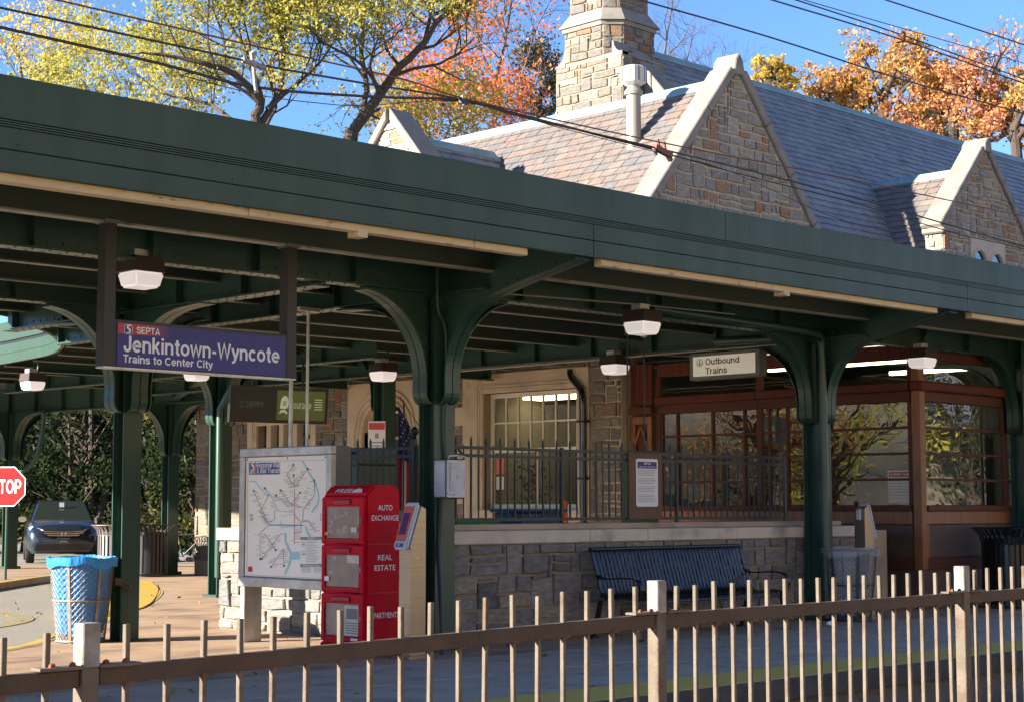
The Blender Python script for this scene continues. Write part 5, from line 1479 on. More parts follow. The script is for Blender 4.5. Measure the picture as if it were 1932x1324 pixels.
mb.prism([(x, -0.009 - z * 0.10, z) for x, z in [(-0.02, 0.16), (0.02, 0.235), (0.10, 0.25), (0.16, 0.19), (0.14, 0.165), (0.09, 0.205), (0.03, 0.19)]], (0, 0.002, 0))
mb.build('lettering', 'screenwhite', sc)
mb = MB(); text(mb, '#', (0.05, -0.047, 0.33), (1, 0, 0), su, 0.10, 0.075, 0.0, lift=0.006); mb.build('hash_mark', 'screengreen', sc)
mb = MB(); text(mb, '2:28PM', (-0.80, -0.032, 0.27), (1, 0, 0), su, 0.12, 0.46, 0.0, lift=0.004); mb.build('clock_digits', 'screendim', sc)
for x in (-0.5, 0.5): MB().tube([(x, 0.05, 0.6), (x, 0.05, 1.15)], 0.02, 8).build('hanger', 'black', sc)

# ---------------------------------------------------------------- map board
mo = (10.95, 14.33, 0)
MP = thing('map_board', 'aluminium framed transit map board on wide legs before the stone wall', 'map board', mo)
MXF, MXB, MYR, MYL, MZ0, MZ1 = 10.95, 11.20, 13.55, 15.12, 0.60, 2.075
MB(mo).box(MXF + 0.02, MXB, MYR + 0.004, MYL - 0.004, MZ0 + 0.01, MZ1 - 0.004).build('cabinet', 'alumdark', MP)
for (a, b, c, d) in ((MYR, MYL, MZ1 - 0.09, MZ1), (MYR, MYL, MZ0, MZ0 + 0.10)):
    MB(mo).box(MXF - 0.015, MXF + 0.06, a, b, c, d).build('frame', 'alum', MP, bevel=0.008)
for a in (MYR, MYL - 0.085): MB(mo).box(MXF - 0.014, MXF + 0.06, a, a + 0.085, MZ0 + 0.1, MZ1 - 0.09).build('frame', 'alum', MP, bevel=0.008)
for a in (MYR + 0.02, MYL - 0.10): MB(mo).box(MXF + 0.0, MXB - 0.01, a, a + 0.07, 0, MZ0).build('leg', 'alum', MP, bevel=0.006)
PYL, PYR, PZ1, PZ0 = MYL - 0.095, MYR + 0.095, MZ1 - 0.10, MZ0 + 0.11
MB(mo).box(MXF + 0.010, MXF + 0.016, PYR, PYL, PZ0, PZ1).build('poster', 'mapwhite', MP)
fx = MXF + 0.0085
def mp(x, y):
    """zoom pixel of the poster -> point on the poster"""
    xl = 140 - 20 * (y - 110) / 745; xr = 592 - 20 * (y - 100) / 785
    u = (x - xl) / (xr - xl)
    yt = 110 - 10 * u; yb = 855 + 30 * u
    v_ = (y - yt) / (yb - yt)
    return (fx, PYL + (PYR - PYL) * u, PZ1 + (PZ0 - PZ1) * v_)
def mline(lines, w, m, name, lift=0.0):
    mb = MB(mo)
    for ln in lines:
        for i in range(len(ln) - 1):
            a, b = mp(*ln[i]), mp(*ln[i + 1])
            mb.bar((a[0] - lift, a[1], a[2]), (b[0] - lift, b[1], b[2]), 0.001, w * (1.0 if m == 'water' else 0.62), (0, 0.9, 0.43))
    mb.build(name, m, MP)
def mrect(x0, y0, x1, y1, m, name, lift=0.0):
    p = [mp(x0, y0), mp(x1, y0), mp(x1, y1), mp(x0, y1)]
    MB(mo).prism([(a - lift, b, c) for a, b, c in p], (0.001, 0, 0)).build(name, m, MP)
mline([[(460, 135), (478, 170), (492, 205), (515, 250), (528, 280), (543, 340), (545, 380), (535, 415), (505, 458)]], 0.022, 'water', 'river')
mline([[(470, 552), (480, 585), (496, 612)]], 0.030, 'water', 'river')
mline([[(357, 590), (358, 640), (372, 680), (388, 720), (380, 780), (352, 848)]], 0.034, 'water', 'river')
mrect(388, 708, 437, 757, 'water', 'river')
mline([[(155, 260), (188, 260), (250, 345), (285, 350)]], 0.010, 'water', 'river')
mline([[(410, 160), (372, 222), (415, 300)], [(488, 185), (415, 300)], [(410, 225), (414, 300)], [(180, 320), (262, 530)], [(245, 305), (272, 345), (213, 450), (262, 530)], [(335, 320), (402, 420)], [(310, 350), (378, 425)], [(523, 260), (523, 352), (460, 440), (455, 520)], [(445, 335), (412, 385)], [(262, 537), (213, 592), (213, 752)], [(238, 590), (302, 695)], [(335, 590), (222, 748)], [(345, 690), (275, 800)], [(347, 690), (347, 795)], [(300, 450), (300, 500), (262, 530)]], 0.0075, 'lineblack', 'rail_lines', 0.001)
mline([[(275, 345), (325, 450), (400, 458)], [(215, 450), (250, 520)], [(400, 380), (440, 430), (455, 430)], [(340, 480), (420, 470)], [(490, 380), (490, 420)], [(150, 132), (588, 132)], [(150, 132), (133, 850)], [(133, 850), (560, 878)]], 0.005, 'linegrey', 'thin_lines', 0.0008)
mline([[(414, 310), (407, 660)], [(405, 590), (445, 586), (445, 527), (462, 513), (487, 513), (526, 582)], [(414, 480), (445, 520)]], 0.010, 'linered', 'red_line', 0.0016)
mline([[(262, 537), (455, 541)]], 0.018, 'lineblue', 'blue_line', 0.0016)
mline([[(335, 552), (420, 549)], [(335, 510), (335, 552)]], 0.009, 'linegreen', 'green_line', 0.002)
rg = random.Random(12)
sta = []
for (x, y) in ((410, 158), (488, 184), (410, 224), (180, 320), (245, 304), (335, 319), (310, 350), (523, 260), (445, 335), (213, 752), (302, 696), (222, 750), (275, 802), (347, 795)):
    mrect(x - 5, y - 6, x + 5, y + 6, 'lineblack', 'terminus', 0.0022)
tx = []
for ln in [[(180, 320), (262, 530)], [(213, 450), (262, 530)], [(335, 320), (402, 420)], [(523, 260), (460, 440)], [(413, 240), (410, 460)], [(213, 592), (213, 752)], [(238, 590), (302, 695)], [(335, 590), (222, 748)], [(345, 690), (275, 800)], [(488, 185), (415, 300)], [(410, 160), (372, 222)], [(275, 345), (325, 450)], [(262, 537), (455, 541)], [(487, 513), (526, 582)], [(407, 560), (407, 655)], [(372, 225), (415, 300)], [(310, 350), (378, 425)], [(347, 695), (347, 790)]]:
    (xa, ya), (xb, yb) = ln
    n = int(math.hypot(xb - xa, yb - ya) / 11)
    for k in range(n):
        t = (k + 0.5) / n; sx = rg.choice((-1, 1)); x, y = xa + (xb - xa) * t, ya + (yb - ya) * t; w = rg.uniform(12, 28)
        a = x + sx * 5; tx.append([(a, y), (a + sx * w, y)])
for k in range(14):
    y = 640 + k * 10; tx.append([(470, y), (470 + rg.uniform(40, 80), y)])
for k in range(4):
    y = 812 + k * 8; tx += [[(442, y), (495, y)], [(510, y), (550, y)]]
mline(tx, 0.0066, 'linegrey', 'station_names', 0.0006)
mline([[(447, y), (466, y)] for y in (650, 672, 708, 726)], 0.010, 'lineblue', 'legend_keys', 0.001)
mline([[(447, y), (466, y)] for y in (661, 722)], 0.010, 'linered', 'legend_keys', 0.001)
mrect(440, 615, 563, 634, 'linegrey', 'legend_header', 0.001); mrect(437, 785, 559, 806, 'linegrey', 'legend_header', 0.001)
mb = MB(mo); py = (0, -1, 0)
text(mb, 'LEGEND', tuple(a - (0.003 if i == 0 else 0) for i, a in enumerate(mp(480, 630))), py, up, 0.022, 0.13, 0.01)
text(mb, 'INFORMATION', tuple(a - (0.003 if i == 0 else 0) for i, a in enumerate(mp(455, 801))), py, up, 0.022, 0.28, 0.01)
mb.build('legend_lettering', 'lettering', MP)
mrect(155, 141, 332, 217, 'mapblue', 'title_block', 0.001)
mrect(141, 798, 166, 830, 'signred', 'corner_stamp', 0.001)
mb = MB(mo)
p = mp(200, 173); stext(mb, 'Regional Rail', (p[0] - 0.002, p[1], p[2]), py, up, 0.055, 0.41, 0.14)
p = mp(200, 209); stext(mb, '& Rail Transit', (p[0] - 0.002, p[1], p[2]), py, up, 0.055, 0.41, 0.14)
p = mp(160, 213); stext(mb, 'SEPTA', (p[0] - 0.002, p[1], p[2]), py, up, 0.026, 0.10)
mb.build('title_lettering', 'lettering', MP)
p = mp(162, 195); emblem(MP, mo, (p[0] - 0.001, p[1], p[2]), py, up, 0.105, 'linered', 'mapblue')
mb = MB(mo)
for s_ in (('HW', 155, 485), ('SW', 155, 510), ('HE', 553, 488), ('SE', 550, 515)):
    p = mp(s_[1], s_[2]); text(mb, s_[0].replace('H', 'N'), (p[0] - 0.001, p[1], p[2]), py, up, 0.036, 0.065, 0.0)
mb.build('quadrant_letters', 'linegrey', MP)
mb = MB(mo)
for (y, z) in ((MYL - 0.3, PZ1 + 0.03), (14.3, PZ1 - 0.015), (PYL - 0.02, PZ1 - 0.02), (PYR + 0.02, PZ1 - 0.02)): mb.dome((fx - 0.001, y, z), (-1, 0, 0), 0.010)
mb.build('screws', 'alumdark', MP)
pp = thing('signal_pole', 'thin pale metal pole rising behind the map board up to the girder', 'pole', (11.08, 14.13, 2.05), 0)
MB().tube([(0, 0, 0), (0, 0, 1.49)], 0.018, 10).build('tube', 'alum', pp, smooth=True)
MB().box(-0.13, 0.13, -0.03, 0.03, 1.45, 1.49).build('mounting_plate', 'alum', pp)
pp = thing('signal_pole', 'thin pale metal pole behind the map board ending at the name sign', 'pole', (11.08, 14.41, 2.05), 0)
MB().tube([(0, 0, 0), (0, 0, 1.49)], 0.024, 10).build('tube', 'alum', pp, smooth=True)
MB().box(-0.1, 0.1, -0.03, 0.03, 1.45, 1.49).build('mounting_plate', 'alum', pp)

# ---------------------------------------------------------------- newspaper box
no = (10.69, 12.69, 0)
NB = thing('newspaper_box', 'tall red three door free newspaper box with white lettering', 'newspaper box', no)
bx0, bx1, by0, by1, bz = 10.69, 11.13, 12.69, 13.36, 1.66
MB(no).prism([(bx0, by0, 0.03), (bx1, by0, 0.03), (bx1, by0, 1.60), (bx1 - 0.06, by0, bz), (bx0 + 0.10, by0, bz), (bx0, by0, bz - 0.09)], (0, by1 - by0, 0)).build('body', 'red', NB, bevel=0.02, seg=2)
MB(no).box(bx0 - 0.02, bx1 + 0.01, by0 - 0.012, by1 + 0.012, 0.0, 0.12).build('base', 'red', NB, bevel=0.015)
for k in range(3):
    z0 = 0.14 + k * 0.473
    d = MB(no)
    for (a, b, c, e) in minus([(by0 + 0.015, z0, by1 - 0.015, z0 + 0.455)], (by0 + 0.075, z0 + 0.055, by1 - 0.075, z0 + 0.365)):
        d.box(bx0 - 0.028, bx0 - 0.001, a, c, b, e)
    d = d.build('door', 'red', NB, bevel=0.006)
    MB(no).box(bx0 - 0.014, bx0 - 0.010, by0 + 0.07, by1 - 0.07, z0 + 0.05, z0 + 0.37).build('window', 'plexi', d)
    MB(no).box(bx0 - 0.05, bx0 - 0.028, by0 + 0.2, by1 - 0.2, z0 + 0.385, z0 + 0.435).build('handle', 'reddark', d, bevel=0.008)
    mb = MB(no); mb.tube([(bx0 - 0.03, by0 + 0.06, z0 + 0.045), (bx0 - 0.03, by1 - 0.06, z0 + 0.045)], 0.008, 6); mb.build('hinge', 'reddark', d)
    MB(no).box(bx0 + 0.02, bx1 - 0.01, by0 - 0.004, by0, z0 - 0.006, z0 + 0.004).build('side_seam', 'reddark', NB)
MB(no).box(bx0 - 0.018, bx0 - 0.0145, by0 + 0.085, by0 + 0.30, 0.20, 0.49).build('newspaper', 'paper', NB)
MB(no).box(bx0 - 0.0195, bx0 - 0.0181, by0 + 0.10, by0 + 0.27, 0.36, 0.46).build('newspaper_picture', 'news_ink', NB)
MB(no).box(bx0 - 0.018, bx0 - 0.0145, by0 + 0.085, by0 + 0.27, 0.90, 0.99).build('newspaper', 'paper', NB)
for (k, y, z, w, h, m) in ((0, 12.80, 1.20, 0.09, 0.05, 'paper'), (1, 13.22, 0.72, 0.07, 0.045, 'whitesign'), (0, 13.24, 1.17, 0.05, 0.03, 'stripe'), (2, 12.78, 0.155, 0.10, 0.03, 'whitesign')):
    MB(no).box(bx0 - 0.0292, bx0 - 0.0285, y, y + w, z, z + h).build('sticker', m, NB)
for k in range(3):
    z0 = 0.14 + k * 0.473
    MB(no).box(bx0 - 0.034, bx0 - 0.028, by0 + 0.04, by0 + 0.062, z0 + 0.20, z0 + 0.25).build('latch', 'alumdark', NB, bevel=0.002)
for k in range(5): MB(no).box(bx0 - 0.0192, bx0 - 0.0181, by0 + 0.10, by0 + 0.28, 0.22 + k * 0.024, 0.230 + k * 0.024).build('newspaper_text', 'news_ink', NB)
mb = MB(no)
for y in (13.02, 13.14): mb.dome((bx0 - 0.015, y, 1.36), (-1, 0, 0), 0.010)
mb.build('bolts', 'lettering', NB)
fyb = by0 - 0.001
xc = (bx0 + bx1) / 2 + 0.02
for s_, z, w in (('AUTO', 1.415, 0.185), ('EXCHANGE', 1.315, 0.35), ('REAL', 0.93, 0.185), ('ESTATE', 0.83, 0.27), ('APARTMENTS', 0.37, 0.36)):
    mb = MB(no); text(mb, s_, (xc, fyb, z), rt, up, 0.052, w, 0.010, 'c'); mb.build('side_lettering', 'lettering', NB)
mb = MB(no); hs = Vector((0.10, 0, 0.09)).normalized()
text(mb, 'FREE', (bx0 + 0.015, by1 - 0.16, bz - 0.075), (0, -1, 0), hs, 0.055, 0.25, 0.012, lift=0.004, slant=0.2)
p0 = Vector((bx0 + 0.015, by0 + 0.17, bz - 0.075))
mb.prism([p0 + Vector((0, 0.08 * math.cos(a), 0)) + hs * 0.06 * math.sin(a) + Vector((-0.003, 0, 0.003)) for a in [k * math.pi / 8 for k in range(9)]], Vector((-0.001, 0, 0.001)))
mb.build('top_lettering', 'lettering', NB)

# ---------------------------------------------------------------- fare validators
def validator(name, label, loc, rz):
    t = thing(name, label, 'validator', loc, rz, 'fare validators')
    # front faces local -X
    MB().box(-0.10, 0.12, -0.095, 0.095, 0.0, 0.035).build('base', 'steel', t, bevel=0.005)
    MB().prism([(-0.085, -0.085, 0.03), (0.115, -0.085, 0.03), (0.115, -0.085, 1.43), (0.05, -0.085, 1.46), (-0.10, -0.085, 1.06), (-0.085, -0.085, 1.04)], (0, 0.17, 0)).build('post', 'steel', t, bevel=0.006)
    d = MB().box(-0.089, -0.085, -0.06, 0.06, 0.18, 0.52).build('service_door', 'steel', t, bevel=0.002)
    MB().dome((-0.090, 0.0, 0.46), (-1, 0, 0), 0.008).build('lock', 'black', d)
    a = Vector((-0.115, 0, 1.03)); b = Vector((0.045, 0, 1.475)); d_ = (b - a).normalized(); n = Vector((-d_.z, 0, d_.x))
    def plate(hw, l0, l1, z0, th, m, nm, bv):
        c = a + d_ * (l0 + l1) / 2 + n * (z0 + th / 2)
        return MB().ob(c, d_ * (l1 - l0) / 2, (0, hw, 0), n * th / 2).build(nm, m, t, bevel=bv, seg=2)
    h = plate(0.095, 0.0, 0.475, 0.0, 0.055, 'plastic', 'reader_head', 0.02)
    plate(0.072, 0.075, 0.43, 0.0555, 0.006, 'orangered', 'reader_bezel', 0.004)
    plate(0.045, 0.14, 0.36, 0.062, 0.004, 'screen', 'reader_screen', 0.0)
    plate(0.055, 0.02, 0.055, 0.0552, 0.003, 'mapblue', 'reader_badge', 0.0)
    mb = MB(); c = a + d_ * 0.028 + n * 0.0585
    text(mb, 'TAP', (c.x, 0.035, c.z), (0, -1, 0), d_, 0.018, 0.05, 0.01); mb.build('lettering', 'lettering', t)
    MB().box(-0.02, 0.02, -0.088, -0.085, 0.95, 0.965).build('tag', 'plastic', t)
    return t
validator('fare_validator', 'brushed steel fare validator with orange framed reader beside the red newspaper box', (10.93, 12.30, 0), 0)
v2 = validator('fare_validator', 'steel fare validator seen from behind beside the grey mesh trash basket', (18.95, 12.45, 0), R(180))
MB().box(0.118, 0.15, -0.03, 0.03, 1.28, 1.42).build('rear_bracket', 'plastic', v2, bevel=0.006)
MB().tube([(0.135, 0, 1.40), (0.135, 0, 1.52)], 0.018, 8).build('knob', 'black', v2)

# ---------------------------------------------------------------- wire mesh trash baskets
def basket(label, loc, mesh_m, bag_m, r0, r1, h, cat_bag, seed):
    t = thing('trash_basket', label, 'trash can', loc, R(seed * 17))
    n = 32; rows = 26
    wr = 0.0035
    mb = MB()
    for sgn in (1, -1):
        for k in range(n):
            pts = []
            for i in range(rows + 1):
                z = 0.03 + (h - 0.06) * i / rows; r = r0 + (r1 - r0) * z / h
                # zig zag of an expanded metal diamond
                a = (k + (0.25 if (i % 2 == 0) else -0.25) * sgn) * 2 * math.pi / n * 1.0 + (0 if sgn > 0 else math.pi / n)
                pts.append((r * math.cos(a), r * math.sin(a), z))
            mb.tube(pts, wr, 4, False)
    mb.build('wire_mesh', mesh_m, t)
    for z, rr in ((0.02, 0.012), (h * 0.5, 0.010), (h - 0.02, 0.012)):
        r = r0 + (r1 - r0) * z / h
        MB().tube([((r + .004) * math.cos(2 * math.pi * k / 28), (r + .004) * math.sin(2 * math.pi * k / 28), z) for k in range(29)], rr, 6, False).build('hoop', mesh_m, t, smooth=True)
    for k in range(6):
        a = k * math.pi / 3 + 0.3
        MB().ob(((r0 + r1) / 2 * math.cos(a) + 0.004 * math.cos(a), (r0 + r1) / 2 * math.sin(a), h / 2), (-0.016 * math.sin(a), 0.016 * math.cos(a), 0), (0.004 * math.cos(a), 0.004 * math.sin(a), 0), ((r1 - r0) / 2 * math.cos(a), (r1 - r0) / 2 * math.sin(a), h / 2)).build('stave', mesh_m, t)
    MB().lathe([(0.0, 0.02), (r0, 0.02), (r0, 0.035), (0, 0.036)], 24).build('bottom', mesh_m, t)
    # bag
    rg = random.Random(seed); N_ = 84
    prof = [(r0 * 0.86, 0.09), (r0 * 0.96, 0.14), ((r0 * .7 + r1 * .3) * 0.965, h * 0.35), ((r0 * .3 + r1 * .7) * 0.97, h * 0.7), (r1 * 0.975, h - 0.03), (r1 + 0.005, h + 0.012), (r1 + 0.028, h + 0.004), (r1 + 0.024, h - 0.05), (r1 + 0.018, h - 0.09)]
    vs = []; fs = []
    ph = [rg.uniform(0, 6.28) for _ in range(6)]
    for j, (r, z) in enumerate(prof):
        for k in range(N_):
            a = 2 * math.pi * k / N_
            wv = sum(math.sin(a * f + p + j * 0.4) for f, p in zip((3, 7, 11, 17, 23, 31), ph)) * (0.0035 if j < 5 else 0.0030)
            dz = sum(math.sin(a * f + p) for f, p in zip((2, 4, 7), ph)) * (0.014 if j == len(prof) - 1 else 0.005 if j > 4 else 0.0)
            rr = min(r + wv, (r0 + (r1 - r0) * z / h) - 0.008) if j < 5 else r + abs(wv)
            vs.append((rr * math.cos(a), rr * math.sin(a), z + dz))
    for j in range(len(prof) - 1):
        for k in range(N_):
            fs.append((j * N_ + k, j * N_ + (k + 1) % N_, (j + 1) * N_ + (k + 1) % N_, (j + 1) * N_ + k))
    fs.append(tuple(range(N_ - 1, -1, -1)))
    MB().add(vs, fs).build('bag', bag_m, t, smooth=True)
    return t
basket('wire mesh trash basket with a bright blue bag beside the left column', (9.76, 16.33, 0), 'basket', 'bluebag', 0.25, 0.345, 0.90, 'bag', 1)
basket('dark mesh trash basket with a clear bag at the foot of the second column', (18.5, 12.38, 0), 'basketblue', 'bagclear', 0.25, 0.345, 0.92, 'bag', 2)

# ---------------------------------------------------------------- slatted litter bins
def slat_bin(label, loc, m, r=0.34, h=0.98, n=26, rz=0.0):
    t = thing('slatted_bin', label, 'litter bin', loc, rz, 'slatted litter bins')
    me = None
    for k in range(n):
        a = 2 * math.pi * k / n
        if me is None:
            o = MB()
            pr = [(r, 0.06), (r, h * 0.80), (r + 0.03, h * 0.90), (r + 0.10, h * 0.97), (r + 0.14, h)]
            vs = []; fs = []
            for (q, z) in pr: vs += [(q, -0.022, z), (q, 0.022, z), (q + 0.007, 0.022, z), (q + 0.007, -0.022, z)]
            for i in range(len(pr) - 1):
                for j in range(4): fs.append((i * 4 + j, i * 4 + (j + 1) % 4, i * 4 + 4 + (j + 1) % 4, i * 4 + 4 + j))
            o = o.add(vs, fs).build('slat', m, t); me = o.data
        else: o = link('slat', me, t)
        o.rotation_euler = (0, 0, a)
    for z, q in ((0.08, r - 0.006), (h * 0.8, r - 0.006), (h, r + 0.14)):
        MB().tube([(q * math.cos(2 * math.pi * k / 30), q * math.sin(2 * math.pi * k / 30), z) for k in range(31)], 0.012, 6, False).build('ring', m, t, smooth=True)
    MB().lathe([(r - 0.05, 0.05), (r - 0.03, 0.05), (r - 0.03, h * 0.88), (r - 0.05, h * 0.88)], 24).build('liner', 'black', t, smooth=True)
    return t
mat('silverslat', (0.22, 0.20, 0.20), 0.4, 0.5)
slat_bin('silvery slatted litter bin standing left of the left column', (19.55, 31.4, 0), 'silverslat', 0.36, 1.06)
slat_bin('dark slatted litter bin between the left column and the thin green column', (19.85, 30.55, 0), 'black', 0.36, 1.06)
slat_bin('black slatted litter bin at the right edge before the booth', (22.55, 12.35, 0), 'bench', 0.40, 1.14, 34)

# ---------------------------------------------------------------- bench
bo = (15.40, 12.42, 0)
BN = thing('platform_bench', 'glossy black steel slat bench with curved arms against the stone wall', 'bench', bo, 0)
nsl = 40; L = 2.70
prof = smooth_path([(0.40, 0.97), (0.385, 0.955), (0.36, 0.90), (0.27, 0.62), (0.23, 0.50), (0.17, 0.445), (0.08, 0.435), (-0.12, 0.455), (-0.20, 0.45), (-0.245, 0.42), (-0.25, 0.37)], 2)
me = None
for k in range(nsl):
    x = -L / 2 + 0.09 + (L - 0.18) * k / (nsl - 1)
    if me is None:
        vs = []; fs = []; m_ = len(prof)
        for (y, z) in prof: vs += [(-0.018, y, z), (0.018, y, z), (0.018, y + 0.006, z - 0.006), (-0.018, y + 0.006, z - 0.006)]
        for i in range(m_ - 1):
            for j in range(4): fs.append((i * 4 + j, i * 4 + (j + 1) % 4, i * 4 + 4 + (j + 1) % 4, i * 4 + 4 + j))
        o = MB().add(vs, fs).build('slat', 'bench', BN, smooth=True); me = o.data
    else: o = link('slat', me, BN)
    o.location = (x, 0, 0)
MB().tube([(-L / 2, 0.40, 0.975), (L / 2, 0.40, 0.975)], 0.024, 10).build('top_rail', 'bench', BN, smooth=True)
MB().tube([(-L / 2, -0.235, 0.40), (L / 2, -0.235, 0.40)], 0.020, 10).build('front_rail', 'bench', BN, smooth=True)
MB().tube([(-L / 2, 0.235, 0.46), (L / 2, 0.235, 0.46)], 0.020, 10).build('seat_rail', 'bench', BN, smooth=True)
for sx in (-1, 1):
    x = sx * (L / 2 - 0.01)
    e = MB()
    for (p, q) in zip(prof[:-1], prof[1:]): e.bar((x, p[0], p[1]), (x, q[0], q[1]), 0.05, 0.014, (0, 1, 0))
    e.build('end_frame', 'bench', BN)
    ap = smooth_path([(0.31, 0.70), (0.20, 0.655), (0.0, 0.665), (-0.20, 0.67), (-0.30, 0.64), (-0.345, 0.57), (-0.33, 0.50), (-0.26, 0.40)], 3)
    a_ = MB()
    for (p, q) in zip(ap[:-1], ap[1:]): a_.bar((x, p[0], p[1]), (x, q[0], q[1]), 0.055, 0.016, (0, 1, 0.2))
    a_.build('armrest', 'bench', BN)
    for (y0, y1) in ((-0.24, -0.30), (0.25, 0.36)):
        lg = MB(); lg.bar((x, y0, 0.42), (x, y1, 0.02), 0.055, 0.03, (0, 1, 0)); lg.build('leg', 'bench', BN)
        MB().box(x - 0.05, x + 0.05, y1 - 0.04, y1 + 0.04, 0.0, 0.015).build('foot', 'bench', BN)
MB().box(-0.02, 0.02, -0.22, 0.30, 0.40, 0.425).build('middle_brace', 'bench', BN)
# ---------------------------------------------------------------- track fence
fo = (4.7, 4.0, -0.5)
FN = thing('track_fence', 'weathered tan steel picket fence between the tracks in the foreground', 'fence', fo)
PX = [-2.2, 0.1, 2.41, 4.74, 6.86, 9.0, 11.2, 13.4, 15.6, 17.8, 20.0]
FZ = 1.145
pm = None
def fob(mb, name, m, par=FN, bv=0.0): return mb.build(name, m, par, bevel=bv)
def fz(x): return 1.168 - 0.040 * min(1.6, max(0.0, (4.74 - x) / 2.33))
for i in range(len(PX) - 1):
    a, b = PX[i] + 0.03, PX[i + 1] - 0.03
    fob(MB(fo).bar((a, 4.0, fz(a) - 0.126), (b, 4.0, fz(b) - 0.126), 0.036, 0.048), 'rail', 'fencerail', bv=0.003)
    fob(MB(fo).bar((a, 4.0, -0.30), (b, 4.0, -0.30), 0.036, 0.045), 'rail', 'fencerail', bv=0.003)
    for k in range(1, 19):
        x = PX[i] + (PX[i + 1] - PX[i]) * k / 19
        if pm is None: o = MB().box(-0.0078, 0.0078, -0.0078, 0.0078, -1.5, 0).build('picket', 'fence', FN, bevel=0.0015); pm = o.data
        else: o = link('picket', pm, FN)
        o.location = (x - fo[0] + rng.uniform(-.004, .004), rng.uniform(-.002, .002), fz(x) - fo[2] + rng.uniform(-0.008, 0.006)); o.rotation_euler = (rng.uniform(-.008, .008), rng.uniform(-.010, .010), rng.uniform(-.06, .06))
        if k % 2: fob(MB(fo).box(x - 0.014, x + 0.014, 3.979, 3.9815, fz(x) - 0.153, fz(x) - 0.147), 'weld', 'rust')
for i, x in enumerate(PX):
    z = fz(x)
    p = MB(fo).box(x - 0.025, x + 0.025, 3.975, 4.025, -0.5, z - 0.10).build('post', 'fence', FN, bevel=0.003)
    MB(fo).box(x - 0.026, x + 0.026, 3.974, 4.026, z - 0.10, z + 0.016).build('post_top', 'fencepaint', p, bevel=0.003)
    for s_ in (-1, 1):
        c = MB(fo).box(min(x + s_ * 0.026, x + s_ * 0.15), max(x + s_ * 0.026, x + s_ * 0.15), 3.965, 4.02, z - 0.1015, z - 0.093).build('rail_clip', 'fence', FN, bevel=0.001)
        for q in (0.05, 0.11): MB(fo).dome((x + s_ * q, 3.985, z - 0.093), (0, 0, 1), 0.011, 0.8).build('bolt', 'rust', c)

# ---------------------------------------------------------------- notices, electrical box, flag
wo = (15.5, 13.22, 1.3)
NBD = thing('notice_board', 'brown plywood board with a white blue-headed notice fixed to the railing', 'notice', wo)
MB(wo).box(15.22, 15.82, 13.255, 13.28, 1.30, 2.085).build('backing', 'plywood', NBD, bevel=0.003)
rr = [(15.34, 1.47), (15.36, 1.45), (15.72, 1.45), (15.74, 1.47), (15.74, 2.0), (15.72, 2.02), (15.36, 2.02), (15.34, 2.0)]
MB(wo).prism([(x, 13.250, z) for x, z in rr], (0, 0.004, 0)).build('notice', 'whitesign', NBD)
MB(wo).box(15.365, 15.715, 13.2485, 13.2495, 1.905, 1.985).build('header', 'signblue', NBD)
mb = MB(wo); text(mb, 'SEPTA', (15.48, 13.2484, 1.95), rt, up, 0.026, 0.13, 0.01); text(mb, 'Notice to the Public', (15.39, 13.2484, 1.918), rt, up, 0.018, 0.30, 0.005); mb.build('lettering', 'lettering', NBD)
mb = MB(wo); rg = random.Random(3)
for i in range(20):
    if i in (4, 9, 14): continue
    z = 1.88 - i * 0.0195; mb.box(15.37, 15.70 - rg.uniform(0, 0.05), 13.2484, 13.2494, z, z + 0.0065)
mb.build('print_lines', 'linegrey', NBD)
for i, x in enumerate((15.25, 15.55)):
    t = thing('conduit_riser', ('left thin conduit rising from the notice board to the girder', 'right thin conduit with clamp rising from the notice board')[i], 'conduit', (x, 13.3, 1.3))
    MB().tube([(0, 0, 0), (0, 0, 2.3)], 0.010, 8).build('tube', 'black', t, smooth=True)
    MB().box(-0.03, 0.03, -0.02, 0.02, 2.18, 2.26).build('clamp', 'alum' if i else 'green', t)
eo = (11.68, 12.5, 1.3)
EB = thing('electrical_box', 'dented light grey electrical box bolted to the middle column', 'electrical box', eo)
MB(eo).box(11.55, 11.81, 12.50, 12.668, 1.545, 1.915).build('case', 'grey_box', EB, bevel=0.012)
MB(eo).box(11.545, 11.815, 12.475, 12.499, 1.53, 1.93).build('door', 'grey_box', EB, bevel=0.012, seg=2)
mb = MB(eo); mb.tube(smooth_path([(11.58, 12.48, 1.93), (11.58, 12.46, 1.955), (11.70, 12.46, 1.96), (11.80, 12.47, 1.95)], 3), 0.008, 6); mb.tube([(11.60, 12.465, 1.58), (11.60, 12.465, 1.88)], 0.006, 6); mb.build('hasp', 'grey_box', EB, smooth=True)
for z in (1.59, 1.90): MB(eo).box(11.56, 11.65, 12.46, 12.474, z - 0.02, z + 0.008).build('hinge', 'grey_box', EB, bevel=0.004)
mb = MB(eo); text(mb, 'P', (11.68, 12.4745, 1.71), rt, up, 0.06, None, 0.0); mb.build('lettering', 'linegrey', EB)
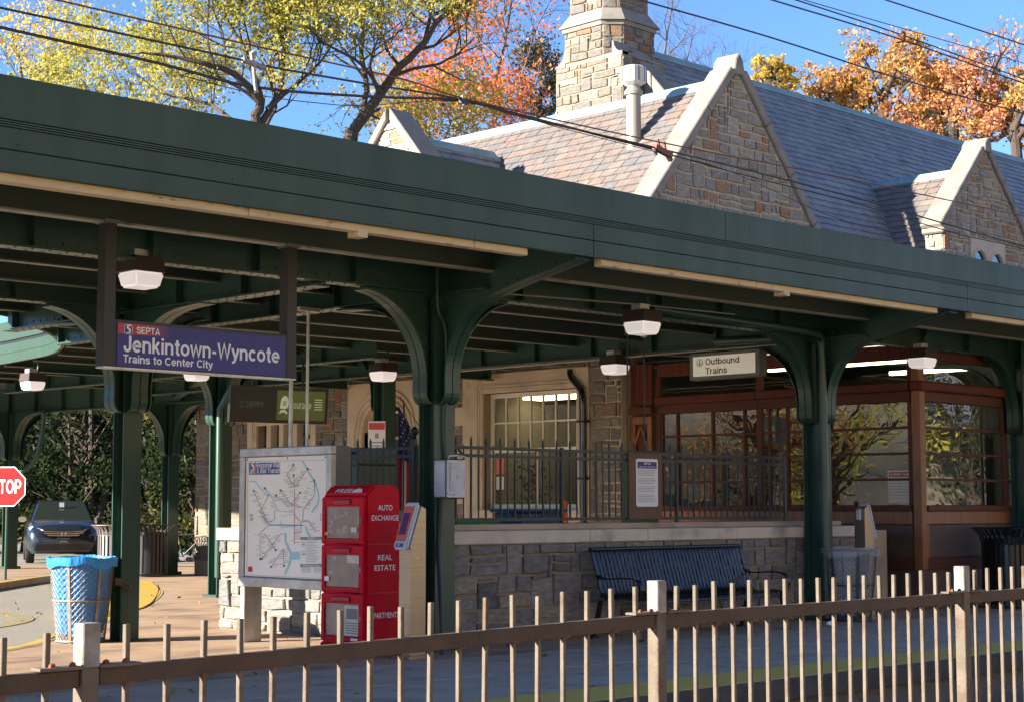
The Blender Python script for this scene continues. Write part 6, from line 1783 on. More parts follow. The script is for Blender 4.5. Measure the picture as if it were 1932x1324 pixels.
# flag
go = (12.61, 14.20, 1.08)
FG = thing('flag', 'drooping stars and stripes flag on a short staff behind the railing', 'flag', go, R(-45))
MB().tube([(-0.05, 0.02, 0.0), (-0.09, 0.03, 1.52), (-0.10, 0.03, 1.56)], 0.010, 8).build('staff', 'woodbrown', FG)
MB().tube([(-0.13, 0, 1.60), (0.14, 0, 1.18)], 0.006, 6).build('tassel_cord', 'wood', FG)
def fold(u, v):
    """u across the furled cloth 0..1, v down 0..1"""
    x = -0.15 + u * 0.34 * (0.40 + 0.60 * min(1, v * 2.2)); y = 0.035 * math.sin(u * 14 + v * 2) * (0.5 + 0.5 * v)
    return (x, y, 1.50 - v * 1.16 - u * 0.24 * (1 - 0.55 * v))
def cloth(u0, u1, v0, v1, m, name, n=8, k=8):
    vs = [fold(u0 + (u1 - u0) * i / n, v0 + (v1 - v0) * j / k) for j in range(k + 1) for i in range(n + 1)]
    fs = [(j * (n + 1) + i, j * (n + 1) + i + 1, (j + 1) * (n + 1) + i + 1, (j + 1) * (n + 1) + i) for j in range(k) for i in range(n)]
    MB().add(vs, fs).build(name, m, FG, smooth=True)
cloth(0, 1, 0, 0.50, 'flagblue', 'canton', 16)
for i in range(7): cloth(i / 7, (i + 1) / 7, 0.50, 1.0, 'flagred' if i % 2 == 0 else 'flagwhite', 'stripe', 3)
mb = MB(); rg = random.Random(2)
for j in range(8):
    for i in range(4):
        u, v = 0.12 + i * 0.24 + (0.12 if j % 2 else 0), 0.06 + j * 0.055
        if u > 0.96: continue
        c = fold(u, v)
        pts = []
        for k in range(10):
            a = k * math.pi / 5 + math.pi / 2; q = 0.012 if k % 2 == 0 else 0.005
            pts.append((c[0] + q * math.cos(a), c[1] - 0.006, c[2] + q * math.sin(a)))
        mb.add(pts + [(c[0], c[1] - 0.006, c[2])], [(k, (k + 1) % 10, 10) for k in range(10)])
tag(mb.build('stars', 'flagwhite', FG), kind='stuff')
# dark cabinet behind the map
t = thing('utility_cabinet', 'dark blue-green cabinet with rounded lid behind the map board', 'cabinet', (13.05, 15.62, 1.12))
MB().box(-0.3, 0.3, -0.32, 0.32, 0, 0.82).build('body', 'green', t, bevel=0.01)
MB().prism([(-0.33, -0.34, 0.82), (0.33, -0.34, 0.82), (0.33, -0.34, 0.94), (0.24, -0.34, 1.02), (-0.24, -0.34, 1.02), (-0.33, -0.34, 0.94)], (0, 0.68, 0)).build('lid', 'green', t, bevel=0.01)
# warning sign on the far column
t = thing('warning_sign', 'white sign with red header on the green column behind the railing', 'sign', (18.0, 21.12, 2.2), R(-45))
MB().box(-0.14, 0.14, -0.006, 0.006, 0.02, 0.64).build('panel', 'whitesign', t, bevel=0.003)
MB().box(-0.13, 0.13, -0.009, -0.0065, 0.50, 0.61).build('header', 'linered', t)
mb = MB(); mb.box(-0.03, 0.03, -0.009, -0.0065, 0.36, 0.44)
for i in range(4): mb.box(-0.11, 0.10 - 0.02 * (i % 2), -0.009, -0.0065, 0.28 - i * 0.055, 0.30 - i * 0.055)
mb.build('print_lines', 'linegrey', t)
# delineator post, bins behind the railing, litter
t = thing('traffic_delineator', 'small orange and white delineator post behind the railing', 'delineator', (17.55, 16.5, 1.12))
MB().lathe([(0.12, 0), (0.12, 0.04), (0.05, 0.06), (0.045, 0.40), (0.035, 0.42)], 14).build('post', 'cone', t, smooth=True)
MB().lathe([(0.0475, 0.17), (0.0470, 0.27)], 14).build('reflective_band', 'white', t, smooth=True)
t = thing('storage_tote', 'blue lidded plastic tote on the terrace behind the railing', 'tote', (15.3, 15.0, 1.12), R(10))
MB().prism([(-0.42, -0.22, 0), (0.42, -0.22, 0), (0.47, -0.22, 0.26), (-0.47, -0.22, 0.26)], (0, 0.44, 0)).build('body', 'bluebin', t, bevel=0.02)
MB().box(-0.5, 0.5, -0.26, 0.26, 0.262, 0.30).build('lid', 'bluebin', t, bevel=0.012)
t = thing('flower_box', 'low green planter box on the terrace behind the railing', 'planter', (14.2, 14.9, 1.12))
MB().prism([(-0.32, -0.14, 0), (0.32, -0.14, 0), (0.36, -0.14, 0.16), (-0.36, -0.14, 0.16)], (0, 0.28, 0)).build('body', 'greenbin', t, bevel=0.01)
MB().box(-0.34, 0.34, -0.12, 0.12, 0.15, 0.17).build('soil', 'dirt', t)
mb = MB(); rg = random.Random(8); vs = []
for k in range(7): vs.append((0.09 * math.cos(k * .9) * rg.uniform(.5, 1), 0.07 * math.sin(k * .9) * rg.uniform(.5, 1), rg.uniform(0.0, 0.05)))
o = MB().add(vs + [(0, 0, 0.06)], [(k, (k + 1) % 7, 7) for k in range(7)]).build('paper_scrap', 'litter')
o.location = (17.55, 12.05, 0.004); tag(o, 'crumpled white paper scrap lying near the grey mesh basket', 'litter')
# green door leaf in front of booth (shutter)
t = thing('shutter_panel', 'dark green wooden shutter leaning at the stone corner left of the notice', 'shutter', (20.2, 17.4, 1.12), R(-45))
MB().box(-0.28, 0.28, -0.02, 0.02, 0, 1.2).build('panel', 'green', t, bevel=0.005)
for (a, b) in ((0.08, 0.55), (0.65, 1.12)): MB().box(-0.2, 0.2, -0.03, -0.02, a, b).build('raised_panel', 'green', t, bevel=0.006)

# ---------------------------------------------------------------- stop sign
so2 = (16.9, 31.2, 0)
ST = thing('stop_sign', 'red octagonal STOP sign on a post cut by the left edge', 'sign', so2, R(-53))
MB().tube([(0, 0.05, 0), (0, 0.05, 2.2)], 0.03, 8).build('post', 'green', ST)
oc = lambda r: [(r * math.cos(R(22.5 + 45 * k)), 1.85 + r * math.sin(R(22.5 + 45 * k))) for k in range(8)]
MB().prism([(x, -0.004, z) for x, z in oc(0.43)], (0, 0.004, 0)).build('border', 'lettering', ST)
MB().prism([(x, -0.007, z) for x, z in oc(0.405)], (0, 0.003, 0)).build('face', 'stopred', ST)
mb = MB(); stext(mb, 'STOP', (0, -0.0075, 1.71), rt, up, 0.28, 0.60, 0.17, 0.10, 'c'); mb.build('lettering', 'lettering', ST)

# ---------------------------------------------------------------- cars
def car(label, loc, rz, paint, plate=True):
    t = thing('parked_car', label, 'car', loc, rz, 'cars parked behind the canopy')
    # local: front toward -Y, length 4.5, width 1.82, height 1.66
    secs = [  # y, half width, z sill, z belt, z hood/top line (body only), tuck
        (-2.25, 0.62, 0.42, 0.62, 0.70), (-2.20, 0.76, 0.30, 0.72, 0.82), (-2.05, 0.86, 0.26, 0.80, 0.95), (-1.75, 0.90, 0.24, 0.88, 1.02), (-1.1, 0.91, 0.24, 0.95, 1.10),
        (-0.6, 0.91, 0.24, 0.97, 1.13), (0.6, 0.91, 0.24, 0.98, 1.12), (1.6, 0.90, 0.24, 0.98, 1.12), (2.1, 0.85, 0.30, 0.95, 1.10), (2.25, 0.74, 0.42, 0.90, 1.02)]
    vs = []; fs = []; m = 9
    for (y, w, z0, zb, zt) in secs:
        half_ = [(w * 0.86, z0), (w * 0.98, z0 + 0.14), (w, (z0 + zb) / 2 + 0.05), (w * 0.985, zb), (w * 0.86, zt - 0.01), (w * 0.45, zt + 0.025)]
        ring = [(-x, z) for x, z in half_] + [(x, z) for x, z in half_[::-1]]
        vs += [(x, y, z) for x, z in ring]
    m = 12
    for i in range(len(secs) - 1):
        for j in range(m): fs.append((i * m + j, i * m + (j + 1) % m, (i + 1) * m + (j + 1) % m, (i + 1) * m + j))
    fs.append(tuple(range(m))[::-1]); fs.append(tuple((len(secs) - 1) * m + j for j in range(m)))
    MB().add(vs, fs).build('body', paint, t, smooth=True)
    # cabin
    c0 = [(-1.05, 0.80, 1.10), (-0.95, 0.80, 1.12)]
    bs = [(-1.10, 0.82, 1.06), (2.05, 0.80, 1.06)]; ts = [(-0.30, 0.62, 1.60), (1.65, 0.62, 1.60)]
    V8 = [(-0.82, -1.10, 1.06), (0.82, -1.10, 1.06), (0.80, 2.1, 1.06), (-0.80, 2.1, 1.06), (-0.62, -0.30, 1.60), (0.62, -0.30, 1.60), (0.60, 1.65, 1.62), (-0.60, 1.65, 1.62)]
    MB().add(V8, [(0, 3, 2, 1), (4, 5, 6, 7), (0, 1, 5, 4), (1, 2, 6, 5), (2, 3, 7, 6), (3, 0, 4, 7)]).build('cabin', paint, t, bevel=0.06, seg=3)
    def lerp(a, b, k): return tuple(a[i] + (b[i] - a[i]) * k for i in range(3))
    def pane(a, b, c, d, name, n):
        cen = Vector(a) + Vector(b) + Vector(c) + Vector(d); cen /= 4
        q = [cen + (Vector(p) - cen) * 0.90 + Vector(n) * 0.012 for p in (a, b, c, d)]
        MB().prism(q, Vector(n) * 0.004).build(name, 'carglass', t)
    wn_ = Vector((0, -0.56, 0.83)).normalized()
    pane(V8[0], V8[1], V8[5], V8[4], 'windscreen', Vector((0, -0.54, 0.80)))
    pane(V8[1], V8[2], V8[6], V8[5], 'side_window', Vector((0.94, 0, 0.3)))
    pane(V8[3], V8[0], V8[4], V8[7], 'side_window', Vector((-0.94, 0, 0.3)))
    MB().box(-0.06, 0.06, -0.62, -0.60, 1.44, 1.56).build('windscreen_sticker', 'whitesign', t)
    for s_ in (-1, 1):
        MB().prism([(s_ * 0.48, -2.20, 0.77), (s_ * 0.80, -2.05, 0.80), (s_ * 0.86, -1.90, 0.92), (s_ * 0.78, -1.98, 0.96), (s_ * 0.50, -2.16, 0.86)], (0, -0.03, 0)).build('headlight', 'lens', t)
        mi = MB().ob((s_ * 1.00, -0.72, 1.12), (0.10, 0, 0), (0, 0.05, 0), (0, 0, 0.07)).build('mirror', paint if s_ > 0 else 'chrome', t, bevel=0.03, seg=2)
        for y in (-1.42, 1.32):
            w = MB(); w.v = []
            w.lathe([(0.20, -0.11), (0.31, -0.11), (0.335, -0.07), (0.335, 0.07), (0.31, 0.11), (0.20, 0.11)], 20)
            w.v = [(s_ * 0.80 + c, y + a, 0.335 + b) for a, b, c in w.v]
            tw = w.build('wheel', 'tyre', t, smooth=True)
            w = MB(); w.lathe([(0.0, -0.06), (0.21, -0.09), (0.21, 0.09), (0.0, 0.06)], 14); w.v = [(s_ * 0.80 + c, y + a, 0.335 + b) for a, b, c in w.v]; w.build('rim', 'alum', tw)
    MB().prism([(-0.50, -2.27, 0.70), (0.50, -2.27, 0.70), (0.56, -2.22, 0.84), (-0.56, -2.22, 0.84)], (0, 0.04, 0)).build('grille', 'black', t)
    for i, z in enumerate((0.715, 0.765, 0.815)):
        mb = MB(); k = 0.52 - 0.06 * (2 - i) * 0.5
        mb.tube(smooth_path([(-k, -2.235 - 0.01 * i * 0, z + 0.02), (-0.2, -2.285, z), (0.2, -2.285, z), (k, -2.235, z + 0.02)], 3), 0.010, 6); mb.build('grille_bar', 'chrome', t, smooth=True)
    mb = MB()
    for x in (-0.045, 0.045): mb.bar((x, -2.30, 0.715), (x * 1.25, -2.30, 0.815), 0.02, 0.012, (0, 1, 0))
    mb.bar((-0.045, -2.30, 0.765), (0.045, -2.30, 0.765), 0.018, 0.012); mb.build('emblem', 'chrome', t)
    MB().prism([(-0.72, -2.24, 0.34), (0.72, -2.24, 0.34), (0.66, -2.26, 0.50), (-0.66, -2.26, 0.50)], (0, 0.08, 0)).build('lower_grille', 'black', t)
    if plate:
        p = MB().box(-0.16, 0.16, -2.295, -2.285, 0.52, 0.66).build('number_plate', 'black', t, bevel=0.003)
        mb = MB(); text(mb, 'HONDA', (0, -2.2955, 0.575), rt, up, 0.03, 0.16, 0.005, 'c')
        for (a, b, c, d) in ((-0.15, 0.15, 0.645, 0.65), (-0.15, 0.15, 0.53, 0.535), (-0.11, 0.11, 0.555, 0.565)): mb.box(a, b, -2.297, -2.2955, c, d)
        mb.build('plate_print', 'linegrey', p)
    return t
car('dark blue-grey SUV facing the platform left of the left column', (23.7, 40.8, 0), R(-28), 'carpaint')
car('black car in shade behind the bicycles', (29.0, 39.0, 0), R(-52), 'cardark', False)

# ---------------------------------------------------------------- bicycles
def bike(label, loc, rz, m):
    t = thing('bicycle', label, 'bicycle', loc, rz, 'bicycles parked by the columns')
    for x in (-0.52, 0.52):
        w = MB().tube([(x + 0.335 * math.cos(k * math.pi / 14), 0, 0.35 + 0.335 * math.sin(k * math.pi / 14)) for k in range(29)], 0.02, 8, False).build('wheel', 'tyre', t, smooth=True)
        mb = MB()
        for k in range(12):
            a = k * math.pi / 6; mb.tube([(x, 0.015 * (-1) ** k, 0.35), (x + 0.32 * math.cos(a), 0, 0.35 + 0.32 * math.sin(a))], 0.002, 3, False)
        mb.tube([(x, -0.05, 0.35), (x, 0.05, 0.35)], 0.02, 8); mb.build('spokes', 'alum', w)
        MB().tube([(x + 0.325 * math.cos(k * math.pi / 14), 0, 0.35 + 0.325 * math.sin(k * math.pi / 14)) for k in range(29)], 0.010, 6, False).build('rim', 'alum', w)
    f = MB()
    bb, st, ht, ra, fa = (-0.08, 0, 0.30), (-0.18, 0, 0.80), (0.36, 0, 0.82), (-0.52, 0, 0.35), (0.52, 0, 0.35)
    for a, b, r in ((bb, st, 0.017), (st, ht, 0.016), (bb, (0.38, 0, 0.74), 0.02), (bb, ra, 0.011), (st, ra, 0.010), ((0.36, 0, 0.88), (0.38, 0, 0.72), 0.02)): f.tube([a, b], r, 8)
    f.build('frame', m, t, smooth=True)
    f = MB()
    for s_ in (-1, 1): f.tube([(0.39, s_ * 0.03, 0.70), (0.46, s_ * 0.05, 0.52), (0.52, s_ * 0.05, 0.35)], 0.012, 6)
    f.build('fork', m, t)
    f = MB(); f.tube(smooth_path([(0.28, -0.30, 0.98), (0.38, -0.2, 0.99), (0.37, 0, 0.96), (0.38, 0.2, 0.99), (0.28, 0.30, 0.98)], 3), 0.012, 6); f.tube([(0.35, 0, 0.86), (0.37, 0, 0.96)], 0.014, 6); f.build('handlebar', 'black', t, smooth=True)
    MB().prism([(-0.33, -0.07, 0.93), (-0.33, 0.07, 0.93), (-0.15, 0.03, 0.92), (-0.04, 0.02, 0.92), (-0.04, -0.02, 0.92), (-0.15, -0.03, 0.92)], (0, 0, 0.045)).build('saddle', 'black', t, bevel=0.012)
    f = MB(); f.tube([st, (-0.205, 0, 0.93)], 0.013, 6); f.build('seat_post', 'alum', t)
    f = MB(); f.lathe([(0.02, -0.01), (0.095, -0.006), (0.095, 0.006), (0.02, 0.01)], 20); f.v = [(-0.08 + a, c + 0.03, 0.30 + b) for a, b, c in f.v]
    f.tube([(-0.08, 0.05, 0.30), (0.02, 0.07, 0.16)], 0.010, 6); f.tube([(-0.08, -0.05, 0.30), (-0.18, -0.07, 0.44)], 0.010, 6); f.build('crank', 'chrome', t)
    return t
bike('dark bicycle parked behind the thin green column', (22.6, 33.3, 0.0), R(-55), 'black')
bike('bicycle with red frame parked nearest the building corner', (22.7, 31.6, 0.0), R(-40), 'bikered')

# ---------------------------------------------------------------- overhead wires
def upx(px, py, Y):
    f = 3197.0; th = math.atan(293 / f); a = (px - 966) / f; b = -(py - 662) / f
    fw = math.cos(th) - b * math.sin(th); upz = math.sin(th) + b * math.cos(th); s = math.sqrt(.5)
    d = ((a + fw) * s, (fw - a) * s, upz); t = Y / d[1]
    return (d[0] * t, Y, 1.45 + d[2] * t)
def wire(label, pts, Y, r, m='wire'):
    r *= 0.6
    o = MB().tube(smooth_path([upx(x, y, Y + dy) for x, y, dy in [(p + (0,))[:3] for p in pts]], 4), r, 6).build('overhead_wire', m, smooth=True)
    return tag(o, label, 'wire', 'overhead wires along the track')
YWI = 10.2
wire('rust red wire crossing from the upper left above the canopy edge', [(-300, -90), (105, 0), (470, 85), (760, 150), (890, 190), (1240, 268), (1600, 338), (1932, 408), (2400, 500)], YWI, 0.011, 'wirered')
wire('dark cable through the insulator, second from the top at left', [(-300, -50), (0, 15), (140, 45), (440, 110), (500, 125), (700, 160), (870, 188), (1000, 225), (1240, 280), (1600, 370), (1932, 465), (2300, 560)], YWI, 0.014)
wire('thick black cable, lowest at the left edge', [(-300, -15), (0, 52), (300, 120), (480, 165), (700, 183), (870, 190), (1000, 222), (1240, 284)], YWI + 0.05, 0.018)
wire('thin wire sagging under the thick black cable', [(340, 142), (490, 180), (600, 195), (690, 200), (870, 192), (1050, 240), (1240, 288), (1380, 325), (1600, 420), (1750, 432)], YWI + 0.08, 0.006)
wire('pale twisted cable below the red wire at right', [(1240, 285), (1400, 330), (1600, 380), (1800, 440), (1932, 470), (2200, 540)], YWI + 0.1, 0.010)
wire('single dark wire crossing over the big gable to the right edge', [(1100, -30), (1205, 0), (1450, 70), (1700, 150), (1932, 215), (2300, 320)], 7.0, 0.010)
wire('lower wire of the close pair at upper right', [(1300, -48), (1455, 0), (1700, 75), (1932, 158), (2300, 290)], 7.0, 0.010)
wire('upper wire of the close pair at upper right', [(1350, -46), (1500, 0), (1706, 68), (1932, 150), (2300, 282)], 7.05, 0.009)
wire('thin wire just above the close pair at upper right', [(1350, -50), (1515, 0), (1932, 120), (2300, 226)], 7.1, 0.006)
wire('topmost wire in the upper right corner', [(1500, -55), (1670, 0), (1932, 85), (2300, 205)], 7.0, 0.010)
a = Vector(upx(478, 150, YWI))
t = thing('cable_insulator', 'pale insulator clamp on the cables above the left canopy', 'insulator', a)
u_, w_ = Vector((1, 0, 0)), Vector((0, 0, 1))
MB().tube([(-0.02, 0, 0.20), (0.0, 0, 0.1), (0.02, 0, -0.05), (0.03, 0, -0.10)], [0.018, 0.016, 0.014, 0.018], 8).build('hanger_rod', 'insul', t, smooth=True)
MB().tube([(-0.10, 0, 0.13), (0.10, 0, 0.105)], 0.022, 10).build('sleeve', 'insul', t, smooth=True)
MB().lathe([(0.01, 0.18), (0.025, 0.19), (0.025, 0.21), (0.01, 0.22)], 8).build('clamp', 'insul', t)
a = Vector(upx(1245, 276, YWI))
t = thing('cable_clamp', 'dark bundled clamp joining the cables before the big gable coping', 'clamp', a)
MB().bar((-0.03, 0, 0.06), (0.0, 0, -0.04), 0.02, 0.02).bar((0.06, 0, 0.05), (0.09, 0, -0.05), 0.02, 0.02).bar((-0.08, 0, -0.02), (0.16, 0, -0.07), 0.05, 0.05).build('jaw', 'wirered', t)
MB().bar((0.1, 0, -0.06), (0.16, 0, -0.12), 0.04, 0.03).bar((-0.07, 0, -0.03), (-0.06, 0, -0.10), 0.03, 0.02).build('tail', 'wire', t)
a = Vector(upx(1703, 72, 7.0))
t = thing('cable_spacer', 'small dark spacer holding the close pair of wires', 'spacer', a)
MB().box(-0.02, 0.02, -0.02, 0.06, -0.03, 0.03).build('block', 'rust', t, bevel=0.004)
MB().box(-0.03, 0.03, -0.01, 0.01, 0.03, 0.05).build('clip', 'wire', t)
a = Vector(upx(873, 192, YWI))
t = thing('cable_tie', 'pale clamp where the left cables meet above the canopy', 'clamp', a)
MB().tube([(0, 0, 0.05), (0.01, 0, -0.06)], 0.018, 6).build('rod', 'insul', t); MB().box(-0.03, 0.05, -0.02, 0.02, -0.02, 0.02).build('block', 'wire', t)
# ---------------------------------------------------------------- trees
def cam_pt(px, py, z, dz=0.0):
    """a point z metres straight ahead of the viewpoint, at a photo position"""
    f = 3197.0; th = math.atan(293 / f); a = (px - 966) / f; b = -(py - 662) / f
    fw = math.cos(th) - b * math.sin(th); upz = math.sin(th) + b * math.cos(th); s = math.sqrt(.5)
    k = (z + dz) / fw
    return Vector(((a + fw) * s * k, (fw - a) * s * k, 1.45 + upz * k))
def leaf_mesh(name, pts, size, m, parent, seed, off, jitter=0.0, flat=0.0):
    rs = np.random.RandomState(seed); P = np.array(pts, dtype=np.float64).reshape(-1, 3); n = len(P)
    if n == 0: return
    a = rs.normal(size=(n, 3)); a /= np.linalg.norm(a, axis=1)[:, None]
    b = rs.normal(size=(n, 3)); b -= (b * a).sum(1)[:, None] * a; b /= np.linalg.norm(b, axis=1)[:, None]
    s = size * (0.45 + 0.95 * rs.beta(2, 3, n))[:, None]
    P = P - np.array(off)
    q = np.stack([P - a * s, P + b * s * 0.55, P + a * s, P - b * s * 0.55], 1).reshape(-1, 3)
    me = bpy.data.meshes.new(name)
    me.vertices.add(4 * n); me.vertices.foreach_set('co', q.ravel())
    me.loops.add(4 * n); me.loops.foreach_set('vertex_index', np.arange(4 * n, dtype=np.int32))
    me.polygons.add(n); me.polygons.foreach_set('loop_start', np.arange(0, 4 * n, 4, dtype=np.int32)); me.polygons.foreach_set('loop_total', np.full(n, 4, dtype=np.int32))
    me.update()
    at = me.attributes.new('rnd', 'FLOAT', 'FACE')
    # colour drifts slowly through the crown, with leaf to leaf scatter
    base = (np.sin(P[:, 0] * 1.1 + seed) + np.sin(P[:, 1] * 1.3 + 2 * seed) + np.sin(P[:, 2] * 1.7)) / 6 + 0.5
    at.data.foreach_set('value', np.clip(base + rs.normal(0, 0.18, n), 0, 1).astype(np.float32))
    me.materials.append(M[m])
    return link(name, me, parent)
def tree(label, limbs, leaf, nleaf, size, bark='bark', seed=1, twig=(0.9, 1.6), spread=0.30, levels=3, kids=7, up=0.25, group=None, clump=1.0, bare=0.0, start=0.25):
    """limbs: list of [(point, radius), ...] main stems in world space"""
    rg = random.Random(seed)
    base = Vector(limbs[0][0][0]); base = Vector((base.x, base.y, 0))
    t = thing('tree', label, 'tree', base, 0, group)
    tb = MB(base); tips = []
    def branch(p, d, L, r, lev):
        n = 4 if lev < 2 else 3
        pts = [p]; q = p; dd = d.copy()
        for i in range(n):
            dd = (dd + Vector((rg.gauss(0, .22), rg.gauss(0, .22), rg.gauss(0, .18) + up * 0.25))).normalized()
            q = q + dd * L / n; pts.append(q)
        rs_ = [r * (1 - 0.75 * i / n) for i in range(n + 1)]
        tb.tube(pts, rs_, 5 if lev == 1 else 4 if lev == 2 else 3, False)
        if lev >= levels:
            tips.extend(pts[1:])
            return
        k = max(2, int(kids * (0.75 ** lev)))
        for i in range(k):
            tt = rg.uniform(0.25, 1.0); j = min(int(tt * n), n - 1)
            c = pts[j].lerp(pts[j + 1], tt * n - j)
            ax_ = (pts[j + 1] - pts[j]).normalized()
            o = ax_.orthogonal().normalized(); o.rotate(Matrix.Rotation(rg.uniform(0, 6.28), 3, ax_))
            nd2 = (ax_ * rg.uniform(0.4, 1.0) + o * rg.uniform(0.6, 1.1) + Vector((0, 0, up))).normalized()
            branch(c, nd2, L * rg.uniform(0.42, 0.68), r * (1 - 0.6 * tt) * 0.62, lev + 1)
        if lev >= levels - 1: tips.append(pts[-1])
    for lm in limbs:
        P = smooth_path([tuple(p) for p, r in lm], 4); n = len(P)
        rad = []
        for i in range(n):
            k = i / 4; a = min(int(k), len(lm) - 1); b = min(a + 1, len(lm) - 1); rad.append(lm[a][1] + (lm[b][1] - lm[a][1]) * (k - a))
        P = [Vector(p) + Vector((rg.gauss(0, rr * .18), rg.gauss(0, rr * .18), 0)) for p, rr in zip(P, rad)]
        tb.tube(P, rad, 9)
        nb = int(kids * 1.3)
        for i in range(nb):
            tt = start + (1 - start) * (i + rg.random()) / nb
            j = min(int(tt * (n - 1)), n - 2); c = P[j].lerp(P[j + 1], tt * (n - 1) - j)
            ax_ = (P[j + 1] - P[j]).normalized(); o = ax_.orthogonal().normalized(); o.rotate(Matrix.Rotation(rg.uniform(0, 6.28), 3, ax_))
            nd2 = (ax_ * rg.uniform(0.2, 0.9) + o + Vector((0, 0, up))).normalized()
            branch(c, nd2, rg.uniform(*twig) * (1.15 - 0.4 * tt), max(rad[j] * 0.5, 0.012), 1)
    tb.build('trunk', bark, t, smooth=True)
    if nleaf and tips:
        pts = []
        tp = [q for q in tips if rg.random() > bare]
        for i in range(nleaf):
            q = rg.choice(tp); pts.append((q.x + rg.gauss(0, spread), q.y + rg.gauss(0, spread), q.z + rg.gauss(0, spread * 0.75) - 0.05))
        leaf_mesh('crown', pts, size, leaf, t, seed, base)
    return t
def L_(z, pts): return [(cam_pt(x, y, z, d), r * 0.46) for x, y, d, r in pts]
# big yellow-green tree behind the left canopy
tree('large yellow-green autumn tree with a dark leaning limb behind the left canopy', [
    L_(44, [(600, 960, 0, .45), (630, 400, 0, .40), (655, 275, 0, .36), (700, 200, 0, .30), (745, 140, -.3, .24), (800, 80, -.5, .19), (832, 35, -.5, .15), (905, -20, -.6, .10), (960, -120, -.6, .05)]),
    L_(44, [(668, 265, 0, .22), (690, 170, .6, .17), (682, 90, .9, .13), (692, -10, 1.2, .09), (700, -120, 1.2, .05)]),
    L_(44, [(800, 82, -.5, .13), (812, 20, -.2, .10), (805, -80, 0, .06)]),
    L_(44, [(720, 175, -.3, .12), (680, 120, -1.2, .09), (610, 80, -1.8, .06), (560, 30, -2, .03)])],
    'leaf_yellowgreen', 16000, 0.066, seed=3, twig=(1.6, 3.0), kids=7, spread=0.17, levels=4, bare=0.35)
tree('wide yellow-green tree with crooked dark limbs at upper left', [
    L_(42, [(480, 960, 0, .42), (482, 420, 0, .36), (482, 240, 0, .30), (492, 190, 0, .24), (440, 140, -.4, .18), (390, 122, -.8, .14), (330, 108, -1, .10), (265, 100, -1.2, .05)]),
    L_(42, [(484, 245, 0, .22), (525, 175, .4, .16), (535, 100, .6, .12), (520, 20, .8, .09), (535, -90, 1, .05)]),
    L_(42, [(492, 190, 0, .18), (470, 110, .5, .13), (430, 40, .8, .10), (400, -40, 1, .06)]),
    L_(42, [(505, 205, 0, .15), (570, 150, 1, .10), (610, 110, 1.5, .06), (640, 60, 1.7, .03)]),
    L_(42, [(475, 260, 0, .16), (400, 200, 1.5, .11), (320, 180, 2.2, .07), (230, 150, 2.6, .03)])],
    'leaf_yellowgreen', 21000, 0.066, seed=8, twig=(1.5, 3.0), kids=7, spread=0.17, levels=4, bare=0.35)
tree('slender bare-twigged tree with a few orange-red leaves left of the chimney', [
    L_(56, [(925, 960, 0, .30), (928, 330, 0, .24), (930, 230, 0, .19), (935, 150, 0, .15), (955, 70, .3, .11), (965, 0, .5, .08), (985, -110, .6, .04)]),
    L_(56, [(930, 235, 0, .11), (985, 140, -.5, .08), (1010, 60, -.8, .05), (1040, 0, -1, .03)]),
    L_(56, [(928, 215, 0, .10), (890, 150, .5, .07), (850, 80, .8, .05), (860, 10, 1, .03)]),
    L_(56, [(935, 150, 0, .09), (905, 90, -.5, .06), (895, 20, -.6, .03)])],
    'leaf_orange', 2600, 0.10, 'barkgrey', seed=5, twig=(1.6, 3.4), kids=8, spread=0.30, bare=0.75)
tree('low orange autumn tree just above the canopy edge left of the slate roof', [
    L_(50, [(880, 960, 0, .2), (875, 330, 0, .16), (870, 260, 0, .12), (850, 215, .3, .08), (830, 190, .4, .04)]),
    L_(50, [(872, 280, 0, .10), (905, 230, -.3, .07), (940, 215, -.4, .03)]),
    L_(50, [(872, 285, 0, .09), (820, 245, .3, .06), (790, 170, .5, .03)])],
    'leaf_orange', 4200, 0.085, 'barkgrey', seed=6, twig=(1.1, 2.0), kids=8, spread=0.22, bare=0.4)
tree('golden young tree behind the canopy left of the small gable', [
    L_(47, [(800, 960, 0, .15), (790, 330, 0, .12), (770, 250, 0, .08), (760, 200, 0, .04)]), L_(47, [(790, 330, 0, .09), (840, 260, .3, .05), (850, 230, .3, .03)])],
    'leaf_yellowgreen', 3200, 0.08, 'barkgrey', seed=16, twig=(1.0, 1.9), kids=7, spread=0.22, bare=0.4)
tree('brown conifer between the bare tree and the chimney', [
    L_(58, [(1018, 960, 0, .25), (1018, 300, 0, .2), (1020, 200, 0, .12), (1024, 95, 0, .03)])],
    'leaf_fir', 3200, 0.085, seed=9, twig=(0.7, 1.5), kids=22, spread=0.16, up=-0.1, levels=2, start=0.55)
tree('sparse pale yellow tree at the far left edge', [
    L_(58, [(40, 960, 0, .25), (45, 330, 0, .2), (45, 200, 0, .15), (35, 110, 0, .10), (20, 60, 0, .05)]), L_(58, [(45, 230, 0, .1), (90, 170, 0, .06), (100, 110, 0, .03)])],
    'leaf_gold', 3000, 0.085, 'barkgrey', seed=10, twig=(1.3, 2.6), kids=8, spread=0.24, bare=0.3)
tree('yellow-green shrub tree low above the canopy at left', [
    L_(52, [(170, 960, 0, .2), (180, 400, 0, .15), (200, 230, 0, .1), (230, 160, 0, .05)]), L_(52, [(180, 380, 0, .1), (110, 220, 0, .06), (90, 150, 0, .03)]), L_(52, [(185, 330, 0, .1), (300, 230, 0, .06), (330, 170, 0, .03)])],
    'leaf_yellowgreen', 5500, 0.085, seed=23, twig=(1.3, 2.4), kids=8, spread=0.30)
